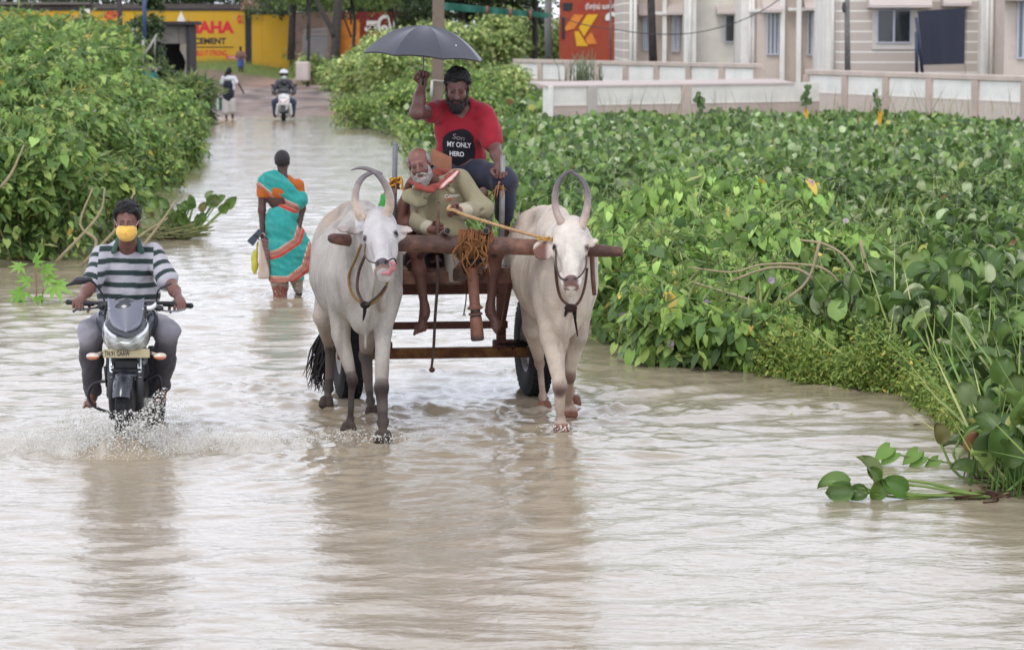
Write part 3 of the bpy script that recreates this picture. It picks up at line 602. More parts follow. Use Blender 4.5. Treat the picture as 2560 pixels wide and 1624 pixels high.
# yoke across both necks
yk = thing('yoke', 'long dark wooden yoke beam lying across both bulls necks', 'yoke', P(1200, 611, 18.9))
m = MB(); yp = [(820, 595, 18.70), (832, 596, 18.71), (870, 600, 18.76), (990, 607, 18.90), (1080, 610, 18.94), (1150, 612, 18.93), (1230, 613, 18.93), (1330, 618, 18.95), (1440, 623, 18.97), (1510, 627, 18.98), (1549, 629, 18.99), (1557, 629, 18.99)]
m.tube([P(*p) for p in yp], [.018, .036, .044, .060, .062, .068, .064, .058, .053, .044, .035, .028], 22, sub=4, flat=.95); yb = m.build('beam', M_WOOD, yk, True)
m = MB(); m.tube([P(1480, 640, 18.92), P(1482, 690, 18.92), P(1486, 738, 18.9)], [.017, .016, .014], 10); m.build('yoke_pin', M_WOOD, yk, True)
m = MB(); m.tube([P(902, 615, 18.86), P(897, 660, 18.84), P(893, 700, 18.84)], [.014, .013, .011], 8); m.build('yoke_pin', M_WOOD, yk, True)
r = np.random.default_rng(9); m = MB()
yc = P(1180, 613, 18.93)
for i in range(46):                                    # coir lashing round the yoke's middle
    th = np.linspace(0, 2*math.pi, 17)+r.random()*6; x0 = r.uniform(-.10, .105); tl = r.normal()*.02; q = .074+.02*r.random()*(1-abs(x0)*6)
    q = max(q, .072); m.tube(np.stack([yc[0]+x0+tl*np.cos(th+1), yc[1]+q*np.cos(th), yc[2]+.004+q*1.1*np.sin(th)+.012*np.sin(3*th+i)], -1), .0065, 6, col=np.array(C(132, 88, 58))*r.uniform(.6, 1.2))
for i in range(24):
    p = yc+V(r.uniform(-.10, .12), -.075-.02*r.random(), r.uniform(-.06, .07)); e = p+V(r.uniform(-.06, .06), r.uniform(-.02, .02), -r.uniform(.05, .2))
    m.tube([p, (p+e)/2+V(r.normal()*.03, -.02, .02), e], [.006, .006, .004], 6, col=np.array(C(140, 98, 62))*r.uniform(.6, 1.1), sub=4)
m.build('lashing', M_ROPE, yk, True, True)
m = MB(); m.box(P(1180, 668, 18.98), (.075, .05, .06), col=C(84, 58, 48), bev=.02); m.ball(P(1184, 654, 18.9), (.04, .02, .026), 12, col=C(26, 28, 34)); m.build('yoke_block', M_MATTE, yk, True, True)
# things slung below the deck
m = MB(); c = P(1137, 668, 20.0); m.lathe([(0, -.105), (.062, -.105), (.068, -.09), (.078, .09), (.084, .1), (.078, .1), (.06, -.07), (0, -.07)], c, None, 24, col=C(172, 166, 160)); bk = m.build('bucket', M_PAINT, None, True, True, label='small grey metal bucket hung below the cart deck', cat='bucket')
m = MB(); th = np.linspace(0, math.pi, 9); m.tube(np.stack([c[0]+.08*np.cos(th), np.full(9, c[1]), c[2]+.1+.07*np.sin(th)], -1), .004, 6, col=C(70, 66, 66)); m.build('handle', M_PAINT, bk, True, True)
s = SDF(.009, .05); s.ell(P(1075, 665, 20.3), (.15, .12, .10)); s.ell(P(1120, 690, 20.35), (.10, .1, .07)); s.ell(P(1035, 655, 20.35), (.1, .12, .08)); s.ell(P(1100, 632, 20.3), (.2, .1, .05)); s.disp(fold3(60, .009, 3))
sdfobj(s, 'sack', M_CLOTH, None, C(58, 52, 54), label='dark cloth sack slung under the cart between the legs of the old driver', cat='sack')
m = MB(); m.tube([P(1092, 640, 19.6), P(1095, 690, 19.4), P(1088, 790, 19.3), P(1084, 870, 19.3), P(1079, 918, 19.3)], [.009, .011, .0105, .010, .0085], 8, col=C(82, 68, 62), sub=4); m.ball(P(1080, 924, 19.3), (.022, .02, .02), 10, col=C(92, 66, 56)); m.build('hanging_rope', M_ROPE, None, True, True, label='thin dark rope with a knotted end dangling below the cart', cat='rope')
m = MB(); m.tube([P(1166, 700, 19.9), P(1165, 750, 19.9), P(1160, 782, 19.9)], .0045, 6, col=C(90, 70, 62), sub=3)
for i in range(4): m.tube([P(1160, 780, 19.9), P(1156+i*3, 790, 19.9)], .002, 4, col=C(100, 76, 66))
m.build('hanging_rope', M_ROPE, None, True, True, label='short frayed cord hanging just left of the turned wooden prop', cat='rope')
r = np.random.default_rng(3); m = MB()
for i in range(60):
    p = K(.57+np.clip(r.normal(), -1.6, 1.6)*.07, .06, .365+abs(r.normal())*.012); m.tube([p, p+r.normal(size=3)*[.04, .02, .015]], [.012, .006], 5, col=np.array(C(52, 42, 40))*r.uniform(.6, 1.2))
m.build('rope_bundle', M_ROPE, cart, True, True)
s = SDF(.007, .02); s.cap(P(948, 545, 19.9), P(958, 492, 19.9), .035, .02, flat=.4, ax=(0, 1, 0)); s.cap(P(966, 540, 19.9), P(972, 505, 19.9), .02, .015, flat=.4, ax=(0, 1, 0)); s.disp(fold3(120, .003, 1))
sdfobj(s, 'plastic_bag', mat('green plastic', vcol=True, rough=.3, trans=.4), None, C(84, 180, 84), label='bright green plastic bag tied behind the horns of the grey bull', cat='bag')
m = MB(); g = np.array([[P(1079+t*6, 378+u*36+t*8, 20.15) if 0 else P(1079+t*50, 371+t*22+u*(40), 20.15-.03*t) for t in np.linspace(0, 1, 5)] for u in np.linspace(0, 1, 4)]); m.sheet(g, .012, C(150, 102, 78))
m.build('board', M_MATTE, None, False, True, label='brown cardboard piece standing behind the shoulder of the old driver', cat='board')
# ---------------------------------------------------------------- people
SK = V(*C(112, 74, 66)); SKD = V(*C(84, 56, 50)); SKM = V(*C(118, 80, 70)); BLK = V(*C(26, 23, 25))
def person(label, loc, group=None): return thing('person', label, 'person', loc, group)
def skinpaint(base, extra=None, seed=1):
    def f(v):
        n = snoise(v, 22, seed); c = np.tile(base, (len(v), 1))*(1+.10*n[:, None]); 
        if extra: c = extra(v, c)
        return np.clip(c, 0, 1)
    return f
# ---- 1 the motorcyclist
pr = person('man in striped polo shirt and yellow face mask riding the black motorcycle', P(320, 1000, 18.9)*[1, 1, 0])
R = frame((0.03, -1, -.08)); hcn = P(318, 557, 18.75); sc = 1.08
b = SDF(.0065, .03); W = head(b, hcn, R, sc, P(319, 622, 18.9), .058)
b.ell(P(320, 672, 18.98), (.145, .085, .15)); b.ell(P(320, 740, 19.02), (.15, .10, .13)); b.cap(P(262, 634, 18.93), P(378, 634, 18.93), .055)
arms = [[P(258, 636, 18.93), P(228, 712, 18.80), P(204, 746, 18.52)], [P(383, 634, 18.93), P(424, 706, 18.80), P(449, 748, 18.52)]]
for i, a in enumerate(arms):
    b.chain(a[:2], [.056, .044]); b.cap(a[1], a[1]*.5+a[2]*.5, .046, .038); b.cap(a[1]*.5+a[2]*.5, a[2], .037, .026)
    sx = -1 if i == 0 else 1
    hand(b, a[2], V(sx*.12, -1, -.15), V(0, -.3, -1), V(-sx, 0, .05), (1.1, 1.35, .9), 1.05)
ft = [P(230, 978, 18.8), P(404, 966, 18.8)]
for f in ft: foot(b, f, V(0, -1, -.1))
for f in ft: b.cap(f, f+V(0, .02, .2), .035, .05)
sdfobj(b, 'body', M_SKIN, pr, skinpaint(SKM, lambda v, c: facepaint(v, c, W, sc, R, hcn, SKM)))
h = SDF(.006, .01); hairspr(h, hcn, R, sc, .07, -.05, .011, 2, .006); h.ell(W(0, -.0, .112), np.array([.062, .07, .035])*sc, R, .02)
sdfobj(h, 'hair', M_HAIR, pr, BLK)
mk = SDF(.005, .01)                                    # the yellow mask
mk.ell(W(0, .040, -.048), np.array([.066, .078, .062])*sc, R); mk.ell(W(0, .085, -.042), np.array([.026, .036, .046])*sc, R, .05)
mk.half(W(0, 0, -.006), R[:, 2]); mk.half(W(0, .022, 0), -R[:, 1]-.35*R[:, 2]); mk.disp(fold3(150, .0015, 4))
def mkp(v):
    c = np.tile(C(232, 186, 92), (len(v), 1)); d = np.linalg.norm((v-W(.005, .12, -.05))/[1, 3, 1.2], axis=1); return mixc(c, C(196, 138, 70), (1-ss(d, .005, .011))*.6)
sdfobj(mk, 'face_mask', M_CLOTH, pr, mkp)
for i in (-1, 1): m = MB(); m.tube([W(i*.058, .05, -.012), W(i*.074, .01, .012), W(i*.086, -.012, .018)], .0022, 5, col=C(214, 208, 200)); m.build('mask_strap', M_CLOTH, pr, True, True)
sh = SDF(.007, .035)
sh.ell(P(320, 672, 18.96), (.185, .13, .18)); sh.ell(P(320, 735, 18.98), (.215, .155, .15)); sh.cap(P(266, 640, 18.93), P(376, 640, 18.93), .068); sh.cap(P(296, 622, 18.93), P(340, 622, 18.93), .05)
sh.ell(P(322, 790, 18.95), (.2, .15, .1))
for a in arms: e = a[0]*.12+a[1]*.88; sh.cap(a[0], e, .072, .077)

sh.ell(P(319, 600, 18.9), (.062, .07, .05), None, .01, '-'); sh.cap(P(319, 615, 18.85), P(319, 650, 18.74), .04, .008, .006, '-')
sh.disp(fold3(30, .009, 7, [(.7, .1, .6), (-.6, .2, .7), (1, 0, .1)])); sh.disp(fold3(85, .0035, 9))
def stripe(v):
    z = v[:, 2]+.006*snoise(v, 9, 3); arm = None; u = z*1.0
    dl = [segd(v, a[0], a[1]) for a in arms]; S_ = np.zeros(len(v))
    col = np.tile(C(178, 176, 183), (len(v), 1))
    ph = (1.335-z)/.081
    for (d, t_), a, sg in zip(dl, arms, (-1, 1)):
        L = np.linalg.norm(a[1]-a[0]); out = (v[:, 0]-a[0][0])*sg
        ph = np.where((out > .015) & (d < .105), (t_*L)/.081+.18, ph)
    fr = ph-np.floor(ph); g = ss(fr, .5, .54)*(1-ss(fr, .94, .98)); return mixc(col, C(44, 60, 58), g)
shirt = sdfobj(sh, 'polo_shirt', M_CLOTH, pr, stripe)
cl = SDF(.006, .008)
for i in (-1, 1): cl.cap(P(319+i*24, 597, 18.93), P(319+i*34, 627, 18.83), .02, .026, flat=.45, ax=nrm(V(i*.5, -.6, .6)))
cl.cap(P(300, 598, 18.97), P(338, 598, 18.97), .025, flat=.6, ax=(0, 1, 0)); sdfobj(cl, 'collar', M_CLOTH, shirt, C(48, 80, 66))
tr = SDF(.008, .04)
tr.ell(P(320, 790, 19.02), (.18, .15, .12))
kn = [P(226, 830, 18.55), P(417, 826, 18.55)]
for k_, f, x in zip(kn, ft, (290, 350)):
    tr.cap(P(x, 795, 19.0), k_, .095, .082); tr.chain([k_, k_*.5+f*.5+V(0, .03, 0), f+V(0, .01, .01)], [.08, .074, .060], .03)
tr.disp(fold3(45, .009, 4, [(.2, .2, 1), (.5, 0, .8), (-.5, .1, .8)])); tr.disp(fold3(110, .0035, 6))
def trp(v):
    c = np.tile(C(156, 153, 162), (len(v), 1)); return mixc(c, C(70, 66, 72), ss(.74-v[:, 2]+.05*snoise(v, 8, 2), 0, .16))
sdfobj(tr, 'trousers', M_CLOTH, pr, trp)
# ---- 2 the old driver
pr = person('white bearded old man in khaki jacket and orange scarf driving the cart', P(1100, 700, 20.0)*[1, 1, 0])
R = frame((-.10, -1, -.16), (-.26, 0, 1)); hcn = P(1049, 411, 19.85); sc = 1.02
b = SDF(.0065, .03); W = head(b, hcn, R, sc, P(1088, 464, 20.0), .052)
b.ell(P(1100, 520, 20.06), (.12, .07, .18)); b.ell(P(1108, 585, 20.06), (.14, .10, .1))
aL = [P(1050, 486, 20.0), P(1044, 558, 19.92), P(1076, 573, 19.68)]; aR = [P(1152, 448, 20.0), P(1204, 520, 19.95), P(1150, 528, 19.68)]
b.chain(aL, [.05, .042, .026]); b.chain(aR, [.05, .042, .026])
hand(b, aL[2], V(1, -.15, .1), V(0, -1, -.1), V(.1, .1, 1), (1.2, 1.4, 1.), 1.0); hand(b, aR[2], V(-1, -.3, .15), V(-.2, -1, -.2), V(0, 0, 1), (1.2, 1.4, 1.), 1.0)
lg = [[P(1075, 600, 20.05), P(1040, 622, 19.68), P(1062, 772, 19.72)], [P(1130, 600, 20.05), P(1240, 628, 19.72), P(1226, 768, 19.78)]]
for l in lg:
    b.cap(l[0], l[1], .085, .06); c1 = l[1]*.65+l[2]*.35+V(0, .025, 0); b.chain([l[1], c1, l[2]], [.052, .045, .026], .03); b.ell(l[1], .056)
foot(b, lg[0][2]+V(0, 0, -.01), V(-.42, -.9, -1.3), V(0, -.8, .6), .98); foot(b, lg[1][2]+V(0, 0, -.01), V(.55, -.9, -.8), V(0, -.6, .8), .98)
for l in lg: b.cap(l[2]+V(0, 0, .02), l[2]+V(0, -.01, -.04), .028, .032)
def fx(v, c):
    L = (v-hcn)@R/sc; m_ = (np.linalg.norm(L, axis=1) < .17); c = mixc(c, C(140, 92, 78), m_*ss(L[:, 1], 0, .06)*ss(L[:, 2], -.03, .02)*.5)
    c = facepaint(v, c, W, sc, R, hcn, SKM, C(150, 84, 76), True, V(*C(70, 60, 58))); 
    return mixc(c, SKD, ss(1.1-v[:, 2], 0, .1)*.75)
sdfobj(b, 'body', M_SKIN, pr, skinpaint(V(*C(112, 74, 66)), fx, 3))
hb = SDF(.0055, .012)                                  # white beard, moustache, thin hair on the back and sides
hb.ell(W(0, .052, -.095), np.array([.052, .05, .048])*sc, R); hb.ell(W(0, .045, -.128), np.array([.036, .04, .036])*sc, R, .02)
for i in (-1, 1):
    hb.ell(W(i*.052, .02, -.062), np.array([.022, .036, .055])*sc, R, .02); hb.cap(W(i*.006, .098, -.047), W(i*.04, .078, -.064), .011*sc, .008*sc, .01)
    hb.ell(W(i*.07, -.015, .03), np.array([.016, .05, .04])*sc, R, .01)
hb.ell(W(0, -.055, .0), np.array([.074, .06, .07])*sc, R, .02); hb.cap(W(-.012, .09, -.064), W(.012, .09, -.064), .011, None, .004, '-')
hb.disp(fold3(210, .004, 6)); hb.disp(fold3(480, .002, 8))
def hbp(v):
    L = (v-hcn)@R/sc; c = np.tile(C(160, 152, 146), (len(v), 1)); n = snoise(v, 90, 4); c = mixc(c, C(118, 108, 104), ss(n, -.2, .6)*.5)
    return mixc(c, C(92, 82, 80), ss(.02-L[:, 1], 0, .05)*ss(L[:, 2], -.05, .0)*.8)
sdfobj(hb, 'hair', M_HAIR, pr, hbp)
jk = SDF(.0075, .035)
jk.ell(P(1102, 520, 20.04), (.18, .13, .2)); jk.ell(P(1108, 585, 20.0), (.19, .16, .12)); jk.cap(P(1060, 480, 20.0), P(1142, 446, 20.0), .060); jk.ell(P(1092, 466, 20.02), (.1, .085, .06))
jk.chain([aL[0], aL[1]], [.062, .060]); jk.chain([aL[1], aL[2]*.86+aL[1]*.14], [.058, .046]); jk.chain([aR[0], aR[1]], [.070, .072]); jk.chain([aR[1], aR[2]*.85+aR[1]*.15], [.07, .055])
jk.cap(P(1022, 488, 19.90), P(1046, 500, 19.88), .062, .05, .02, flat=.4, ax=nrm(V(-.3, -1, .3)))
jk.ell(P(1080, 440, 19.95), (.055, .09, .06), None, .01, '-')
jk.cap(P(1096, 470, 19.86), P(1100, 600, 19.82), .012, None, .01, '-')
jk.cap(P(1100, 470, 19.85), P(1095, 590, 19.84), .01, .012, .006)
for p0, p1, r0 in ((P(1140, 470, 19.87), P(1158, 560, 19.85), .012), (P(1060, 540, 19.87), P(1100, 575, 19.83), .012), (P(1170, 500, 19.86), P(1215, 500, 19.85), .010), (P(1040, 525, 19.9), P(1075, 548, 19.86), .012), (P(1180, 530, 19.82), P(1210, 525, 19.85), .008)):
    jk.cap(p0, p1, r0, None, .02, '-')
jk.disp(fold3(26, .008, 12, [(.9, .1, .4), (.3, 0, -.95)])); jk.disp(fold3(62, .0045, 3))
jk.cap(P(1092, 468, 19.86), P(1064, 486, 19.84), .012, .02, .008); jk.cap(P(1108, 462, 19.86), P(1128, 478, 19.84), .014, .02, .008)
def jkp(v):
    c = np.tile(C(148, 140, 112), (len(v), 1)); n = snoise(v, 7, 2); c = mixc(c, C(132, 122, 94), ss(n, 0, 1)*.5)
    for a in (aL, aR): d = (v-a[2])@nrm(a[2]-a[1]); c = mixc(c, C(188, 178, 158), ss(d, -.085, -.06)*(np.linalg.norm(v-a[2], axis=1) < .14)*.7)
    return c
jacket = sdfobj(jk, 'jacket', M_CLOTH, pr, jkp)
nf = wrapper([jacket], .006); 
lm = mat('print white', base=C(226, 214, 204), rough=.8); lo = mat('print orange', base=C(206, 96, 72), rough=.8)
fit_text('Caltmm', P(1129, 492, 19.8), V(1, 0, .10), V(0, 0, 1), .105, .026, lm, jacket, 'chest_logo', .02, nf); fit_text('//R', P(1124, 501, 19.8), V(1, 0, .1), V(0, 0, 1), .055, .02, lo, jacket, 'chest_logo', .02, nf)
for p_ in (P(1122, 463, 19.84), P(1098, 505, 19.84)): m = MB(); m.ball(p_, .009, 8, col=C(120, 96, 84)); m.build('button', M_PAINT, jacket, True, True)
sf = SDF(.006, .012)
spt = [P(1140, 432, 19.9), P(1123, 446, 19.84), P(1100, 465, 19.78), P(1070, 474, 19.76), P(1045, 465, 19.78), P(1032, 458, 19.83), P(1050, 440, 19.98), P(1090, 432, 20.06), P(1130, 430, 20.0)]
sf.chain(spt, [.024, .027, .025, .023, .02, .016, .026, .028, .028], .02, flat=.55, ax=nrm(V(0, -1, .5))); sf.disp(fold3(120, .004, 5, [(.2, 0, 1), (.5, .2, .8)]))
def sfp(v):
    c = np.tile(C(138, 66, 56), (len(v), 1)); a_, b_ = P(1142, 432, 19.85), P(1092, 476, 19.75)
    for o in (-.018, .006):
        off = nrm(V(.55, 0, .83))*o; d, t_ = segd(v*[1, 0, 1], (a_+off)*[1, 0, 1], (b_+off)*[1, 0, 1]); c = mixc(c, C(222, 184, 176), (1-ss(d, .006, .010))*(1-ss(t_, .55, .9)))
    return c
sdfobj(sf, 'scarf', M_CLOTH, pr, sfp)
m = MB(); m.tube([P(1093, 590, 19.58), P(1094, 560, 19.58), P(1095, 530, 19.6), P(1092, 503, 19.62)], [.011, .012, .010, .006], 8, sub=3); m.build('driving_stick', M_WOOD, None, True, label='short dark stick held upright in the fist of the old driver', cat='stick')
m = MB(); pts = [P(1126, 512, 19.56), P(1120, 524, 19.55), P(1135, 526, 19.56), P(1160, 537, 19.48), P(1240, 562, 19.25), P(1320, 585, 19.0), P(1372, 597, 18.85)]
m.tube(pts, [.010, .012, .013, .0125, .012, .011, .011], 8, col=C(196, 160, 116), sub=5)
for i in range(10): p = P(1340+i*4.5, 598+((i*7) % 5)-2, 18.82); m.tube([p, p+V(.03, -.01, .012*((i % 3)-1))], .007, 6, col=C(206, 160, 92))
m.build('rein', M_ROPE, None, True, True, label='taut pale rope from the old driver hand to the cream bull', cat='rope')
# ---- 3 the umbrella holder
pr = person('young black bearded man in red t-shirt sitting high on the cart under the umbrella', P(1150, 700, 20.4)*[1, 1, 0])
R = frame((0.0, -1, -.42), (.03, 0, 1)); hcn = P(1143, 219, 20.25); sc = 1.12
b = SDF(.0065, .03); W = head(b, hcn, R, sc, P(1146, 275, 20.42), .06)
b.ell(P(1146, 320, 20.45), (.165, .11, .17)); b.cap(P(1090, 272, 20.43), P(1205, 278, 20.43), .06); b.ell(P(1150, 400, 20.5), (.16, .13, .15))
aL = [P(1088, 282, 20.42), P(1042, 281, 20.16), P(1055, 212, 20.22)]; aR = [P(1212, 286, 20.42), P(1234, 362, 20.33), P(1248, 412, 20.12)]
for a in (aL, aR): b.cap(a[0], a[1], .056, .05); b.cap(a[1], a[1]*.5+a[2]*.5, .05, .042); b.cap(a[1]*.5+a[2]*.5, a[2], .042, .029)
hand(b, aL[2], V(.02, -.05, 1), V(.4, -1, 0), V(-1, -.2, .1), (1.35, 1.5, 1.2), 1.08); hand(b, aR[2], V(.05, -.25, -1), V(.3, -1, .1), V(-1, -.3, 0), (1.35, 1.5, 1.1), 1.12)
lg = [[P(1115, 430, 20.45), P(1095, 462, 20.12), P(1090, 590, 20.25)], [P(1185, 430, 20.45), P(1262, 452, 20.15), P(1262, 560, 20.3)]]
for l in lg: b.cap(l[0], l[1], .09, .07); b.chain([l[1], l[1]*.6+l[2]*.4+V(0, .02, 0), l[2]], [.065, .052, .034])
for l in lg: b.cap(l[2], l[2]+V(0, .02, -.12), .034, .03); foot(b, l[2]+V(0, .02, -.10), V(0, -1, -.1))
def fx(v, c):
    c = facepaint(v, c, W, sc, R, hcn, SKD, C(90, 50, 48), False); L = (v-hcn)@R/sc
    for i in (-1, 1): d, _ = segd(L, (i*.018, .09, .0), (i*.042, .082, -.001)); c = mixc(c, (.008, .006, .006), (1-ss(d, .003, .007))*.9)
    return c
sdfobj(b, 'body', M_SKIN, pr, skinpaint(V(*C(102, 68, 62)), fx, 5))
h = SDF(.006, .012); hairspr(h, hcn, R, sc, .07, -.055, .012, 4, .006); h.ell(W(0, .02, .105), np.array([.066, .066, .036])*sc, R, .02)
sdfobj(h, 'hair', M_HAIR, pr, BLK*.8)
h = SDF(.0055, .012)
h.ell(W(0, .045, -.1), np.array([.052, .05, .052])*sc, R); h.ell(W(0, .05, -.13), np.array([.04, .042, .035])*sc, R, .02)
for i in (-1, 1): h.ell(W(i*.056, .02, -.06), np.array([.018, .034, .06])*sc, R, .02); h.cap(W(i*.004, .096, -.048), W(i*.034, .082, -.06), .008*sc, .007*sc, .01)
h.cap(W(-.014, .092, -.062), W(.014, .092, -.062), .008, None, .004, '-'); h.disp(fold3(220, .0035, 6)); sdfobj(h, 'beard', M_HAIR, pr, BLK*.8)
sh = SDF(.007, .035)
sh.ell(P(1147, 325, 20.46), (.185, .135, .19)); sh.ell(P(1150, 385, 20.5), (.185, .145, .15)); sh.cap(P(1094, 276, 20.43), P(1204, 280, 20.43), .07); sh.cap(P(1130, 262, 20.43), P(1168, 264, 20.43), .055)
sh.cap(aL[0], aL[0]*.75+aL[1]*.25, .078, .08); sh.cap(aR[0], aR[0]*.12+aR[1]*.88, .08, .082)
sh.ell(P(1148, 262, 20.36), (.085, .12, .07), None, .01, '-'); sh.cap(P(1150, 270, 20.3), P(1158, 290, 20.22), .06, .04, .01, '-')
sh.half(P(1150, 424, 20.5), V(0, 0, -1))
sh.disp(fold3(26, .012, 21, [(.8, .1, .5), (-.4, 0, .9), (1, 0, 0)])); sh.disp(fold3(75, .004, 9))
def shp(v):
    c = np.tile(C(150, 32, 46), (len(v), 1)); a = (v[:, 0]-P(1146, 372, 20.3)[0])/.132; z = (v[:, 2]-P(1146, 373, 20.3)[2])/.155
    n = .06*snoise(v, 30, 5); m_ = (1-ss(np.sqrt(np.abs(a)**2.6+np.abs(z)**2.6)+n, .88, .94))*(v[:, 1] < 20.42)
    c = mixc(c, C(26, 22, 30), m_); return c
shirt = sdfobj(sh, 't_shirt', M_CLOTH, pr, shp); nf = wrapper([shirt], .006)
pw = mat('shirt print', base=C(206, 202, 204), rough=.8); pg = mat('shirt print grey', base=C(150, 140, 140), rough=.8)
fit_text('Son', P(1146, 345, 20.2), V(1, 0, -.22), V(.25, 0, 1), .085, .036, pg, shirt, 'shirt_lettering', -.01, nf)
fit_text('MY ONLY', P(1147, 364, 20.2), V(1, 0, -.08), V(0, 0, 1), .175, .038, pw, shirt, 'shirt_lettering', .03, nf)
fit_text('HERO', P(1141, 387, 20.2), V(1, 0, -.08), V(0, 0, 1), .105, .036, pw, shirt, 'shirt_lettering', .03, nf)
tr = SDF(.008, .04); tr.ell(P(1152, 432, 20.5), (.18, .15, .10))
for l in lg: tr.cap(l[0], l[1], .105, .09); tr.cap(l[1], l[1]*.22+l[2]*.78, .088, .07)
tr.disp(fold3(40, .006, 4)); sdfobj(tr, 'shorts', M_CLOTH, pr, C(44, 46, 62))
# ---- hidden passenger: only a bent arm shows beside the old driver
pr = person('hidden passenger whose bare bent arm shows just left of the khaki jacket', P(1030, 700, 20.35)*[1, 1, 0])
b = SDF(.008, .03); R = frame((0, -1, -.1)); hc4 = P(1062, 432, 20.42); W = head(b, hc4, R, .95, P(1062, 478, 20.45))
b.ell(P(1050, 530, 20.5), (.13, .1, .2)); b.chain([P(1022, 500, 20.45), P(996, 558, 20.1), P(1022, 462, 20.05)], [.05, .05, .026]); b.cap(P(996, 555, 20.1), P(1008, 512, 20.07), .052, .042)
hand(b, P(1022, 462, 20.05), V(.5, -.1, 1), V(1, 0, -.2), V(0, -1, 0), (.6, .8, .6)); b.chain([P(1075, 500, 20.45), P(1100, 560, 20.4), P(1060, 580, 20.2)], [.05, .045, .028]); b.cap(P(1060, 580, 20.2), P(1050, 582, 20.1), .026, .02)
for x in (1030, 1075): b.chain([P(x, 590, 20.5), P(x-10, 560, 20.1), P(x-8, 600, 20.15)], [.085, .06, .04])
sdfobj(b, 'body', M_SKIN, pr, skinpaint(V(*C(126, 84, 72)), None, 6))
h = SDF(.008, .012); hairspr(h, hc4, R, .95, .05); sdfobj(h, 'hair', M_HAIR, pr, BLK)
g = SDF(.01, .03); g.ell(P(1052, 535, 20.5), (.15, .12, .17)); g.cap(P(1025, 500, 20.45), P(1010, 525, 20.34), .06, .055); g.ell(P(1050, 590, 20.4), (.17, .2, .07)); sdfobj(g, 'dark_garment', M_CLOTH, pr, C(40, 38, 46))
# ---- umbrella
um = thing('umbrella', 'black folding umbrella held open above the man in the red t-shirt', 'umbrella', P(1058, 195, 20.22))
uc = P(1059, 142, 20.28); ax = nrm(V(.075, .17, 1)); Ru = frame(V(0, -1, 0), ax); Ru = np.array([Ru[:, 0], Ru[:, 1], ax]).T; nr_, ns = 14, 64; RU = .452
def um_pt(t_, a, dz=0.):
    k = a/(2*math.pi)*8; f = k-math.floor(k); dip = (1-abs(2*f-1))
    dip = math.sin(math.pi*f); r_ = RU*t_*(1-.07*dip*t_); z = .225*(1-t_**2.3)-.0*dip+.018*dip*t_*(1-t_)*0+.012*dip*t_**3
    return uc+Ru@V(r_*math.cos(a+.45), r_*math.sin(a+.45), z+dz-.05*dip*t_*(1-t_)*1.6)
g = np.array([[um_pt(t_, a) for t_ in np.linspace(.02, 1, nr_)] for a in np.linspace(0, 2*math.pi, ns+1)])
M_UMB = mat('umbrella cloth', vcol=True, rough=.55, spec=.4, sheen=.2, bump=.15, bscale=30, noise=.1, nscale=5)
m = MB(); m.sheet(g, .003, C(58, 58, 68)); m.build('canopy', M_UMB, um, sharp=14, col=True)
m = MB(); m.sheet(g-ax*.007, .003, C(44, 34, 33)); m.build('underside_sheet', M_UMB, um, sharp=12, col=True)  # second sheet just below the canopy, in a darker brown
m = MB()
for k_ in range(8):
    a = k_*math.pi/4; m.tube([um_pt(t_, a, -.006) for t_ in np.linspace(.03, .99, 9)], .0024, 5, col=C(96, 92, 96)); m.tube([um_pt(.52, a, -.008), uc+Ru@V(0, 0, .06)], .002, 5, col=C(90, 86, 90))
m.build('rib', M_PAINT, um, True, True)
m = MB(); m.tube([uc+ax*.235, uc+ax*.05, P(1057, 178, 20.22), P(1056, 215, 20.2)], [.005, .005, .006, .006], 8, col=C(120, 118, 122)); m.build('shaft', M_PAINT, um, True, True)
m = MB(); m.tube([P(1057, 188, 20.2), P(1056, 214, 20.2)], .013, 10, col=C(24, 24, 26)); m.tube([P(1056, 214, 20.2), P(1059, 232, 20.2), P(1057, 250, 20.2)], .003, 5, col=C(30, 30, 34), sub=3); m.build('handle', M_PAINT, um, True, True)
m = MB(); m.ball(P(1140, 114, 19.86), (.006, .004, .005), 8, col=C(220, 220, 220)); m.build('rivet', M_PAINT, um, True, True)
# ---- 4 woman in sari seen from behind
pr = person('woman seen from behind in teal sari and orange blouse wading away with bags', G(715, 738))
R = frame((.12, 1, -.02)); dd = 28.9; hcn = P(706, 404, dd); sc = .98
q = lambda x, y, o=0.: P(x, y, dd+o)
b = SDF(.008, .03); W = head(b, hcn, R, sc, q(709, 448, -.02), .045)
b.ell(q(704, 452), (.09, .06, .05)); b.ell(q(702, 490), (.15, .09, .16)); b.ell(q(700, 560), (.14, .1, .16)); b.cap(q(662, 463), q(744, 460), .045)
aL = [q(656, 466), q(655, 525, -.02), q(656, 582, -.05)]; aR = [q(746, 464), q(755, 520, .02), q(748, 566, -.02)]
for a in (aL, aR): b.chain(a, [.046, .038, .025])
hand(b, aL[2], V(0, -.1, -1), V(1, 0, 0), V(0, -1, 0), (.9, 1.1, .8), .95); hand(b, aR[2], V(0, .2, -1), V(-1, 0, 0), V(0, -1, 0), (.7, .9, .6), .95)
b.chain([q(690, 640), q(697, 700), q(700, 745)], [.08, .055, .04]); b.chain([q(735, 640), q(745, 700, .15), q(747, 735, .2)], [.08, .05, .035])
sdfobj(b, 'body', M_SKIN, pr, skinpaint(SKD*.9, None, 7))
h = SDF(.007, .01); h.ell(W(0, -.015, .03), np.array([.082, .1, .095])*sc, R); h.box(W(0, .12, -.06), V(.13, .09, .11), R, .02, .01, '-'); h.box(W(0, 0, -.16), V(.2, .2, .09), R, .01, .01, '-'); h.disp(fold3(200, .003, 3)); sdfobj(h, 'hair', M_HAIR, pr, C(44, 38, 42))
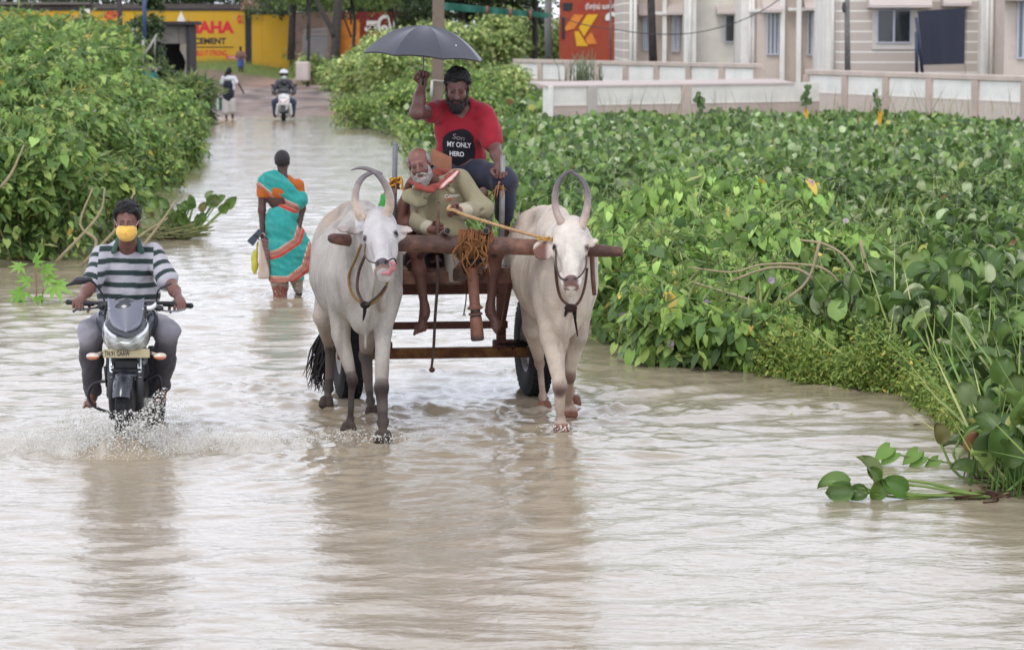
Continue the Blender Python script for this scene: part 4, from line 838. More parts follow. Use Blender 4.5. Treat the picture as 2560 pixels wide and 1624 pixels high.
bl_ = SDF(.008, .03); bl_.ell(q(702, 478), (.165, .11, .11)); bl_.cap(q(664, 464), q(742, 461), .056); bl_.cap(q(690, 452), q(722, 450), .05)
for a in (aL, aR): bl_.cap(a[0], a[0]*.38+a[1]*.62, .06, .056)
bl_.half(q(700, 500), V(-.15, 0, -1)); bl_.disp(fold3(60, .003, 3)); sdfobj(bl_, 'blouse', M_CLOTH, pr, C(176, 92, 36))
sr = SDF(.009, .05)
sr.chain([q(701, 535), q(704, 570), q(708, 620), q(718, 706)], [.14, .165, .17, .19], .06, flat=.85, ax=(0, 1, 0)); sr.cap(q(735, 590, .02), q(762, 655, .05), .09, .10, .07); sr.cap(q(745, 575), q(774, 622, .02), .04, .05, .05)
sr.cap(q(660, 456, -.03), q(690, 480, -.05), .065, .07, .03, flat=.6, ax=(0, 1, 0)); sr.cap(q(662, 450, -.02), q(752, 500, -.03), .07, .085, .03, flat=.75, ax=(0, 1, 0)); sr.cap(q(688, 438, -.06), q(722, 470, -.08), .05, .06, .03, flat=.6, ax=(0, 1, 0)); sr.cap(q(674, 446, -.07), q(745, 500, -.09), .062, .06, .03, flat=.5, ax=(0, 1, 0)); sr.cap(q(738, 492, -.05), q(728, 535, -.02), .045, .075, .04)
sr.half(q(700, 703), V(.06, 0, -1)); sr.ell(q(672, 508, -.05), (.10, .2, .05), None, .03, '-'); sr.ell(q(743, 444, -.05), (.085, .2, .07), None, .02, '-')
sr.disp(fold3(30, .007, 2, [(.35, 0, .93), (.55, .1, .8)])); sr.disp(fold3(80, .004, 6, [(.3, 0, 1), (.8, 0, .4)]))
def srp(v):
    c = np.tile(C(46, 146, 140), (len(v), 1)); n = snoise(v, 30, 4); c = mixc(c, C(80, 168, 160), ss(n, -.1, .8)*.45)
    bands = [([q(646, 466), q(680, 494), q(740, 520)], .05), ([q(665, 640), q(700, 630), q(745, 600), q(756, 560)], .045), ([q(665, 698), q(725, 699), q(765, 668), q(782, 610)], .05)]
    for pts, w in bands:
        d = 9+np.zeros(len(v)); sg = np.zeros(len(v))
        for i in range(len(pts)-1):
            di, t_ = segd(v*[1, 0, 1], pts[i]*[1, 0, 1], pts[i+1]*[1, 0, 1]); ab = nrm((pts[i+1]-pts[i])*[1, 0, 1]); nn = V(-ab[2], 0, ab[0]); s_ = (v-pts[i])@nn
            sg = np.where(di < d, s_, sg); d = np.minimum(d, di)
        m_ = 1-ss(d, w*.9, w); c = mixc(c, C(176, 116, 100), m_); c = mixc(c, C(186, 62, 48), m_*(1-ss(sg, -w*.45, -w*.35))); dots = (np.sin(v[:, 0]*330)*.5+.5)
        c = mixc(c, C(226, 206, 190), m_*ss(sg, w*.72, w*.8)*ss(dots, .3, .6)); c = mixc(c, C(90, 60, 70), m_*(1-ss(np.abs(sg-w*.1), .002, .005))*.7)
    return c
sdfobj(sr, 'sari', M_CLOTH, pr, srp)
pt = SDF(.009, .03); pt.chain([q(695, 680), q(699, 712), q(701, 748)], [.10, .085, .07], flat=1.0); pt.cap(q(735, 680, .05), q(746, 722, .12), .09, .05); pt.disp(fold3(60, .006, 3))
def ptp(v): c = np.tile(C(160, 148, 134), (len(v), 1)); return mixc(c, C(132, 80, 68), ss(q(0, 708)[2]-v[:, 2]+.02*snoise(v, 20, 3), 0, .04)*(v[:, 0] < q(722, 0)[0]))
sdfobj(pt, 'petticoat', M_CLOTH, pr, ptp)
s = SDF(.007, .015); s.box(q(661, 646, -.1), (.055, .03, .21), np.array([nrm(V(1, .3, -.05)), nrm(V(-.3, 1, 0)), nrm(V(.05, 0, 1))]).T, .02); s.disp(fold3(50, .006, 5))
def bgp(v):
    c = np.tile(C(190, 172, 158), (len(v), 1)); side = ss(v[:, 0]+.25*(v[:, 2]-q(0, 646)[2]), q(667, 646)[0], q(669, 646)[0]); c = mixc(c, C(128, 96, 92), side)
    return mixc(c, C(58, 44, 50), side*ss(np.sin(v[:, 2]*150+3*np.sin(v[:, 0]*90)), .5, .8)*(v[:, 2] > q(0, 655)[2])*.8)
bg = sdfobj(s, 'bag', M_CLOTH, None, bgp, label='tall beige cloth shopping bag in the left hand of the woman in the sari', cat='bag')
m = MB(); m.tube([q(648, 594, -.1), q(652, 585, -.1), q(660, 584, -.1), q(664, 596, -.1)], .007, 6, col=C(180, 160, 146), sub=3); m.build('strap', M_CLOTH, bg, True, True)
s = SDF(.007, .02); s.ell(q(637, 655, -.05), (.038, .035, .13)); s.cap(q(640, 640, -.05), q(645, 605, -.08), .02, .01); s.disp(fold3(70, .006, 8)); sdfobj(s, 'bag', mat('thin plastic', vcol=True, rough=.35, trans=.3), None, C(212, 204, 84), label='yellow plastic bag behind the beige bag of the wading woman', cat='bag')
m = MB(); Rs = frame(V(-.6, -.1, -.75), V(.4, -1, 0))
for o in (0, .02): g = np.array([[q(638, 592, -.12+o)+Rs@V(w_*(.033+.007*math.sin(u_*2)), u_*.088, .004) for w_ in np.linspace(-1, 1, 5)] for u_ in np.linspace(-1, 1, 9)]); m.sheet(g, .014, C(78, 82, 96) if o == 0 else C(60, 48, 54))
m.tube([q(634, 586, -.15), q(642, 590, -.17), q(648, 600, -.15)], .006, 6, col=C(40, 34, 40), sub=3); m.build('slippers', M_MATTE, None, False, True, label='pair of dark slippers carried in the hand of the wading woman', cat='slippers')
# ---- small far figures
def far_person(label, foot_px, H, spec, rest=.013):
    o = foot_px; pr = person(label, o); Q = lambda x, y, z: o+V(x, y, z)*H/1.65
    for name, m_, col, caps, kk in spec:
        s = SDF(rest, kk)
        for c_ in caps:
            if len(c_) == 2: s.ell(Q(*c_[0]), np.array(c_[1])*H/1.65)
            else: s.cap(Q(*c_[0]), Q(*c_[1]), c_[2]*H/1.65, c_[3]*H/1.65)
        s.disp(fold3(40, .004, 3)); sdfobj(s, name, m_, pr, col)
    return pr, Q
o = G(573, 300)
def bodyset(arms, legs, head_, hr=(.075, .09, .11)):
    c = [(head_, hr), ((head_[0], head_[1], head_[2]-.1), (0+head_[0], .02, 1.38), .05, .055), ((0, 0, 1.2), (.16, .1, .2)), ((0, 0, .95), (.15, .11, .15)), ((-.15, 0, 1.36), (.15, 0, 1.36), .05, .05)]
    for a in arms: c += [(a[0], a[1], .045, .038), (a[1], a[2], .038, .026), (a[2], tuple(np.array(a[2])+nrm(np.array(a[2])-a[1])*.09), .03, .02)]
    for l in legs: c += [(l[0], l[1], .085, .055), (l[1], l[2], .052, .035), (l[2], (l[2][0], l[2][1]+l[3], l[2][2]-.03), .035, .03)]
    return c
a1 = ((-.18, 0, 1.34), (-.25, .02, 1.08), (-.27, -.03, .85)); a2 = ((.18, 0, 1.34), (.34, -.02, 1.12), (.45, -.05, .92))
l1 = ((-.08, 0, .9), (-.09, 0, .5), (-.09, -.02, .05), .1); l2 = ((.08, 0, .9), (.09, .05, .5), (.1, .1, .08), .1)
far_person('black haired woman in white and dark clothes walking at the far water edge', o, 1.6, [
  ('body', M_SKIN, skinpaint(SKD, None, 2), bodyset([a1, a2], [l1, l2], (0.02, 0, 1.55)), .02),
  ('hair', M_HAIR, BLK, [((.02, -.02, 1.58), (.09, .1, .11)), ((-.04, -.06, 1.52), (-.13, -.1, 1.4), .06, .02)], .02),
  ('blouse', M_CLOTH, C(212, 212, 216), [((0, 0, 1.33), (.2, .13, .1)), ((-.17, 0, 1.34), (-.22, .01, 1.18), .075, .07), ((.17, 0, 1.34), (.25, 0, 1.2), .075, .07), ((.1, 0, 1.2), (.15, 0, 1.0), .08, .06)], .03),
  ('tunic', M_CLOTH, C(40, 42, 56), [((-.02, -.03, 1.1), (.17, .13, .18)), ((-.02, -.02, .85), (.2, .15, .2)), ((-.05, -.02, .7), (-.07, 0, .6), .13, .1)], .04),
  ('skirt', M_CLOTH, C(196, 188, 184), [((-.1, 0, .6), (-.11, 0, .27), .13, .12), ((.1, .02, .6), (.12, .04, .3), .12, .11)], .05)])
s = SDF(.014, .02); s.box(G(573, 300)+V(-.37, -.05, .52), (.06, .05, .22), None, .03); s.box(G(573, 300)+V(-.27, .05, .5), (.06, .05, .2), None, .03)
def bgp(v): c = np.tile(C(206, 204, 200), (len(v), 1)); return mixc(c, C(52, 110, 88), ss(v[:, 0], o[0]-.32, o[0]-.30))
sdfobj(s, 'bag', M_CLOTH, None, bgp, label='white and green carrier bag in the hand of the far walking woman', cat='bag')
o = P(602, 195, 145); a1 = ((-.17, 0, 1.34), (-.22, -.1, 1.12), (-.05, -.2, 1.05)); a2 = ((.17, 0, 1.34), (.25, -.05, 1.12), (.16, -.16, .98))
l1 = ((-.08, 0, .9), (-.08, 0, .5), (-.07, 0, .05), -.12); l2 = ((.08, 0, .9), (.08, 0, .5), (.1, 0, .05), -.12)
far_person('man in brown shirt and blue checked wrap standing on the verge before the yellow wall', o, 1.6, [
  ('body', M_SKIN, skinpaint(SKD, None, 2), bodyset([a1, a2], [l1, l2], (0, -.02, 1.55)), .02), ('hair', M_HAIR, C(60, 50, 52), [((0, .0, 1.6), (.085, .095, .08))], .02),
  ('shirt', M_CLOTH, C(128, 98, 82), [((0, 0, 1.22), (.2, .14, .22)), ((-.17, 0, 1.32), (-.23, -.08, 1.14), .08, .07), ((.17, 0, 1.32), (.25, -.05, 1.14), .08, .08)], .04),
  ('wrap_cloth', M_CLOTH, C(70, 88, 140), [((0, 0, .92), (.19, .15, .15)), ((0, 0, .85), (0, 0, .66), .17, .18)], .04)], .018)
# scooter rider
dS = 86.6; q = lambda x, y, o_=0.: P(x, y, dS+o_)
pr = person('rider in black jacket and white helmet on the far white scooter', q(711, 270)*[1, 1, 0])
s = SDF(.012, .03); s.ell(q(710, 188), (.09, .1, .12)); s.cap(q(710, 196), q(710, 205), .06, .06); s.ell(q(710, 222, .1), (.17, .12, .22)); s.cap(q(697, 206, .1), q(723, 206, .1), .06, .06)
for i in (-1, 1):
    s.chain([q(710+i*15, 207, .1), q(710+i*24, 222, .0), q(710+i*24, 234, -.3)], [.055, .045, .035]); s.ell(q(710+i*22, 236, -.32), (.05, .05, .04)); s.chain([q(710+i*8, 248, .2), q(710+i*22, 254, -.25), q(710+i*22, 290, -.1)], [.1, .07, .05]); s.cap(q(710+i*22, 290, -.1), q(710+i*23, 291, -.3), .045, .04)
sdfobj(s, 'body', M_SKIN, pr, SKD)
s = SDF(.012, .03); s.ell(q(710, 222, .1), (.21, .16, .25)); s.cap(q(696, 206, .1), q(724, 206, .1), .09, .09); s.cap(q(710, 201, .0), q(710, 207, .0), .09, .1)
for i in (-1, 1): s.chain([q(710+i*16, 208, .1), q(710+i*26, 222, .0), q(710+i*26, 232, -.25)], [.085, .075, .06])
s.disp(fold3(40, .006, 3)); jk_ = sdfobj(s, 'jacket', mat('glossy jacket', vcol=True, rough=.35, spec=.5), pr, C(52, 48, 56))
s = SDF(.012, .03)
for i in (-1, 1): s.chain([q(710+i*8, 248, .2), q(710+i*23, 256, -.25), q(710+i*22, 288, -.1)], [.12, .1, .07])
sdfobj(s, 'trousers', M_CLOTH, pr, C(58, 70, 92))
s = SDF(.01, .02); s.ell(q(710, 184), (.145, .16, .135)); s.box(q(710, 193, -.15), (.10, .13, .06), None, .02, .02, '-')
def hp(v): c = np.tile(C(206, 204, 206), (len(v), 1)); return mixc(c, C(60, 36, 38), (1-ss(np.abs(v[:, 2]-q(0, 186)[2]), .035, .05))*(v[:, 1] < dS+.05))
sdfobj(s, 'helmet', M_PAINT, pr, hp)
s = SDF(.01, .015); s.ell(q(710, 193.5, -.05), (.075, .07, .065)); sdfobj(s, 'face_mask', M_CLOTH, pr, C(208, 220, 206))
# ---------------------------------------------------------------- the black motorcycle
mb_ = thing('motorcycle', 'black commuter motorcycle with smoked visor splashing through the flood', 'motorcycle', P(306, 1100, 18.8)*[1, 1, 0])
BX = P(308, 900, 18.2)[0]; d0 = 18.05
q = lambda x, y, o=0.: P(x, y, d0+o)
gun = C(70, 76, 88); blk = C(30, 31, 34); chrome = mat('chrome', base=C(200, 204, 206), rough=.18, metal=.9, noise=.1)
gloss = mat('gloss paint', vcol=True, rough=.25, spec=.6, coat=.5, noise=.05); plast = mat('black plastic', vcol=True, rough=.5, spec=.5, noise=.1)
# front wheel and rear wheel
def wheel(name, c, r, w, par, tread=40, side=V(1, 0, 0), rimc=C(60, 60, 64)):
    Rw = np.array([nrm(np.cross(V(0, 0, 1), side)), V(0, 0, 1), side]).T; m = MB()
    m.lathe([(r*.72, -w*.5), (r*.86, -w), (r*.95, -w*.8), (r, -w*.3), (r, w*.3), (r*.95, w*.8), (r*.86, w), (r*.72, w*.5)], c, Rw, 40)
    for i in range(tread):
        a = i*2*math.pi/tread; Rt = Rw@np.array([[math.cos(a), -math.sin(a), 0], [math.sin(a), math.cos(a), 0], [0, 0, 1]])
        for k in (-1, 1): m.box(c+Rt@V(r+.001, 0, k*w*.35), (.004, r*.05, w*.22), Rt)
    o = m.build(name, M_TYRE, par, sharp=35); m = MB()
    m.lathe([(r*.74, -w*.45), (r*.66, -w*.5), (r*.62, -w*.2), (r*.62, w*.2), (r*.66, w*.5), (r*.74, w*.45)], c, Rw, 36, col=rimc); m.lathe([(0, -w), (.03, -w), (.035, 0), (.03, w), (0, w)], c, Rw, 16, col=rimc)
    for i in range(5):
        a = i*2*math.pi/5; m.beam(c+Rw@V(.02*math.cos(a), .02*math.sin(a), 0), c+Rw@V(r*.64*math.cos(a), r*.64*math.sin(a), 0), .03, .02, col=rimc, up=tuple(side))
    m.build('rim', plast, o, True, True); return o
fw = V(P(310, 1020, 18.15)[0], 18.30, .215)
wheel('front_wheel', fw, .30, .048, mb_); wheel('rear_wheel', V(fw[0]+.02, 19.52, .235), .30, .055, mb_)
# forks, fender
for i, x in ((-1, 279), (1, 349)): m = MB(); m.tube([q(x, 880, .22), q(x, 945, .12)], .0165, 12); m.build('fork_tube', chrome, mb_, True)
for i, x in ((-1, 279), (1, 349)): m = MB(); m.tube([q(x, 930, .13), q(x+i*-2, 985, .16), fw+V(i*.088, 0, 0)], [.027, .029, .03], 12, col=C(46, 46, 50)); m.ball(fw+V(i*.095, 0, 0), (.03, .035, .035), 10, col=C(60, 60, 62)); m.build('fork_leg', plast, mb_, True, True)
s = SDF(.006, .015); Rw = np.array([V(0, 1, 0), V(0, 0, 1), V(1, 0, 0)]).T
def fend(X, Y, Z):
    rr = np.sqrt((Y-fw[1])**2+(Z-fw[2])**2); ang = np.arctan2(Z-fw[2], -(Y-fw[1])); x = np.abs(X-fw[0]); hw = .066-.02*np.clip(1-ang/.9, 0, 1)
    d = np.maximum(np.abs(rr-(.335-x*x*9))-.006, x-hw); return np.maximum(d, np.maximum(.5-ang, ang-2.7)*.3)
s._add(fend, fw-.42, fw+.42, .005, '+'); s.box(q(315, 945, .14), (.085, .02, .018), None, .008); s.ell(q(315, 938, .1), (.075, .03, .02))
sdfobj(s, 'front_fender', gloss, mb_, C(44, 46, 54))
# headlamp shell, visor, lamp
s = SDF(.005, .02); s.ell(q(316, 832, .16), (.16, .13, .15)); s.ell(q(316, 790, .2), (.135, .1, .12)); s.half(q(316, 800, .10), V(0, -1, .1)); sdfobj(s, 'headlamp_shell', gloss, mb_, gun*np.ones(3)*.7 if 0 else C(48, 52, 60))
def lampsurf(u_, v_):                                    # crescent headlamp face
    x = 316+54*math.sin(u_*1.45)/math.sin(1.45); top = 812+34*(1-abs(u_)**1.5)-6*abs(u_)**3; bot = 874-30*abs(u_)**3.2; y = top+(bot-top)*v_
    return q(x, y, .03+.10*u_*u_-.045*math.sin(v_*math.pi)*(1-u_*u_*.6)-.02*v_)
g = np.array([[lampsurf(u_, v_) for v_ in np.linspace(0, 1, 12)] for u_ in np.linspace(-1, 1, 30)])
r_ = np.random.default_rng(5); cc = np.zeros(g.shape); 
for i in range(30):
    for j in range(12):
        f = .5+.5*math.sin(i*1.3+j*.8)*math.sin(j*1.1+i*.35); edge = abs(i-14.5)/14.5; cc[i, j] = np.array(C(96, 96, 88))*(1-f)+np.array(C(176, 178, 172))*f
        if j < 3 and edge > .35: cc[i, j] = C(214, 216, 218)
m = MB(); m.sheet(g, .012, cc); hl = m.build('headlight', mat('lamp glass', vcol=True, rough=.12, spec=.8, coat=1.), mb_, True, True)
m = MB(); e = [lampsurf(u_, 0) for u_ in np.linspace(-1, 1, 25)]+[lampsurf(u_, 1) for u_ in np.linspace(1, -1, 25)]; m.tube(np.array(e+e[:1]), .0045, 6, col=C(190, 192, 192)); m.build('lamp_bezel', plast, hl, True, True)
def visor(u_, v_):
    w = 46*math.sqrt(max(.02, 1-v_**5))*(1-.06*v_); y = 744+ (828+6-744)*v_ + (10*u_*u_*(1-v_))*-1 - (6*u_*u_)*0 + 12*(1-u_*u_)*0
    y = 744+12*(1-u_*u_)*(1-v_)*1.0+(830-744)*v_
    return q(315+u_*w, y, .20-.15*v_-.055*(1-u_*u_)+.0)
g = np.array([[visor(u_, v_) for v_ in np.linspace(0, 1, 16)] for u_ in np.linspace(-1, 1, 17)])
m = MB(); m.sheet(g, .005, C(104, 106, 118)); m.build('visor', mat('smoked visor', vcol=True, rough=.2, spec=.7, coat=.6), mb_, True, True)
for i in (-1, 1):
    for (x, y) in ((42, 772), (38, 802)): m = MB(); m.ball(q(315+i*x, y, .12), .006, 8); m.build('screw', chrome, mb_, True)
# tank and shrouds
s = SDF(.007, .03); s.ell(P(318, 792, 18.66), (.125, .3, .12)); s.cap(P(262, 790, 18.5), P(285, 860, 18.45), .05, .02); s.cap(P(374, 790, 18.5), P(352, 860, 18.45), .05, .02)
s.cap(P(252, 806, 18.48), P(276, 850, 18.42), .045, .014, flat=.5, ax=nrm(V(-.8, -.6, 0))); s.cap(P(382, 806, 18.48), P(358, 850, 18.42), .045, .014, flat=.5, ax=nrm(V(.8, -.6, 0)))
sdfobj(s, 'fuel_tank', gloss, mb_, C(58, 64, 76))
s = SDF(.008, .03); s.cap(P(318, 790, 18.95), P(318, 780, 19.7), .12, .09, flat=.6, ax=(0, 0, 1)); sdfobj(s, 'seat', plast, mb_, C(26, 26, 28))
s = SDF(.009, .03); s.box(P(318, 930, 18.75), (.12, .2, .17), None, .04); s.cap(P(318, 870, 18.5), P(318, 960, 18.5), .07, .06); s.cap(P(318, 860, 19.2), P(318, 850, 19.8), .08, .05); s.cap(P(338, 905, 18.45), P(352, 860, 18.5), .03, .03); s.box(P(342, 950, 18.6), (.07, .1, .12), None, .03)
s.disp(fold3(90, .004, 3)); sdfobj(s, 'engine', plast, mb_, C(40, 40, 42))
m = MB(); m.tube([P(350, 980, 18.6), P(370, 1010, 18.9), P(380, 1000, 19.4)], [.022, .03, .045], 12); m.build('exhaust', chrome, mb_, True)
# bars, grips, levers, mirrors
m = MB()
for i in (-1, 1): m.tube([q(316+i*18, 772, .42), q(316+i*45, 758, .36), q(316+i*80, 757, .34), q(325+i*128, 758, .40)], .0125, 10, col=blk, sub=3); m.ball(q(316+i*60, 765, .33), (.035, .03, .028), 10, col=blk); m.ball(q(316+i*42, 775, .3), (.04, .05, .03), 10, col=blk)
m.ball(q(264, 762, .33), (.045, .03, .025), 10, col=C(40, 38, 36)); m.ball(q(398, 770, .3), (.03, .03, .022), 10, col=C(44, 44, 46))
m.build('handlebar', plast, mb_, True, True)
for a, b_ in ((q(170, 755, .44), q(234, 759, .38)), (q(408, 759, .36), q(477, 764, .42))):
    m = MB(); m.tube([a, b_], .0175, 12, col=C(28, 28, 30)); m.ball(a if a[0] < b_[0]-.01 and a[0] < BX-.2 else b_, .019, 10, col=C(34, 34, 36)); m.build('grip', plast, mb_, True, True)
for pts in ([(182, 779), (195, 773), (220, 772), (244, 768)], [(462, 772), (440, 777), (415, 777), (392, 772)]):
    m = MB(); m.tube([q(x, y, .34) for x, y in pts], [.008, .0065, .006, .008], 8, col=C(60, 60, 64) if pts[0][0] < 300 else C(120, 118, 122), sub=3); m.build('lever', plast, mb_, True, True)
s = SDF(.005, .02); s.cap(q(168, 713, .32), q(200, 701, .3), .012, .034, flat=.55, ax=nrm(V(.2, .3, 1))); s.cap(q(200, 701, .3), q(222, 698, .3), .034, .026, flat=.6, ax=nrm(V(.2, .3, 1))); mi = sdfobj(s, 'mirror', plast, mb_, C(50, 48, 54))
m = MB(); m.tube([q(226, 700, .3), q(238, 710, .32), q(256, 735, .36), q(262, 758, .36)], [.009, .007, .006, .006], 8, col=blk, sub=3); m.build('stem', plast, mi, True, True)
s = SDF(.005, .02); s.cap(q(402, 720, .3), q(428, 708, .3), .010, .006, flat=3.0, ax=(0, 1, 0)); mi = sdfobj(s, 'mirror', plast, mb_, C(40, 40, 44))
m = MB(); m.tube([q(404, 719, .31), q(395, 727, .33), q(392, 745, .36), q(391, 760, .36)], [.006, .0055, .006, .006], 8, col=blk, sub=3); m.build('stem', plast, mi, True, True)
m = MB(); g = np.array([[q(367+u_*23, 765-u_*10+v_*10+4*math.sin(u_*3), .18-.02*math.sin(v_*3)) for v_ in np.linspace(0, 1, 6)] for u_ in np.linspace(0, 1, 8)]); m.sheet(g, .01, C(220, 220, 226)); m.build('brake_reservoir', gloss, mb_, True, True)
for pts in ([(266, 758), (262, 790), (270, 830), (272, 880)], [(372, 765), (388, 790), (376, 840), (350, 880)], [(272, 765), (290, 750), (300, 742)]): m = MB(); m.tube([q(x, y, .25) for x, y in pts], .005, 6, col=blk, sub=4); m.build('cable', plast, mb_, True, True)
# plate, indicators
m = MB(); m.box(q(316, 883, .03), (.152, .004, .029), None, C(176, 164, 130), bev=.003); pl = m.build('number_plate', M_PAINT, mb_, col=True)
fit_text('TN.91 GAAW', q(293, 883, .03)+V(0, -.0065, 0), V(1, 0, 0), V(0, 0, 1), .165, .034, mat('plate ink', base=C(36, 34, 30), rough=.6), pl, 'plate_lettering', .015)
for i in (-1, 1):
    s = SDF(.004, .01); c = q(316+i*84 if i > 0 else 232, 890, .02); s.ell(c, (.043, .03, .024)); s.cap(c, q(316+i*62, 882, .1), .014, .012)
    def ip(v, c=c): cc_ = np.tile(C(204, 186, 170), (len(v), 1)); cc_ = mixc(cc_, C(206, 106, 58), ss(c[2]-v[:, 2], -.004, .008)); return mixc(cc_, C(120, 118, 116), ss(np.abs(v[:, 0]-c[0]), .04, .05)*(np.abs(v[:, 0]-BX) < .2))
    sdfobj(s, 'indicator', mat('lamp glass'), mb_, ip)
m = MB(); m.box(q(316, 910, .2), (.08, .03, .035), None, blk, .01); m.box(q(316, 925, .16), (.10, .03, .014), None, blk, .006); m.build('fork_clamp', plast, mb_, col=True)
m = MB(); pts = [(272, 952), (240, 956), (224, 972), (221, 992), (232, 1012), (258, 1026), (280, 1030)]; m.tube([P(x, y, 18.5) for x, y in pts], .0105, 10, col=blk, sub=4); m.build('crash_guard', plast, mb_, True, True); m = MB(); pts = [(360, 950), (392, 938), (402, 950), (404, 985), (398, 1010), (372, 1026)]; m.tube([P(x, y, 18.5) for x, y in pts], .0105, 10, col=blk, sub=4); m.build('crash_guard', plast, mb_, True, True)
m = MB(); m.tube([P(263, 915, 18.4), P(264, 940, 18.4), P(266, 965, 18.45)], [.012, .006, .006], 8, col=blk); m.build('horn', plast, mb_, True, True)
# ---------------------------------------------------------------- far white scooter
sc_ = thing('scooter', 'small white scooter ridden towards the camera at the far water edge', 'scooter', G(711, 302))
q = lambda x, y, o_=0.: P(x, y, 86.3+o_)
s = SDF(.011, .03); s.cap(q(710, 245, -.25), q(710, 256, -.3), .18, .17, flat=.6, ax=(0, 1, 0)); s.cap(q(695, 262, -.2), q(693, 284, -.1), .05, .06); s.cap(q(725, 262, -.2), q(727, 284, -.1), .05, .06); s.cap(q(710, 262, -.25), q(710, 270, -.3), .14, .10, flat=.6, ax=(0, 1, 0)); s.cap(q(697, 288, .1), q(723, 288, .1), .05, .05); s.cap(q(710, 270, .5), q(710, 265, .9), .14, .1)
def sp(v):
    c = np.tile(C(222, 220, 218), (len(v), 1)); 
    for i in (-1, 1): d, _ = segd(v*[1, 0, 1], q(710+i*5, 255)*[1, 0, 1], q(710+i*13, 248)*[1, 0, 1]); c = mixc(c, C(206, 130, 110), (1-ss(d, .02, .035))*.7)
    d, _ = segd(v*[1, 0, 1], q(703, 244)*[1, 0, 1], q(717, 244)*[1, 0, 1]); return mixc(c, C(90, 88, 90), (1-ss(d, .012, .02))*.7)
sdfobj(s, 'body_shell', gloss, sc_, sp)
s = SDF(.011, .02); s.ell(q(710, 228, -.25), (.19, .12, .09)); s.cap(q(692, 232, -.3), q(728, 232, -.3), .03, .03); s.cap(q(682, 231, -.3), q(694, 232, -.3), .02, .025); s.cap(q(738, 231, -.3), q(726, 232, -.3), .02, .025); sdfobj(s, 'handlebar_cowl', plast, sc_, C(58, 58, 64))
for i in (-1, 1):
    s = SDF(.01, .01); s.ell(q(710+i*29, 213.5, -.3), (.06, .02, .035)); s.cap(q(710+i*27, 215, -.3), q(710+i*20, 228, -.3), .01, .01); sdfobj(s, 'mirror', plast, sc_, C(40, 40, 44))
wheel('front_wheel', V(G(711, 302)[0], 86.0, .2), .24, .055, sc_, 20); m = MB(); g_ = V(G(711, 302)[0], 86.0, .22); m.lathe([(.28, -.08), (.29, 0), (.28, .08)], g_, np.array([V(0, -1, 0), V(0, 0, 1), V(1, 0, 0)]).T, 16, a0=.2, a1=2.6, col=C(44, 44, 48)); m.build('front_fender', plast, sc_, True, True)
s = SDF(.02, .03); s.cap(q(710, 285, .2), q(710, 270, .9), .14, .16); s.cap(q(710, 263, .5), q(710, 262, 1.1), .12, .1); sdfobj(s, 'floor_and_seat', plast, sc_, C(36, 36, 40))
# ---------------------------------------------------------------- ground, water, banks
Rb = [(835, 268), (850, 300), (880, 325), (1000, 350), (1035, 450), (1150, 600), (1265, 700), (1500, 712), (1560, 738), (1575, 830), (1760, 905), (2000, 955), (2270, 985), (2370, 1050), (2410, 1110), (2390, 1190), (2440, 1245), (2760, 1290), (3400, 1330)]
Lb = [(480, 258), (540, 285), (545, 300), (492, 345), (480, 400), (500, 432), (435, 470), (405, 540), (385, 590), (270, 622), (190, 668), (0, 676), (-300, 690), (-1500, 800)]
def bnd(L):
    g = np.array([G(*p) for p in L]); o = np.argsort(g[:, 1]); return g[o, 1], g[o, 0]
RY, RX = bnd(Rb); LY, LX = bnd(Lb)
xr = lambda y: np.interp(y, RY, RX); xl = lambda y: np.where(y < LY[0], -99., np.interp(y, LY, LX))
rise = lambda y: np.interp(y, [0, 84, 88, 95, 145, 153, 400], [-.3, -.3, -.03, .05, .33, .72, 1.2])
def terr(x, y):
    s = np.maximum(x-np.where(y > RY[-1], xr(y)+0*(y-RY[-1]), xr(y)), xl(y)-x); b = ss(s, -.3, .7)
    n = .05*np.sin(x*1.7+y*.6)+.04*np.sin(x*.5-y*1.3)+.03*np.sin(3.1*x+2*y)
    far = ss(y, 84, 100); bank = np.maximum(rise(y), 0)+.10+.35*far*ss(s, 0, 3)+n*.8
    return rise(y)*(1-b)+bank*b, b, s
def fan(y0, y1, ny, nx, wide, p=1.):
    yy = y0*(y1/y0)**np.linspace(0, 1, ny)
    u = np.linspace(-1, 1, nx); X = u[None]*(yy[:, None]*wide+2.5); Y = np.repeat(yy[:, None], nx, 1)
    i = np.arange(ny-1)[:, None]*nx; j = np.arange(nx-1)[None]; a = i+j; q = np.stack([a, a+1, a+nx+1, a+nx], -1).reshape(-1, 4); return X, Y, q
X, Y, qd = fan(3, 700, 420, 360, .62); Z, b, s_ = terr(X, Y)
v = np.stack([X, Y, Z], -1).reshape(-1, 3); n = snoise(v*[1, 1, 0], 1.1, 4); n2 = snoise(v*[1, .6, 0], 4, 5)
c = np.tile(C(104, 92, 74), (len(v), 1)); bb = b.ravel(); yf = v[:, 1]
c = mixc(c, C(70, 74, 44), bb*ss(n, -.6, .4)); c = mixc(c, C(44, 46, 30), bb*ss(n2, 0, .8)*.7)
road = (1-bb)*ss(yf, 86, 90); c = mixc(c, C(146, 128, 118), road); c = mixc(c, C(98, 84, 80), road*ss(snoise(v*[1, .35, 0], 3, 8)+n*.3, -.1, .4)*.9); c = mixc(c, C(190, 182, 182), road*ss(n-n2, .4, .9)*.6)
sr_ = s_.ravel(); c = mixc(c, C(156, 112, 92), ss(yf, 84, 95)*(1-ss(np.abs(sr_-.2-.3*n), .3, 1.0))*(v[:, 0] > -6)*.9)
c = mixc(c, C(164, 128, 108), ss(yf, 120, 136)*(1-ss(yf, 140, 146))*.8*(1-bb*.6)); c = mixc(c, C(106, 122, 66), ss(yf, 141, 146)*(1-ss(yf, 153, 155)))
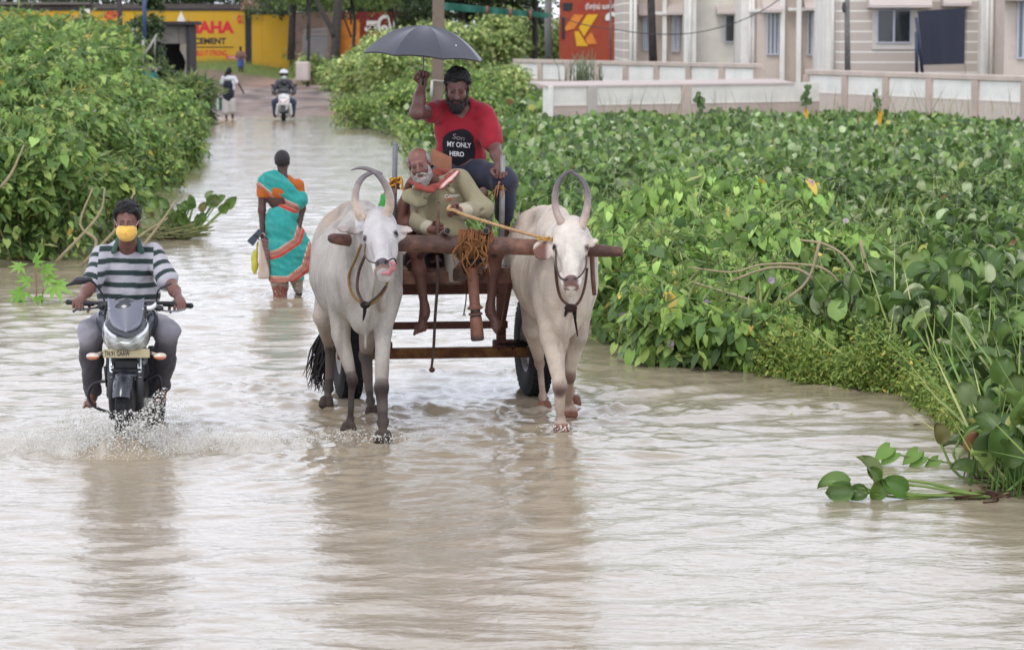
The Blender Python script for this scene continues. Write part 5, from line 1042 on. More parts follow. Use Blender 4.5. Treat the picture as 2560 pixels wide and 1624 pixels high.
link('ground', mesh_np('ground', v, qd, c, True, [mat('earth', vcol=True, rough=.8, spec=.3, noise=.2, nscale=3, bump=.5, bscale=12)]), kind='structure')
# water: real waves
def waves(x, y):
    r = np.random.default_rng(2); h = np.zeros_like(x)
    act = .62+.38*ss(y, 16.0, 18.5)*(1-ss(y, 26, 44)*.45)*(1-ss(np.abs(x+.8), 3.2, 6)*.5); near = 1-ss(y, 24, 60)
    wx = .25*np.sin(1.1*x+.7*y)+.2*np.sin(.6*x-1.3*y+1); wy = .22*np.sin(.9*y+.5*x+2)
    for i in range(26):
        lam = .13*1.15**(i % 13)*(1+.2*r.random()); k = 2*math.pi/lam; th = math.pi/2+r.normal()*.55; a = .0046*lam*(.7+.6*r.random())
        fade = 1 if lam > .7 else near
        h += a*fade*act*np.sin(k*(np.cos(th)*(x+wx)+np.sin(th)*(y+wy))+r.random()*6.28)
    for i in range(6):
        lam = 1.6+r.random()*2.6; k = 2*math.pi/lam; th = math.pi/2+r.normal()*.5; h += .0007*lam*np.sin(k*(np.cos(th)*x+np.sin(th)*y)+r.random()*6.28)
    def ring(cx, cy, lam, amp, R0):
        d = np.sqrt((x-cx)**2+(y-cy)**2); return amp*np.cos(2*math.pi*d/lam)*np.exp(-d/R0)
    for (px, py, am, R0) in ((306, 1125, .012, 1.3), (957, 1104, .009, .5), (872, 1076, .008, .5), (1403, 1080, .009, .5), (1421, 1036, .008, .45), (931, 1038, .008, .5), (1360, 1022, .008, .5), (870, 990, .012, .6), (1342, 980, .012, .6), (700, 738, .012, .6), (746, 735, .01, .5), (711, 302, .02, .8)):
        g = G(px, py); h += ring(g[0], g[1], .17+.5*am, am, R0)
    # bow waves: crests bending across the road in front of the cart and beside the motorcycle
    def crest(x0, x1, yc, bend, amp, w, rg):
        t = (x-(x0+x1)/2)/((x1-x0)/2); yy = yc+bend*t*t+.07*np.sin(x*7)+.05*np.sin(x*17+1); e = (1-ss(np.abs(t), .75, 1.1)); d = (y-yy)
        return e*amp*(np.exp(-(d/w)**2)*(1+rg*np.sin(x*23+4*np.sin(x*9)))-.5*np.exp(-((d-w*2.2)/(w*1.3))**2))
    h += crest(-2.2, 1.7, 20.15, .5, .028, .12, .3)+crest(-1.6, .6, 22.3, .3, .03, .14, .4)+crest(.3, 3.2, 20.3, -1.1, .028, .13, .3)+crest(-2.6, -.9, 21.6, -.5, .028, .15, .4)+crest(-1.3, .5, 24.6, .2, .022, .16, .3)
    mx = fw[0]; dx = x-mx; ym = 18.05
    for sg in (-1, 1):                                    # V wake of the motorcycle
        u_ = (dx*sg); t = y-(ym+u_*.55); e = ss(u_, .02, .12)*(1-ss(u_, .35, 1.25)); h += e*(.075*np.exp(-((t)/.10)**2)*(1+.3*np.sin(u_*11+2*np.sin(y*9+x*5))+.22*np.sin(x*29+y*17)*np.sin(y*23-x*11+u_*9)-.55*ss(u_, .5, 1.6))+.02*np.exp(-((t-.3)/.12)**2)*np.sin(u_*19+y*13))
    h += .03*ss(.9-np.sqrt(dx**2+((y-18.7)/1.6)**2), 0, .9)*np.sin(19*x+6*np.sin(11*y))*np.sin(17*y+5*np.sin(9*x))
    h += .15*np.exp(-((dx/.2)**2+((y-17.90)/.07)**2))*(1+.5*np.sin(x*60)*np.sin(y*40))
    return h
X, Y, qd = fan(7.5, 100, 950, 620, .22); Hh = waves(X, Y); v = np.stack([X, Y, Hh], -1).reshape(-1, 3)
fx_, fy_ = X-fw[0], Y-18.35; foam = np.exp(-((fx_/1.1)**2+((fy_)/.45)**2))*1.15+.55*np.exp(-(((X+3.4)/1.3)**2+((Y-18.9)/.6)**2))+.35*np.exp(-(((X+1.7)/.9)**2+((Y-19.0)/.5)**2))+.28*np.exp(-((X-.0)/2.2)**2-((Y-20.1)/.18)**2)
nn = snoise(v*[1, .55, 0], 7, 6, 4).reshape(X.shape); n3 = snoise(v*[1, .4, 0], 28, 9, 3).reshape(X.shape); foam = np.clip(ss(foam*1.3+nn*.42+n3*.3-.55, 0, .7), 0, 1)*.75
cw = np.zeros((len(v), 3)); cw[:, 0] = foam.ravel()
mw = bpy.data.materials.new('flood water'); mw.use_nodes = True; nt = mw.node_tree; N = nt.nodes; L = nt.links; bs = N['Principled BSDF']
at = N.new('ShaderNodeAttribute'); at.attribute_name = 'col'; sp_ = N.new('ShaderNodeSeparateColor'); L.new(at.outputs[0], sp_.inputs[0])
tc = N.new('ShaderNodeTexCoord'); nz = N.new('ShaderNodeTexNoise'); nz.inputs['Scale'].default_value = .5; nz.inputs['Detail'].default_value = 5; L.new(tc.outputs['Object'], nz.inputs['Vector'])
m1 = N.new('ShaderNodeMix'); m1.data_type = 'RGBA'; L.new(nz.outputs[0], m1.inputs[0]); m1.inputs[6].default_value = (*C(168, 154, 132), 1); m1.inputs[7].default_value = (*C(155, 141, 118), 1)
m2 = N.new('ShaderNodeMix'); m2.data_type = 'RGBA'; L.new(sp_.outputs[0], m2.inputs[0]); L.new(m1.outputs[2], m2.inputs[6]); m2.inputs[7].default_value = (*C(226, 220, 210), 1); L.new(m2.outputs[2], bs.inputs['Base Color'])
mr = N.new('ShaderNodeMapRange'); L.new(sp_.outputs[0], mr.inputs[0]); mr.inputs[3].default_value = .11; mr.inputs[4].default_value = .45; L.new(mr.outputs[0], bs.inputs['Roughness']); bs.inputs['IOR'].default_value = 1.55; bs.inputs['Specular IOR Level'].default_value = .6
mp = N.new('ShaderNodeMapping'); mp.inputs['Scale'].default_value = (1, 1.9, 1); L.new(tc.outputs['Object'], mp.inputs[0])
def nb(scale, det, dist, st, prev=None):
    a = N.new('ShaderNodeTexNoise'); a.inputs['Scale'].default_value = scale; a.inputs['Detail'].default_value = det; a.inputs['Distortion'].default_value = .6; L.new(mp.outputs[0], a.inputs['Vector']); b_ = N.new('ShaderNodeBump'); b_.inputs['Strength'].default_value = st; b_.inputs['Distance'].default_value = dist; L.new(a.outputs[0], b_.inputs['Height'])
    if prev: L.new(prev.outputs[0], b_.inputs['Normal'])
    return b_
b1 = nb(2.6, 3, .010, 1.); b2 = nb(12, 4, .0055, 1., b1); L.new(b2.outputs[0], bs.inputs['Normal']); MATS['water'] = mw
link('water', mesh_np('water', v, qd, cw, True, [mw]), kind='structure')
# ---------------------------------------------------------------- splash of the motorcycle
r = np.random.default_rng(12); ico = MB(); ico.ball((0, 0, 0), 1., 6); bv = np.concatenate(ico.v); bq = np.concatenate(ico.q)
def drops(n, gen, name, label):
    vs = []; fs = []
    for i in range(n):
        p, sz, dr = gen(); d = nrm(dr); A = frame(d, (0, .3, 1)); vs.append((bv*[sz, sz*(1+1.8*r.random()), sz])@A.T+p); fs.append(bq+i*len(bv))
    link('splash', mesh_np('splash', np.concatenate(vs), np.concatenate(fs), None, True, [mat('spray', base=C(240, 238, 232), rough=.2, spec=.8, trans=.25)]), label=label, cat='splash', kind='stuff')
def g1():
    if r.random() < .25: p = V(fw[0]+r.normal()*.16, 17.88+r.normal()*.05, .30*r.random()**1.5); return p, .0014+.0035*r.random()**3, V(r.normal(), -.3, 1)
    sg = r.choice([-1, 1]); u_ = abs(r.normal())*.34; t = r.random()**1.8; p = V(fw[0]+sg*u_, 17.97+u_*.5+r.normal()*.07, (.07+(.36 if sg > 0 else .25)*math.exp(-((u_-.28)/.22)**2))*t+.0*u_); return p, .0014+.0042*r.random()**4, V(sg*.7, -.2, .8-t+.2*r.normal())
drops(13000, g1, 'splash', 'white spray thrown up by the front wheel of the motorcycle')
def g3():
    sg = r.choice([-1, 1], p=[.55, .45]); u_ = abs(r.normal())*.75; return V(fw[0]+sg*u_, 18.0+u_*.5+r.normal()*.16, .02+(.16*math.exp(-(u_/.8)**2))*r.random()**1.5), .0010+.0030*r.random()**4, V(sg*.8, -.2, .5+.3*r.normal())
drops(15000, g3, 'splash', 'wide low veil of fine spray on both sides of the motorcycle')
def g2():
    t = r.random(); a = r.choice([0, 1, 2, 3]); c = [G(957, 1106), G(1403, 1082), G(700, 742), G(746, 738)][a]; u_ = r.normal(size=2)*.07; return V(c[0]+u_[0], c[1]+u_[1]*.6, .07*t*(2.2 if a > 1 else .8)), .0018+.003*r.random()**2, V(u_[0], u_[1], .1)
drops(520, g2, 'splash', 'small drops kicked up around the hooves and the feet of the wading woman')
# ---------------------------------------------------------------- leaves
def tmpl(kind):
    if kind == 'heart': p = [(0, 0, 0), (-.12, .2, .02), (.1, .4, .07), (.45, .36, .06), (.78, .15, -.04), (1, 0, -.16), (.78, -.15, -.04), (.45, -.36, .06), (.1, -.4, .07), (-.12, -.2, .02), (.4, 0, -.02)]; f = [(10, i, i+1) for i in range(1, 9)]+[(10, 0, 1), (10, 9, 0)]
    elif kind == 'hya': p = [(0, 0, 0), (.08, .3, .05), (.35, .5, .13), (.68, .44, .12), (.92, .2, .03), (1, 0, -.02), (.92, -.2, .03), (.68, -.44, .12), (.35, -.5, .13), (.08, -.3, .05), (.5, 0, 0)]; f = [(10, i, i+1) for i in range(1, 9)]+[(10, 0, 1), (10, 9, 0)]
    elif kind == 'palm':
        p = [(.25, 0, .03)]; f = []
        for i, a in enumerate(np.radians([-125, -80, -40, 0, 40, 80, 125])):
            L_ = .85 if abs(a) < 1 else .62; k = len(p); d = V(math.cos(a), math.sin(a)); e = V(-d[1], d[0]); c0 = V(.25, 0)
            for s1, w, z in ((.4, .13, .04), (1, 0, -.16), (.4, -.13, .04)): q_ = c0+d*s1*L_+e*w; p.append((q_[0], q_[1], z))
            f += [(0, k+2, k+1), (0, k+1, k)]
    elif kind == 'oval': p = [(0, 0, 0), (.35, .22, .04), (.75, .16, 0), (1, 0, -.1), (.75, -.16, 0), (.35, -.22, .04)]; f = [(0, 2, 1), (0, 3, 2), (0, 4, 3), (0, 5, 4)]
    elif kind == 'narrow': p = [(0, 0, 0), (.4, .07, .03), (1, 0, -.12), (.4, -.07, .03)]; f = [(0, 2, 1), (0, 3, 2)]
    elif kind == 'blade': p = [(0, .009, 0), (0, -.009, 0), (.5, .009, 0), (.5, -.009, 0), (1, 0, -.15)]; f = [(0, 1, 3), (0, 3, 2), (2, 3, 4)]
    elif kind == 'clump':
        rr = np.random.default_rng(1); p = []; f = []
        for i in range(7):
            o_ = rr.normal(size=3)*[.35, .35, .2]; d = nrm(rr.normal(size=3)*[1, 1, .5]); e = nrm(np.cross(d, rr.normal(size=3))); k = len(p)
            p += [o_-d*.22, o_+e*.09, o_+d*.22, o_-e*.09]; f += [(k, k+1, k+2), (k, k+2, k+3)]
    elif kind in ('heart2', 'hya2'):
        p = []; f = []; nl_ = 8
        for i in range(nl_):
            l = i/(nl_-1)
            for j in range(5):
                b_ = (j-2)/2
                if kind == 'heart2': w_ = .80*(l+.03)**.42*(1-l)**.85; p.append((l-.16*abs(b_)*(1-l)**2, b_*w_, -.42*l*l+.10*abs(b_)*(1-l)-.05*(abs(b_) == .5)))
                else: w_ = .40*(max(0, 1-(2*l-.98)**2))**.5*(1+.3*(.5-l)); p.append((l, b_*w_, .24*b_*b_+.10*math.sin(l*3)-.22*l**3))
        for i in range(nl_-1):
            for j in range(4): k = i*5+j; f += [(k, k+1, k+6), (k, k+6, k+5)]
    return np.array(p, float), np.array(f)
TM = {k: tmpl(k) for k in ('heart', 'hya', 'palm', 'oval', 'narrow', 'blade', 'clump', 'heart2', 'hya2')}
class LV:
    def __init__(s): s.v = []; s.f = []; s.c = []; s.n = 0
    def add(s, kind, p, L, Nn, size, col):
        """p (n,3) base points, L leaf directions, Nn normals, size (n,), col (n,3)"""
        p = np.asarray(p, float); n = len(p)
        if not n: return
        L = L/np.linalg.norm(L, axis=1, keepdims=True); B = np.cross(Nn, L); B /= np.linalg.norm(B, axis=1, keepdims=True)+1e-9; Nn = np.cross(L, B)
        T, Fc = TM[kind]; w = rng.uniform(.75, 1.1, (n, 1, 1))
        v = p[:, None]+(T[None, :, :1]*L[:, None]+T[None, :, 1:2]*w*B[:, None]+T[None, :, 2:]*Nn[:, None])*np.asarray(size)[:, None, None]
        s.v.append(v.reshape(-1, 3)); s.f.append((Fc[None]+(np.arange(n)*len(T))[:, None, None]+s.n).reshape(-1, 3)); s.c.append(np.repeat(col, len(T), 0)); s.n += n*len(T)
    def stem(s, a, b, w, col):
        n = len(a)
        if not n: return
        d = b-a; e = np.cross(d, [0, 1, 0]); e /= np.linalg.norm(e, axis=1, keepdims=True)+1e-9; g_ = np.cross(d, e); g_ /= np.linalg.norm(g_, axis=1, keepdims=True)+1e-9; w = np.asarray(w).reshape(-1, 1)*np.ones((n, 1))
        v = np.stack([a+e*w, a-e*w*.5+g_*w*.87, a-e*w*.5-g_*w*.87, b+e*w*.6, b-e*w*.3+g_*w*.5, b-e*w*.3-g_*w*.5], 1); f = np.array([(0, 1, 4), (0, 4, 3), (1, 2, 5), (1, 5, 4), (2, 0, 3), (2, 3, 5)])
        s.v.append(v.reshape(-1, 3)); s.f.append((f[None]+(np.arange(n)*6)[:, None, None]+s.n).reshape(-1, 3)); s.c.append(np.repeat(np.broadcast_to(col, (n, 3)), 6, 0)); s.n += n*6
    def mesh(s, name, m): return mesh_np(name, np.concatenate(s.v), np.concatenate(s.f), np.concatenate(s.c), True, [m])
def pal(n, cols, w, jit=.22):
    cols = np.array([C(*c) for c in cols]); k = rng.choice(len(cols), n, p=np.array(w)/sum(w)); cols = (cols*.86+cols.mean(1, keepdims=True)*.14)*[1.08, 1.04, .86]; return np.clip((cols[k]*1.22+.012)*(1+rng.normal(size=(n, 1))*jit*.6)*(1+rng.normal(size=(n, 3))*jit*.15), 0.004, 1)
def sph(n, up=.3):
    d = rng.normal(size=(n, 3)); d[:, 2] = np.abs(d[:, 2])*.9+up*rng.random(n)-.15; return d/np.linalg.norm(d, axis=1, keepdims=True)
GREEN = [(88, 120, 54), (112, 144, 66), (70, 100, 48), (136, 160, 82), (192, 164, 64), (152, 164, 84)]
GW = [5, 4, 4, 2, .12, .8]
def shrub(name, label, cat, c, r, h, n, kind, size, cols=GREEN, w=GW, stems=7, group=None, flowers=0, lean=(0, 0), stuff=False, leafm=None, droop=.55):
    c = np.asarray(c, float); t = thing(name, label, cat, c, group); lv = LV(); nl = 7+int(r*4)
    lob = np.stack([rng.uniform(-1, 1, nl)*r*.6, rng.uniform(-1, 1, nl)*r*.6, h*(.35+.5*rng.random(nl))], -1); lr = r*(.35+.3*rng.random(nl)); k = rng.integers(0, nl, n); d = sph(n, .4)
    rad = lr[k]*(.75+.35*rng.random(n)); p = lob[k]+d*rad[:, None]*[1, 1, .95]+[c[0], c[1], c[2]]; p += (p[:, 2:3]-c[2])/h*np.array([[lean[0], lean[1], 0]])
    low = rng.random(n) < .22; p[low, 2] = c[2]+rng.random(low.sum())*h*.5
    p[:, 2] = np.maximum(p[:, 2], c[2]+.04+.1*rng.random(n)); out = np.array(d); out[:, 2] = 0
    L = out*.8+rng.normal(size=(n, 3))*.45; L[:, 2] -= droop; Nn = d*.5+rng.normal(size=(n, 3))*.35; Nn[:, 2] += .8; Nn[:, 1] -= .25
    ns_ = int(8+r*8); q0 = lob[rng.integers(0, nl, ns_)]+c*0+sph(ns_, .8)*(r*.4)+[c[0], c[1], c[2]]; dv_ = rng.normal(size=(ns_, 3))*[.5, .5, .15]+[lean[0]*2, lean[1]*2, .85]; dv_ /= np.linalg.norm(dv_, axis=1, keepdims=True); ln = h*rng.uniform(.14, .34, ns_); q1 = q0+dv_*ln[:, None]
    lv.stem(q0, q1, .007, np.array(C(124, 134, 84))); kk = np.repeat(np.arange(ns_), 9); tt = np.tile(np.linspace(.1, 1, 9), ns_)[:, None]; ps = q0[kk]*(1-tt)+q1[kk]*tt; an = rng.random(len(kk))*6.28; Ls = np.stack([np.cos(an), np.sin(an), rng.uniform(-.7, .25, len(kk))], -1)
    lv.add(kind, ps, Ls, rng.normal(size=(len(kk), 3))*.35+[0, -.25, .9], size*rng.uniform(.45, 1.0, len(kk))*(1.05-.5*tt[:, 0]), pal(len(kk), cols, w)*1.12)
    m3 = int(n*.35); ii = rng.integers(0, n, m3); Lo = rng.normal(size=(m3, 3))*[.6, .6, .3]; Lo[:, 2] -= .5; lv.add('oval', p[ii]+rng.normal(size=(m3, 3))*.08*r, Lo, rng.normal(size=(m3, 3))*.4+[0, -.4, .8], size*rng.uniform(.6, 1.3, m3), pal(m3, cols, w)*1.15)
    m2 = int(n*.35); ii = rng.integers(0, n, m2); lv.add('narrow', p[ii]+rng.normal(size=(m2, 3))*.1*r, rng.normal(size=(m2, 3))*[.7, .7, .3]+[0, 0, .35], rng.normal(size=(m2, 3))+[0, -.3, .6], size*rng.uniform(.9, 2.0, m2), pal(m2, [(126, 146, 84), (100, 126, 66), (150, 158, 104)], [3, 3, 1]))
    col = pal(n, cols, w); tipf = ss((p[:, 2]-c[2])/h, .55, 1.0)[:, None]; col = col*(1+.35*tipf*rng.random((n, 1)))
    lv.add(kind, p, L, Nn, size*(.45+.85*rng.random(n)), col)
    link('foliage', lv.mesh('foliage', leafm or M_LEAF), t)
    if stems:
        m = MB()
        for i in range(stems):
            a = c+V(rng.normal()*r*.25, rng.normal()*r*.25, -.1); b = c+lob[i % nl]*[1.1, 1.1, 1.05]; md = (a+b)/2+V(rng.normal()*.12*r, 0, .08*h)
            m.tube([a, md, b, b+nrm(b-md)*.25*r], [.014, .011, .008, .003], 5, col=np.array(C(140, 126, 92))*rng.uniform(.6, 1.1), sub=2)
        m.build('stem', M_STEM, t, True, True)
    if flowers:
        for i in range(flowers):
            m = MB(); e = p[rng.integers(0, n)]+V(0, -.06, .04); dr = nrm(V(rng.normal(), -1, rng.normal()*.5+.3)); m.lathe([(.006, 0), (.010, .03), (.035, .05)], e, frame(V(*rng.normal(size=3)), dr)[:, [0, 1, 2]], 6, col=C(214, 188, 208)); m.build('flower', mat('petal', vcol=True, rough=.6, trans=.4), t, True, True)
    return t
def onG(px, py): return G(px, py)
# left bank
i = 0
LBspec = [  # px, py(ground), radius, height, leaf count, leaf kind, size
 (30, 655, .85, 1.5, 1200, 'heart', .15, 'first shrub of the near row, against the left frame edge'), (120, 640, .8, 1.35, 1100, 'heart', .14, 'overhanging the brown water behind the lone seedling'), (215, 615, .7, 1.2, 900, 'heart', .13, 'with bare pale branches beside the motorcyclist'),
 (60, 560, 1.1, 1.9, 1200, 'heart', .15, 'second row shrub against the left frame edge'), (190, 540, 1.0, 1.7, 1200, 'heart', .14, 'rising behind the bare branches'), (300, 520, .8, 1.35, 1000, 'heart', .13, 'just behind the head of the motorcyclist'), (378, 470, .65, 1.0, 800, 'heart', .13, 'with yellowing leaves above the driftwood raft'),
 (20, 470, 1.5, 2.3, 1200, 'palm', .24, 'broad castor clump at the left frame edge'), (150, 460, 1.4, 2.2, 1300, 'heart', .16, 'in the middle of the left thicket'), (270, 440, 1.1, 1.8, 1100, 'heart', .15, 'behind the motorcyclist and left of the open water'), (375, 410, .85, 1.4, 1000, 'heart', .14, 'bulging towards the open water'), (448, 392, .55, .95, 700, 'heart', .13, 'at the tip of the left thicket hanging over the water'),
 (478, 402, .4, .75, 500, 'heart', .12, 'low outer tip of the left thicket above the open water'), (490, 372, .45, .85, 500, 'heart', .12, 'small outlier beside the feathery bush'), (455, 432, .35, .6, 450, 'heart', .11, 'smallest tuft at the waterline of the left thicket'), (415, 478, .4, .7, 500, 'heart', .12, 'low tuft just above the drifting raft'), (478, 350, .5, .95, 500, 'heart', .14, 'outlier at the foot of the feathery bush'),
 (60, 390, 1.8, 2.7, 1200, 'palm', .28, 'tall castor plant mid left with star leaves'), (200, 385, 1.4, 2.5, 1100, 'palm', .27, 'tall castor plant right of the mid left one'), (300, 368, 1.0, 1.85, 900, 'palm', .25, 'castor plant below the teal box'), (385, 350, .9, 1.35, 900, 'heart', .15, 'between the castor plants and the feathery bush'),
 (10, 320, 2.0, 2.95, 1000, 'palm', .33, 'back row castor at the frame edge'), (110, 315, 1.9, 2.75, 1000, 'palm', .33, 'back row castor below the red lettering'), (205, 305, 1.5, 2.85, 900, 'palm', .33, 'back row castor left of the small hut'), (275, 300, 1.1, 2.4, 700, 'palm', .3, 'back row castor touching the small hut'), (350, 290, .8, 1.35, 600, 'heart', .2, 'low weeds below the teal cabinet'),
 (20, 262, 2.4, 3.35, 900, 'palm', .38, 'farthest castor before the left end of the yellow wall'), (140, 260, 2.2, 2.9, 900, 'palm', .38, 'farthest castor below the red lettering'), (250, 258, 1.7, 3.45, 900, 'palm', .36, 'farthest castor beside the hut roof')]
for px, py, r_, h_, n_, kd, sz, lb in LBspec:
    nm = 'castor_plant' if kd == 'palm' else 'shrub'
    shrub(nm, 'green '+('castor plant, ' if kd == 'palm' else 'leafy shrub, ')+lb, 'shrub', G(px, py)*[1, 1, 0]+V(0, 0, .05), r_, h_*(.86 if py < 275 else .92), int(n_*(1.7 if kd == 'heart' else 1.2)), kd, sz*.88, group='shrubs crowding the left bank', flowers=2 if kd == 'heart' else 0)
fc = [(70, 92, 62), (84, 104, 70), (58, 80, 52)]
shrub('feathery_bush', 'dark grey green feathery bush hanging over the water before the small hut', 'bush', G(478, 318)*[1, 1, 0], 0.72, 1.25, 3000, 'narrow', .30, fc, [1, 1, 1], 8, droop=.25)
shrub('feathery_bush', 'dark feathery bush in front of the dark hut doorway', 'bush', G(440, 270)*[1, 1, 0], 0.5, .9, 1200, 'narrow', .3, fc, [1, 1, 1], 5, droop=.2)
# right bank back bushes
RS = [(905, 322, 1.0, .75, 1800, 'oval', .12, 'low round yellow green bush at the bend of the bank'), (890, 274, .9, 1.0, 1300, 'heart', .18, 'pale bush beside the reddish verge'), (930, 278, 1.3, 1.6, 1500, 'heart', .18, 'bush left of the thick pole'), (1010, 285, 1.4, 1.9, 1700, 'heart', .17, 'flowering bush at the foot of the thick pole'), (1080, 300, 1.3, 1.6, 1500, 'heart', .17, 'bush right behind the man in the red t-shirt'),
      (1010, 335, .8, 1.15, 1500, 'heart', .13, 'bush at the elbow of the raised arm'), (1045, 400, .55, .9, 1100, 'heart', .11, 'small shrub behind the left cart post'), (1160, 340, 1.0, 1.2, 1400, 'heart', .14, 'bush between the shoulder and the white boundary wall'), (1215, 300, 1.1, 1.35, 1400, 'heart', .16, 'bush left of the boundary wall end'), (1270, 285, 1.0, 1.1, 1200, 'heart', .17, 'low bush at the end of the boundary wall'),
      (845, 240, .9, 1.3, 900, 'heart', .22, 'bush around the dark leaning trunk'), (905, 240, 1.1, 1.9, 1400, 'heart', .22, 'tall pale bush below the umbrella edge'), (965, 238, 1.6, 2.15, 1600, 'heart', .22, 'tall bush left of the thick pole, far row'), (1060, 240, 1.7, 2.3, 1600, 'heart', .22, 'tall bush behind the thick pole'), (1145, 242, 1.6, 2.7, 1600, 'heart', .22, 'tall bush right of the thick pole'), (1225, 240, 1.5, 3.0, 1600, 'heart', .22, 'tall bush with pink flowers left of the grey pole'), (1290, 215, 2.0, 3.3, 1300, 'heart', .25, 'tall bush behind the grey pole'), (1350, 214, 2.0, 2.6, 1200, 'heart', .25, 'bush right of the grey pole'), (1430, 214, 2.0, 1.9, 1100, 'heart', .25, 'bush before the red painted wall'), (1510, 214, 1.6, 1.8, 900, 'heart', .25, 'bush beside the corner of the pink house'),
      (765, 205, 1.5, 1.1, 900, 'narrow', .35, 'wispy bush below the plain yellow panel'), (700, 200, .9, .7, 600, 'narrow', .3, 'small wispy weed at the foot of the yellow wall'), (790, 225, 1.0, 1.2, 800, 'heart', .2, 'pale bush beside the culvert block')]
PG = [(132, 154, 84), (154, 172, 104), (108, 136, 70), (176, 184, 124), (92, 118, 64)]
for px, py, r_, h_, n_, kd, sz, lb in RS:
    g_ = G(px, py); zb = float(terr(g_[0], g_[1])[0]) if g_[1] > 0 else 0
    shrub('bush', 'light green '+lb, 'bush', V(g_[0], g_[1], max(zb, 0)), r_, h_*.92, int(n_*1.3), kd, sz*.85, PG if py < 300 else GREEN+[(150, 168, 90)], [3, 3, 3, 2, 2] if py < 300 else GW+[2], 5, 'bushes on the right bank behind the cart', flowers=3)
# foreground ipomoea thicket on the right
IP = [(1590, 742, .45, .95, 900, 'at the left tip of the thicket beside the cream bull'), (1630, 800, .6, 1.05, 1300, 'front shrub with drooping lime leaves and pink trumpets'), (1660, 855, .7, .95, 1300, 'front shrub touching the water below the arched branches'), (1770, 895, .62, .75, 1100, 'low front shrub with yellow leaves at the water line'), (1700, 770, .85, 1.35, 1500, 'middle shrub under the arched branches'),
      (1830, 820, .8, 1.15, 1500, 'middle shrub below the thick bent stem'), (1900, 740, .9, 1.35, 1500, 'back shrub with upright pale stems'), (1950, 880, .6, .85, 1200, 'front shrub right of the yellow leaves'), (1800, 700, .9, 1.25, 1500, 'back shrub in the middle of the thicket'), (2050, 800, .8, 1.1, 1400, 'right shrub behind the fine leaved weeds'), (2030, 915, .4, .5, 600, 'low front shrub at the left end of the fine leaved weeds'), (1880, 915, .4, .5, 600, 'lowest front shrub right of the yellow leaves')]
IG = [(110, 146, 64), (130, 164, 78), (92, 124, 58), (146, 176, 92), (196, 168, 66), (76, 106, 60)]
for px, py, r_, h_, n_, lb in IP:
    shrub('flowering_shrub', 'green leafy shrub, '+lb, 'shrub', G(px, py)*[1, 1, 0]+V(0, 0, .02), r_, h_*.76, int(n_*1.5), 'heart2', .128, IG, [4, 4, 4, 2, .25, 3], 7, 'leafy shrubs of the right foreground thicket', flowers=3, lean=(-.1, -.15), droop=.95)
m = MB()
for pts in ([(1990, 880), (2095, 770), (2100, 715), (2060, 672), (1990, 660), (1900, 662), (1830, 680), (1720, 668)], [(2060, 830), (2045, 720), (2010, 680), (1960, 668), (1900, 675), (1830, 702)], [(2110, 800), (2135, 740), (2140, 690), (2110, 640), (2060, 610), (2000, 600)], [(1980, 860), (1960, 800), (1900, 760), (1810, 730), (1730, 705)], [(1900, 850), (1850, 780), (1780, 770), (1700, 775)], [(1950, 760), (2020, 700), (2050, 600)], [(2150, 780), (2170, 700), (2150, 600)]):
    m.tube([P(x, y, 23.0+.0*k) for k, (x, y) in enumerate(pts)], [.016*(1-.08*k) for k in range(len(pts))], 6, col=C(168, 152, 122), sub=4)
m.build('arched_branches', M_STEM, None, True, True, label='long bare pale stems arching over the right thicket', cat='branches')
# bare branches of the left thicket
m = MB()
for pts in ([(205, 662), (300, 560), (335, 480)], [(140, 655), (245, 540), (262, 470)], [(225, 650), (240, 600), (200, 560), (232, 470)], [(330, 650), (400, 560), (440, 500)], [(0, 470), (30, 430), (60, 362)], [(285, 655), (350, 590), (420, 545)]):
    m.tube([P(x, y, 32.6) for x, y in pts], [.022, .017, .009], 6, col=C(160, 146, 116), sub=4)
m.build('bare_branches', M_STEM, None, True, True, label='bare pale branches leaning over the water on the left bank', cat='branches')
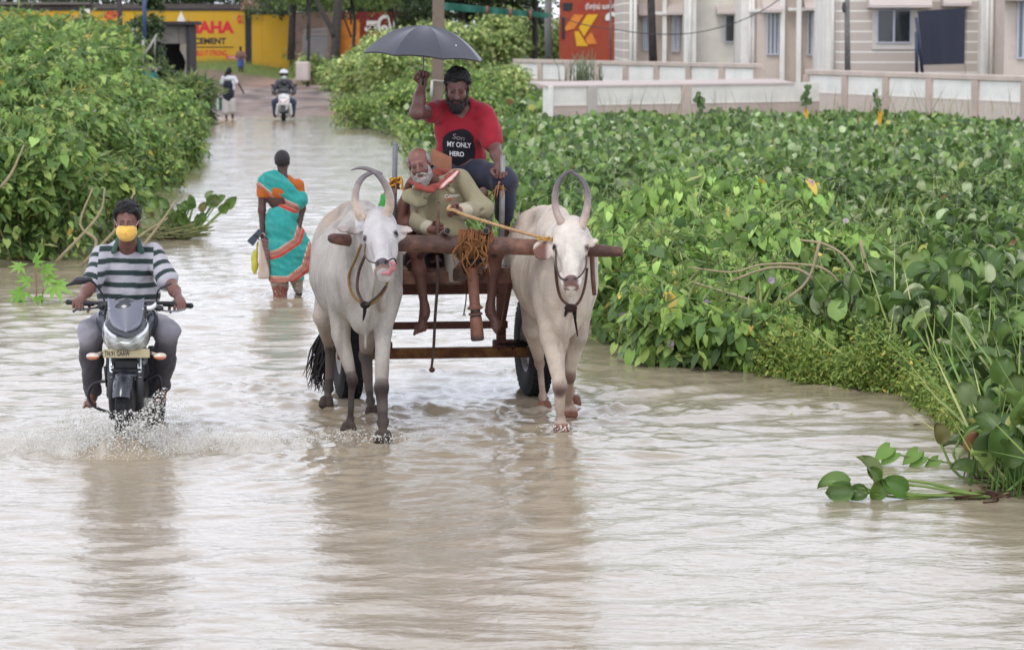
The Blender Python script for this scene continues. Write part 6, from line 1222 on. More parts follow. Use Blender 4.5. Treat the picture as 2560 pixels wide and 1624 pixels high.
# hyacinth field
def field(name, label, y0, y1, dens, size, hmin, hmax, cond, cat='plants'):
    lv = LV(); n = int(dens*(y1-y0)*(.21*(y0+y1)/2+3)); y = y0+(y1-y0)*rng.random(n); x = xr(y)+rng.random(n)*(.21*y+3); s_ = x-xr(y); ok = (x < .205*y+1.2) & cond(x, y, s_); x, y, s_ = x[ok], y[ok], s_[ok]; n = len(x)
    if not n: return
    hh = (hmin+(hmax-hmin)*(.5+.5*np.sin(x*1.9+2*np.sin(y*.8))*np.sin(y*1.3+x*.3))*rng.uniform(.55, 1.05, n))*ss(s_, -.15, .35)+.06
    p = np.stack([x, y, hh*np.sqrt(rng.uniform(.35, 1, n))], -1); a = rng.random(n)*6.28; tilt = rng.normal(1.12, .42, n)
    L = np.stack([np.cos(a)*np.cos(tilt), np.sin(a)*np.cos(tilt), np.sin(tilt)], -1); Nn = np.stack([-np.cos(a)*np.sin(tilt), -np.sin(a)*np.sin(tilt), np.cos(tilt)], -1)+rng.normal(size=(n, 3))*.3; Nn[:, 1] -= .5; Nn[:, 2] += .25
    col = pal(n, [(72, 102, 44), (94, 126, 56), (56, 82, 38), (116, 144, 72), (150, 166, 132), (120, 84, 50), (150, 156, 80)], [5, 5, 4.5, 2.2, 2.0, .08, .18])  # the greyish pale tone paints sky sheen into some leaves
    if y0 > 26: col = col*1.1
    lv.add('hya2' if y1 < 45 else 'hya', p, L, Nn, size*(.6+.6*rng.random(n)), col)
    k = rng.random(n) < (.9 if y1 < 40 else .3); b = p[k]*[1, 1, 0]+np.stack([rng.normal(size=k.sum())*.06, rng.normal(size=k.sum())*.06, np.full(k.sum(), -.02)], -1); lv.stem(b, p[k], .006, np.array(C(92, 124, 58)))
    n2 = int(n*1.1); y = y0+(y1-y0)*rng.random(n2); x = xr(y)+.1+rng.random(n2)*(.21*y+3); ok = (x < .205*y+1.2) & cond(x, y, x-xr(y)); x, y = x[ok], y[ok]; n2 = len(x)
    p = np.stack([x, y, rng.random(n2)*.2*hmax], -1); L = rng.normal(size=(n2, 3))*[.6, .6, .2]+[0, 0, .7]; lv.add('blade', p, L, rng.normal(size=(n2, 3))*.5+[0, -1, 0], np.full(n2, hmax*1.05)*rng.uniform(.6, 1.15, n2), pal(n2, [(134, 160, 80), (104, 136, 60), (168, 180, 116)], [3, 3, 2]))
    link(name, lv.mesh(name, M_WAX), label=label, cat=cat, kind='stuff')
nothick = lambda x, y, s: ~((y < 27) & (y > 20.5) & (s < 2.2))
field('water_hyacinth', 'dense carpet of glossy water hyacinth leaves between the cart and the boundary walls', 24, 44, 95, .155, .25, .62, lambda x, y, s: nothick(x, y, s))
field('water_hyacinth', 'distant paler carpet of water hyacinth reaching the foot of the boundary walls', 44, 76, 60, .155, .3, .62, lambda x, y, s: s > -9)
field('far_ground_cover', 'low scrub behind the hyacinth carpet by the back boundary wall', 76, 118, 14, .3, .3, .6, lambda x, y, s: (x < .03*y+3) & (s > 1))
field('water_hyacinth', 'large round hyacinth leaves on upright stalks at the right frame edge', 15.6, 24, 120, .175, .2, .85, lambda x, y, s: (x > np.interp(y, [15, 19, 20, 21, 24], [2.4, 2.75, 3.0, 2.9, 2.2])) & (s > .05))
# fine leaved weeds at the water line
lv = LV(); n = 26000; px = rng.uniform(1800, 2400, n); g_ = np.array([G(a_, b_) for a_, b_ in zip(px, np.interp(px, [1760, 2000, 2270, 2370, 2410], [905, 955, 985, 1050, 1110]))]); y = g_[:, 1]+np.abs(rng.normal(size=n))*.5-.04; x = g_[:, 0]+rng.normal(size=n)*.06
p = np.stack([x, y, np.abs(rng.normal(size=n))*.17*(.6+.6*np.sin(x*5)**2)], -1); lv.add('oval', p, rng.normal(size=(n, 3)), rng.normal(size=(n, 3))*.5+[0, -.3, 1], .022+.035*rng.random(n), pal(n, [(124, 150, 62), (100, 130, 52), (156, 170, 82), (206, 170, 60)], [4, 3, 2, .12]))
link('fine_weeds', lv.mesh('fine_weeds', M_LEAF), label='low yellow green fine leaved weeds along the right water line', cat='weeds', kind='stuff')
# low grass on left shore and far verges
lv = LV(); n = 9000; y = rng.uniform(33, 84, n); x = xl(y)-np.abs(rng.normal(size=n))*.5+.1; p = np.stack([x, y, np.zeros(n)+.02], -1); lv.add('blade', p, rng.normal(size=(n, 3))*[.5, .5, .2]+[0, 0, .7], rng.normal(size=(n, 3)), .08+.16*rng.random(n), pal(n, [(104, 128, 62), (84, 108, 52), (140, 148, 84)], [3, 3, 1]))
n = 16000; y = rng.uniform(88, 150, n); s_ = np.abs(rng.normal(size=n))*2.; x = xr(y)+.5+s_; zz = terr(x, y)[0]; p = np.stack([x, y, zz], -1); lv.add('blade', p, rng.normal(size=(n, 3))*[.5, .5, .2]+[0, 0, .7], rng.normal(size=(n, 3)), .2+.4*rng.random(n), pal(n, [(128, 150, 80), (104, 130, 62), (160, 160, 100)], [3, 3, 1]))
n = 9000; x = rng.uniform(-18, -5, n); y = 145+rng.random(n)*7; p = np.stack([x, y, terr(x, y)[0]], -1); lv.add('blade', p, rng.normal(size=(n, 3))*[.5, .5, .2]+[0, 0, .7], rng.normal(size=(n, 3)), .15+.3*rng.random(n), pal(n, [(124, 142, 76), (104, 124, 62), (160, 160, 100)], [3, 3, 1]))
link('verge_grass', lv.mesh('verge_grass', M_LEAF), label='rough grass along the banks and the far verge', cat='grass', kind='stuff')
# floating raft of torn hyacinth by the left bank and the uprooted plant at lower right
def stalk_plant(name, label, root, leaves, sz, r0=.008, cat='plant'):
    t = thing(name, label, cat, root); m = MB(); lv = LV()
    for (tip, mid, s_, dr, nn_, col) in leaves:
        m.tube([root+rng.normal(size=3)*[.04, .04, .01], mid, tip], [r0*1.3, r0, r0*.8], 6, col=C(118, 140, 72), sub=4); lv = LV(); lv.add('hya2', [tip], np.array([dr], float), np.array([nn_], float), [s_], np.array([C(*col)])); link('leaf', lv.mesh('leaf', M_WAX), t)
    m.build('stalk', M_STEM, t, True, True)
    m = MB(); 
    for i in range(40): e = root+rng.normal(size=3)*[.1, .06, .015]; m.tube([e, e+rng.normal(size=3)*[.08, .04, .02]], [.007, .003], 5, col=np.array(C(84, 56, 46))*rng.uniform(.5, 1.2))
    m.build('root', M_STEM, t, True, True, kind='stuff'); return t
d_ = 16.25; Q_ = lambda x, y, o=0.: P(x, y, d_+o)
stalk_plant('uprooted_plant', 'uprooted water hyacinth plant floating on its side with long stalks', Q_(2450, 1240),
  [(Q_(2125, 1214), Q_(2290, 1240), .19, (-1, 0, .05), (0, -.6, .8), (104, 132, 66)), (Q_(2135, 1226), Q_(2270, 1244), .17, (-1, .1, -.1), (0, -1, .2), (112, 138, 84)), (Q_(2185, 1210), Q_(2300, 1214), .19, (-.45, 0, 1), (1, -.6, .3), (110, 124, 70)), (Q_(2170, 1228), Q_(2280, 1236), .13, (-1, 0, -.25), (0, -1, .5), (80, 104, 52)),
   (Q_(2205, 1198), Q_(2300, 1204), .14, (-.3, 0, -.7), (.3, -1, .3), (100, 128, 56)), (Q_(2265, 1232), Q_(2330, 1236), .17, (-.9, -.1, .45), (.2, -1, .4), (86, 120, 52)), (Q_(2200, 1196), Q_(2320, 1206), .10, (-.6, 0, .5), (0, -1, .3), (96, 122, 58))], .15)
stalk_plant('uprooted_plant', 'clump of hyacinth with tall bent stalks and reddish leaf at the right frame edge', P(2520, 1215, 16.7),
  [(P(2352, 1110, 16.9), P(2400, 1190, 16.9), .14, (-.25, 0, 1), (.5, -1, .1), (112, 108, 62)), (P(2400, 1095, 17), P(2390, 1150, 17), .02, (-1, 0, .3), (0, -1, .4), (96, 124, 56)), (P(2470, 1050, 17), P(2480, 1130, 17), .17, (-.4, 0, 1), (.2, -1, .2), (104, 122, 76)), (P(2540, 1010, 16.8), P(2530, 1120, 16.8), .2, (-.1, 0, 1), (.1, -1, .1), (84, 104, 46)), (P(2440, 1180, 16.8), P(2480, 1190, 16.8), .16, (-1, 0, .25), (0, -.7, .7), (110, 134, 76)),
   (P(2560, 1200, 16.7), P(2540, 1190, 16.7), .2, (-.6, 0, .7), (0, -1, .2), (104, 136, 74)), (P(2500, 960, 17), P(2500, 1090, 17), .19, (.2, 0, 1), (-.2, -1, .1), (80, 106, 46)), (P(2430, 1010, 17.2), P(2450, 1100, 17.2), .16, (-.5, 0, .8), (0, -1, .4), (120, 136, 90))], .15, .009)
lv = LV(); pts = [(2240, 1130), (2310, 1140), (2345, 1148), (2225, 1118), (2295, 1128)]
for x, y in pts: lv.add('heart2', [P(x, y, 17.6)], np.array([[-.5, -.2, -.3]]), np.array([[.2, -.8, .7]]), [.12], np.array([C(122, 158, 76)]))
m = MB(); m.tube([P(2410, 1165, 17.6), P(2340, 1150, 17.6), P(2235, 1135, 17.6)], .006, 5, col=C(124, 140, 84), sub=3); ob = m.build('creeper', M_STEM, None, True, True, label='creeper tip with a few round lime leaves lying on the water at the right', cat='plant'); link('leaf', lv.mesh('leaf', M_LEAF), ob)
L0 = []
for i in range(26): a = rng.uniform(-1, 1); tip = P(470+a*90+rng.normal()*12, 575-abs(a)*30-rng.random()*55, 37.0); L0.append((tip, P(450+a*40, 590, 37.0), .14+.08*rng.random(), (a+rng.normal()*.3, rng.normal()*.3, .8), (rng.normal()*.4, -1, .3), [(110, 136, 76), (128, 140, 96), (122, 112, 66), (96, 126, 60), (104, 132, 64)][rng.integers(0, 5)]))
stalk_plant('floating_raft', 'raft of torn hyacinth stalks and brown roots drifting beside the left bank', P(430, 592, 37.0), L0, .15, .012, 'driftwood')
m = MB()
for i in range(90): a = P(rng.uniform(330, 470), rng.uniform(575, 600), 37.2+rng.normal()*.3); a[2] = max(a[2], .0)+.04*rng.random(); m.tube([a, a+V(.45, 0, .08)*rng.uniform(.4, 1.2)+rng.normal(size=3)*[.1, .2, .05]], [.014, .008], 5, col=np.array(C(150, 152, 104))*rng.uniform(.5, 1.1))
m.build('cut_stalks', M_STEM, None, True, True, label='heap of pale cut stalks lying in the shallows behind the motorcyclist', cat='stalks', kind='stuff')
t = thing('castor_seedling', 'small lime green castor seedling with star leaves standing alone in the flood', 'plant', G(85, 755)); lv = LV(); m = MB(); dS2 = G(85, 755)[1]
m.tube([P(90, 758, dS2), P(91, 720, dS2), P(88, 680, dS2), P(85, 665, dS2)], [.012, .01, .008, .006], 6, col=C(140, 110, 84), sub=3); m.tube([P(104, 755, dS2), P(108, 725, dS2), P(112, 712, dS2)], [.009, .007, .005], 6, col=C(140, 110, 84))
for (x, y, s_, dr) in ((62, 668, .17, (-1, 0, .1)), (85, 662, .18, (.3, -.3, .4)), (104, 672, .16, (1, 0, .0)), (66, 725, .22, (-1, -.2, -.5)), (78, 708, .17, (-.5, 0, .3)), (108, 705, .17, (.6, 0, .3)), (124, 712, .26, (.9, -.3, -.25)), (92, 740, .14, (.3, -.5, -.3)), (58, 745, .17, (-1, 0, -.7))):
    lv.add('palm', [P(x, y, dS2)], np.array([dr], float), np.array([[.1, -.75, .65]]), [s_], np.array([C(*[(122, 166, 66), (138, 178, 84)][rng.integers(0, 2)])]))
m.build('stem', M_STEM, t, True, True); link('foliage', lv.mesh('foliage', M_LEAF), t)

lv = LV(); n = 90; sd_ = rng.random(n) < .5; y = np.where(sd_, rng.uniform(19, 30, n), rng.uniform(27, 60, n)); x = np.where(sd_, xr(y)-np.abs(rng.normal(size=n))*.5, xl(y)+np.abs(rng.normal(size=n))*.6); p = np.stack([x, y, np.full(n, .012)], -1)
lv.add('oval', p, rng.normal(size=(n, 3))*[1, 1, .03], np.tile([[0, 0, 1.]], (n, 1))+rng.normal(size=(n, 3))*.08, rng.uniform(.03, .09, n), pal(n, [(110, 130, 60), (150, 130, 70), (90, 70, 50), (130, 150, 80)], [3, 2, 2, 2])); link('floating_leaves', lv.mesh('floating_leaves', M_LEAF), label='scattered leaf litter floating along both water lines', cat='leaves', kind='stuff')
# ---------------------------------------------------------------- buildings, walls, poles, trees
def wallmat(n, c, no=.10, v=None): return mat(n, base=c, rough=.85, spec=.25, noise=no, nscale=1.2, bump=.15, bscale=25, vary=v)
M_PINK = wallmat('pink beige render', C(214, 200, 188), .16, C(198, 182, 170)); M_PINKD = wallmat('brownish pink render', C(194, 176, 164), .18); M_WHITE = wallmat('white render', C(236, 233, 226), .14); M_GREYW = wallmat('pale grey render', C(222, 218, 208), .14)
M_GLASS = mat('dark glass', base=C(52, 56, 58), rough=.12, spec=.6); M_FR = mat('window frame', base=C(190, 192, 202), rough=.4); M_CONC = wallmat('raw concrete', C(138, 132, 126), .35, C(104, 98, 94))
def quadbox(m, x0, x1, z0, z1, y, th, col=None, bev=0.): m.box(V((x0+x1)/2, y+th/2, (z0+z1)/2), (abs(x1-x0)/2, th/2, abs(z1-z0)/2), None, col, bev)
def pz(y, d): return P(1280, y, d)[2]
def px_(x, d): return P(x, 400, d)[0]
# boundary walls: posts, coping, white panels over a pink base
def bwall(label, a, b, n, ztop, flip=1, cap_slope=0.):
    a, b = np.asarray(a, float), np.asarray(b, float); t = thing('boundary_wall', label, 'wall', V(a[0], a[1], 0)); dv = nrm(b-a); L = np.linalg.norm(b-a); nn = V(dv[1], -dv[0], 0)*flip; 
    if nn[1] > 0: nn = -nn
    at = lambda u_, o, z: a+dv*u_+nn*o+V(0, 0, z); R = np.array([dv, nn, V(0, 0, 1)]).T
    m = MB(); m.box(at(L/2, 0, (ztop*.60-.6)/2), (L/2, .09, (ztop*.60+.6)/2), R); m.build('base_panel', M_PINK, t)
    m = MB(); m.box(at(L/2, 0, ztop*.76), (L/2-.01, .075, ztop*.16), R); m.build('white_panel', M_WHITE, t)
    m = MB(); m.box(at(L/2, .0, ztop*.605), (L/2, .10, .02), R); m.build('ledge', wallmat('cream ledge', C(214, 202, 192)), t)
    m = MB(); m.box(at(L/2, 0, ztop-.06), (L/2+.05, .13, .075), R, bev=.02); m.build('coping', wallmat('pink coping', C(200, 184, 172), .16), t)
    for i in range(n+1): m = MB(); m.box(at(L*i/n, .0, (ztop-.14-.5)/2), (.15, .15, (ztop-.14+.5)/2), R, bev=.01); m.build('post', M_PINKD, t)
    return t
W_ = lambda x, d: V(px_(x, d), d, 0)
bwall('long pink and white boundary wall receding behind the reeds, far left run', W_(1291, 102), W_(1897, 87), 8, 1.73)
bwall('pink and white panelled boundary wall in front of the striped house, right run', W_(2022, 81), W_(2700, 67), 6, 1.63)
a, b_ = W_(1364, 73), W_(2040, 78); t = thing('front_boundary_wall', 'nearer white topped boundary wall rising from the hyacinth carpet, with a free left end', 'wall', a)
dv = nrm(b_-a); nn = V(dv[1], -dv[0], 0); L_ = np.linalg.norm(b_-a); R = np.array([dv, nn, V(0, 0, 1)]).T; at_ = lambda u_, o, z: a+dv*u_+nn*o+V(0, 0, z)
m = MB(); m.box(at_(L_/2, 0, .1), (L_/2, .12, .70), R); m.build('base_panel', M_PINKD, t)
m = MB(); m.box(at_(L_/2, 0, 1.075), (L_/2, .11, .26), R); m.build('white_panel', M_GREYW, t)
m = MB(); m.box(at_(L_/2, .005, .81), (L_/2, .13, .015), R); m.build('ledge', wallmat('cream ledge', 0), t)
m = MB(); tl = np.array([at_(-.05, .14, 1.335), at_(L_*.9, .14, 1.335), at_(L_*.9, -.7, 1.43), at_(-.05, -.7, 1.43)]); v_ = np.vstack([tl, tl-[0, 0, .05]]); m.add(v_, [[0, 1, 2, 3], [7, 6, 5, 4], [0, 4, 5, 1], [1, 5, 6, 2], [2, 6, 7, 3], [3, 7, 4, 0]]); m.build('sloped_coping', wallmat('pale pink coping', C(196, 182, 176), .04), t)
for u_, w_, mm in ((.06, .07, M_WHITE), (1.38, .15, wallmat('beige post', C(186, 178, 170))), (4.48, .155, M_PINKD)): m = MB(); m.box(at_(u_, .02, .4), (w_, .15, .93), R, bev=.01); m.build('post', mm, t)  # white end strip paints the wall's lit left edge; the other two are posts
# house: stepped facade blocks
hs = thing('house', 'long pink and white house with striped bands, sunshades and barred windows behind the boundary walls', 'house', W_(2000, 95))
def block(x0, x1, d, m_, y0=-420, y1=300, depth=9, name='wall'):
    m = MB(); quadbox(m, px_(x0, d), px_(x1, d), -.3, pz(y0, d), d, depth); return m.build(name, m_, hs)
def strip(x0, x1, y0, y1, d, th, m_, name, par=None, bev=0.): m = MB(); quadbox(m, px_(x0, d), px_(x1, d), pz(y1, d), pz(y0, d), d-th, th, None, bev); return m.build(name, m_, par or hs)
M_STR = bpy.data.materials.new('striped render'); M_STR.use_nodes = True; nt = M_STR.node_tree; N = nt.nodes; L = nt.links
tc = N.new('ShaderNodeTexCoord'); sx = N.new('ShaderNodeSeparateXYZ'); L.new(tc.outputs['Object'], sx.inputs[0]); ma = N.new('ShaderNodeMath'); ma.operation = 'MULTIPLY'; ma.inputs[1].default_value = 1/.345; L.new(sx.outputs[2], ma.inputs[0]); mf = N.new('ShaderNodeMath'); mf.operation = 'FRACT'; L.new(ma.outputs[0], mf.inputs[0]); mg = N.new('ShaderNodeMath'); mg.operation = 'GREATER_THAN'; mg.inputs[1].default_value = .86; L.new(mf.outputs[0], mg.inputs[0])
mi_ = N.new('ShaderNodeMix'); mi_.data_type = 'RGBA'; L.new(mg.outputs[0], mi_.inputs[0]); mi_.inputs[6].default_value = (*C(192, 180, 170), 1); mi_.inputs[7].default_value = (*C(234, 230, 222), 1); L.new(mi_.outputs[2], N['Principled BSDF'].inputs['Base Color']); N['Principled BSDF'].inputs['Roughness'].default_value = .85
block(1557, 1592, 104, M_STR); block(1590, 1712, 105.5, M_PINK); block(1708, 1738, 104, M_WHITE); block(1735, 1858, 105, M_GREYW); block(1850, 1893, 101.5, M_WHITE); block(1890, 2066, 101, M_PINK); block(2062, 2100, 96.5, M_WHITE); block(2096, 2420, 95, M_STR); block(2412, 2450, 94.6, M_STR); block(2447, 2512, 94, M_WHITE); block(2505, 2760, 92, M_PINK)
def window(x0, x1, y0, y1, d, nb, pale=False):
    m = MB(); X0, X1, Z0, Z1 = px_(x0, d), px_(x1, d), pz(y1, d), pz(y0, d); f = .055
    for a_ in ((X0, X1, Z1-f, Z1), (X0, X1, Z0, Z0+f), (X0, X0+f, Z0+f, Z1-f), (X1-f, X1, Z0+f, Z1-f)): quadbox(m, *a_, d-.10, .10)
    for i in range(1, nb): xx = X0+(X1-X0)*i/nb; quadbox(m, xx-.035, xx+.035, Z0+f, Z1-f, d-.085, .085)
    fr = m.build('window', M_FR, hs); m = MB(); quadbox(m, X0+.01, X1-.01, Z0+.01, Z1-.01, d-.075, .03); m.build('pane', mat('green glass', base=C(104, 112, 112), rough=.2) if pale else M_GLASS, fr)
window(1605, 1620, 42, 127, 105.5, 2, True); window(1677, 1697, 40, 130, 105.5, 3, True); window(1808, 1842, 37, 107, 105, 1); window(1913, 1944, 32, 138, 101, 3, True); window(2014, 2048, 30, 139, 101, 3, True); window(2186, 2273, 22, 109, 95, 2); window(2536, 2568, 0, 148, 92, 2, True)
strip(2176, 2290, 12, 124, 95, .05, wallmat('cream surround', C(214, 208, 200)), 'window_surround')
M_SH = wallmat('sunshade', C(200, 188, 182), .05)
def shade(x0, x1, y0, y1, d):
    m = MB(); X0, X1 = px_(x0, d), px_(x1, d); zb = pz(y1, d); zt = pz(y0, d); k = .75; v_ = np.array([[X0, d, zb], [X1, d, zb], [X0, d-k, zb], [X1, d-k, zb], [X0, d, zt], [X1, d, zt], [X0, d-k, zb+.09], [X1, d-k, zb+.09]])
    m.add(v_, [[0, 1, 3, 2], [2, 3, 7, 6], [6, 7, 5, 4], [0, 4, 5, 1], [0, 2, 6, 4], [1, 5, 7, 3]]); m.build('sunshade', M_SH, hs)
shade(1593, 1620, 10, 40, 105.5); shade(1664, 1702, 10, 38, 105.5); shade(1786, 1844, 14, 36, 105); shade(1902, 1946, 0, 32, 101); shade(2004, 2056, -5, 27, 101); shade(2162, 2317, -25, 20, 95); shade(2345, 2414, -25, 16, 95); shade(2500, 2600, -40, 2, 92)
for x0, x1, y0, y1, d in ((1653, 1664, -60, 160, 105.3), (1593, 1704, 30, 38, 105.2), (1946, 1957, -80, 206, 100.8), (1986, 1998, -80, 206, 100.8), (1866, 1904, 24, 31, 101.2), (1964, 2012, 20, 28, 100.9)): strip(x0, x1, y0, y1, d, .28, M_WHITE, 'pilaster', None, .01)
for x, d in ((1576, 103.9), (1586, 103.9), (1722, 103.9), (1872, 101.4), (1880, 101.4), (2078, 96.4), (2088, 96.4), (2462, 93.9), (2472, 93.9)): m = MB(); m.tube([V(px_(x, d), d-.09, 0), V(px_(x, d), d-.09, 6)], .06, 10); m.build('drain_pipe', M_WHITE, hs, True)
bd = thing('dark_blue_sheet', 'large dark navy sheet hung on poles against the striped house wall', 'sheet', W_(2350, 92)); m = MB(); d = 92.5
m.sheet(np.array([[P(2294+(2413-2294)*u_-(1-u_)*0+v_*(14*(1-u_)-2*u_), 28-8*u_+v_*(163-28-3*u_+8*u_), d+.05*math.sin(u_*9)) for v_ in np.linspace(0, 1, 6)] for u_ in np.linspace(0, 1, 10)]), .02); m.build('cloth', mat('navy sheet', base=C(34, 38, 56), rough=.6, noise=.1), bd)
m = MB(); m.tube([P(2290, 44, d-.1), P(2306, 182, d-.1)], .055, 8); m.tube([P(2291, 80, d-.3), P(2292, 182, d-.3)], .06, 8); m.build('pole', mat('navy pole', base=C(52, 60, 84), rough=.5), bd, True)
m = MB(); m.box(W_(1603, 108)+V(0, 0, 1.35), (.42, .4, .35), bev=.02); m.build('meter_box', mat('dark box', base=C(60, 52, 52), rough=.6), None, label='small dark box with pale lid by the left corner of the pink house', cat='box')
def pole(name, label, pts, d, r, m_, cat='pole', sg=10): m = MB(); pp = [P(x, y, d) for x, y in pts]; m.tube(pp, r, sg); return m.build(name, m_, None, True, label=label, cat=cat)
M_POLEB = mat('weathered concrete pole', base=C(128, 112, 100), rough=.85, noise=.3, nscale=6, vary=C(104, 90, 80)); M_POLEG = mat('grey concrete pole', base=C(134, 130, 128), rough=.85, noise=.35, nscale=8, vary=C(96, 92, 92)); M_BARK = mat('dark bark', base=C(70, 64, 62), rough=.9, noise=.4, nscale=6, bump=.6, bscale=20)
m = MB(); m.box((P(1097, -60, 60)+P(1093, 300, 60))/2, (.125, .12, 1.75), frame(V(0, 1, 0), P(1097, -60, 60)-P(1093, 300, 60)), bev=.02); tp = m.build('concrete_pole', M_POLEB, None, label='thick square concrete pole behind the man in the red t-shirt', cat='pole')
m = MB(); c = P(1095, 202, 59.84); m.tube([c+V(-.15, 0, 0), c+V(-.05, -.02, .01), c+V(.05, -.02, -.01), c+V(.15, 0, 0)], .012, 6); m.tube([c+V(-.13, 0, 0), c+V(-.14, -.02, -.35)], .03, 6); m.build('wire', mat('pale wire', base=C(190, 184, 176)), tp, True)
pole('concrete_pole', 'slim grey concrete pole behind the far end of the receding boundary wall', [(1371, -90), (1370, 60), (1371, 148)], 112, .145, M_POLEG)
pole('palm_tree', 'bare grey palm like trunk standing before the left part of the pink house', [(1626, -90), (1628, 20), (1633, 156)], 95, [.12, .13, .145], M_BARK, 'tree')
pole('lamp_pole', 'slender grey street pole against the striped house corner', [(2118, -120), (2118, 60), (2119, 176)], 84, [.07, .08, .09], M_POLEG)
m = MB(); m.ball(P(2110, 19, 83.8), (.07, .06, .17), 8); m.build('lamp', mat('dark lantern', base=C(62, 58, 58), rough=.4), bpy.data.objects['lamp_pole'], sharp=20)
pole('thin_rod', 'thin grey rod standing before the red painted wall', [(1526, -40), (1527, 155)], 120, .04, M_POLEG)
# wires
m = MB(); pts = [(1380, 30), (1450, 60), (1560, 78), (1650, 86), (1740, 82), (1830, 60), (1900, 30), (1960, -10), (1990, -40)]; m.tube([P(x, y, 90) for x, y in pts], .017, 6, sub=4); m.build('overhead_wire', mat('wire', base=C(70, 68, 70)), None, True, label='thin sagging wire crossing in front of the pink house', cat='wire')
m = MB(); m.sheet(np.array([[P(x, 4+(x-1090)*.105+v_*(20-8*(x-1090)/300), 100+.3*math.sin(x*.1)) for v_ in (0, .5, 1)] for x in np.linspace(1090, 1372, 30)]), .01); ob = m.build('green_netting', mat('green net', base=C(44, 104, 88), rough=.8), None, label='strip of green netting strung high between the thick pole and the slim grey pole', cat='net')
for x in (1218, 1276, 1326): m = MB(); m.tube([P(x, 4+(x-1090)*.105-2, 99.9), P(x, 4+(x-1090)*.105+20, 99.9)], .05, 6); m.build('tie', mat('rusty tie', base=C(140, 84, 66)), ob, True)
# yellow painted wall with lettering
d = 152; yw = thing('painted_wall', 'bright yellow painted compound wall with big red and black lettering', 'wall', W_(300, d)); ye = wallmat('yellow paint', C(206, 160, 52), .10, C(196, 154, 64)); bkp = mat('black paint', base=C(46, 46, 52), rough=.8); rdp = mat('red paint', base=C(206, 44, 56), rough=.8); whp = mat('white paint', base=C(224, 218, 212), rough=.8)
def wl(x0, x1, y0, y1, th, m_, name, dd_=0., par=None): m = MB(); quadbox(m, px_(x0, d), px_(x1, d), pz(y1, d), pz(y0, d), d-th+dd_, th); return m.build(name, m_, par or yw)
pn = wl(-120, 617, 26, 172, .12, ye, 'wall_panel'); wl(-120, 617, 22, 27, .18, bkp, 'top_border'); wl(617, 632, 24, 176, .2, bkp, 'pillar'); wl(-120, 617, 172, 200, .16, wallmat('grey plinth', C(120, 118, 120)), 'plinth')
wl(632, 727, 36, 173, .16, ye, 'wall_panel'); wl(632, 735, 30, 36.5, .2, bkp, 'top_border'); wl(735, 759, 44, 150, .3, bkp, 'pillar'); wl(727, 735, 36, 150, .14, ye, 'wall_panel'); wl(630, 735, 173, 195, .2, wallmat('grey plinth', 0), 'plinth'); wl(207, 232, 23, 60, .2, whp, 'white_patch')
m = MB()
for x in (-60, 30, 82, 134, 186, 262, 312, 362, 412, 476, 539): quadbox(m, px_(x, d)-.02, px_(x, d)+.02, pz(172, d), pz(27, d), d-.124, .01)
quadbox(m, px_(659, d)-.02, px_(659, d)+.02, pz(172, d), pz(37, d), d-.164, .01); m.build('panel_joint', mat('ochre joint', base=C(186, 140, 40)), yw)
T_ = lambda s_, x0, x1, y0, y1, m_, bold=.02, o=.13: fit_text(s_, P((x0+x1)/2, (y0+y1)/2, d-o), V(1, 0, 0), V(0, 0, 1), (x1-x0)*d/F, (y1-y0)*d/F, m_, yw, 'wall_lettering', bold)
T_('MAHA', 468, 585, 53, 84, rdp, .05); T_('CEMENT', 485, 565, 95, 111, bkp, .04); T_('BUILD IT STRONG', 480, 566, 126, 140, rdp, .03); wl(478, 587, 117, 119.5, .135, bkp, 'painted_line')
wl(569, 603, 139, 148, .135, rdp, 'painted_sign'); wl(562, 617, 151.5, 161.5, .135, rdp, 'painted_sign'); T_('CONTACT', 571, 601, 141, 147, whp, .02, .14); T_('JAMAP J. MTP', 566, 614, 153, 160, whp, .03, .14); T_('G', 593, 603, 38, 60, rdp, .06); T_('20\nYRS', 603, 610, 40, 60, bkp, .0)
T_('ரை@ண்', 75, 150, 54, 78, rdp, .04); T_('5', 180, 188, 40, 52, rdp, .03); T_('ச', 260, 300, 30, 48, rdp, .03)
m = MB(); m.lathe([(0, .5), (.05, .35), (.2, .05), (.22, -.1), (.14, -.25), (0, -.28)], P(453, 50, d-.14), np.array([V(1, 0, 0), V(0, .05, 0), V(0, 0, 1)]).T, 12); m.build('painted_drop', whp, yw, True)
gb = thing('roof_slab_building', 'low dark grey unfinished building rising just above the yellow wall', 'building', W_(300, 158)); m = MB(); quadbox(m, px_(-150, 158), px_(735, 158), 0, pz(10, 158), 158, 3); m.build('wall', wallmat('dark grey wall', C(98, 90, 88), .4), gb)
m = MB(); quadbox(m, px_(-150, 158), px_(235, 158), pz(12, 158), pz(6, 158), 157.6, .4); m.build('roof_edge', wallmat('roof edge', C(120, 112, 108), .3), gb)
M_BR = mat('loose bricks', base=C(166, 116, 98), rough=.9, noise=.3, nscale=9, vary=C(188, 150, 134)); m = MB(); r = np.random.default_rng(3)
for i in range(5):
    for j in range(4): m.box(P(608+j*11+(i % 2)*4, 22-i*6, 151.5)+V(0, 0, 0), (.11, .1, .055), frame(V(r.normal()*.15, 1, 0)), bev=.01)
m.build('brick_stack', M_BR, None, label='small stack of red bricks on top of the yellow wall', cat='bricks')
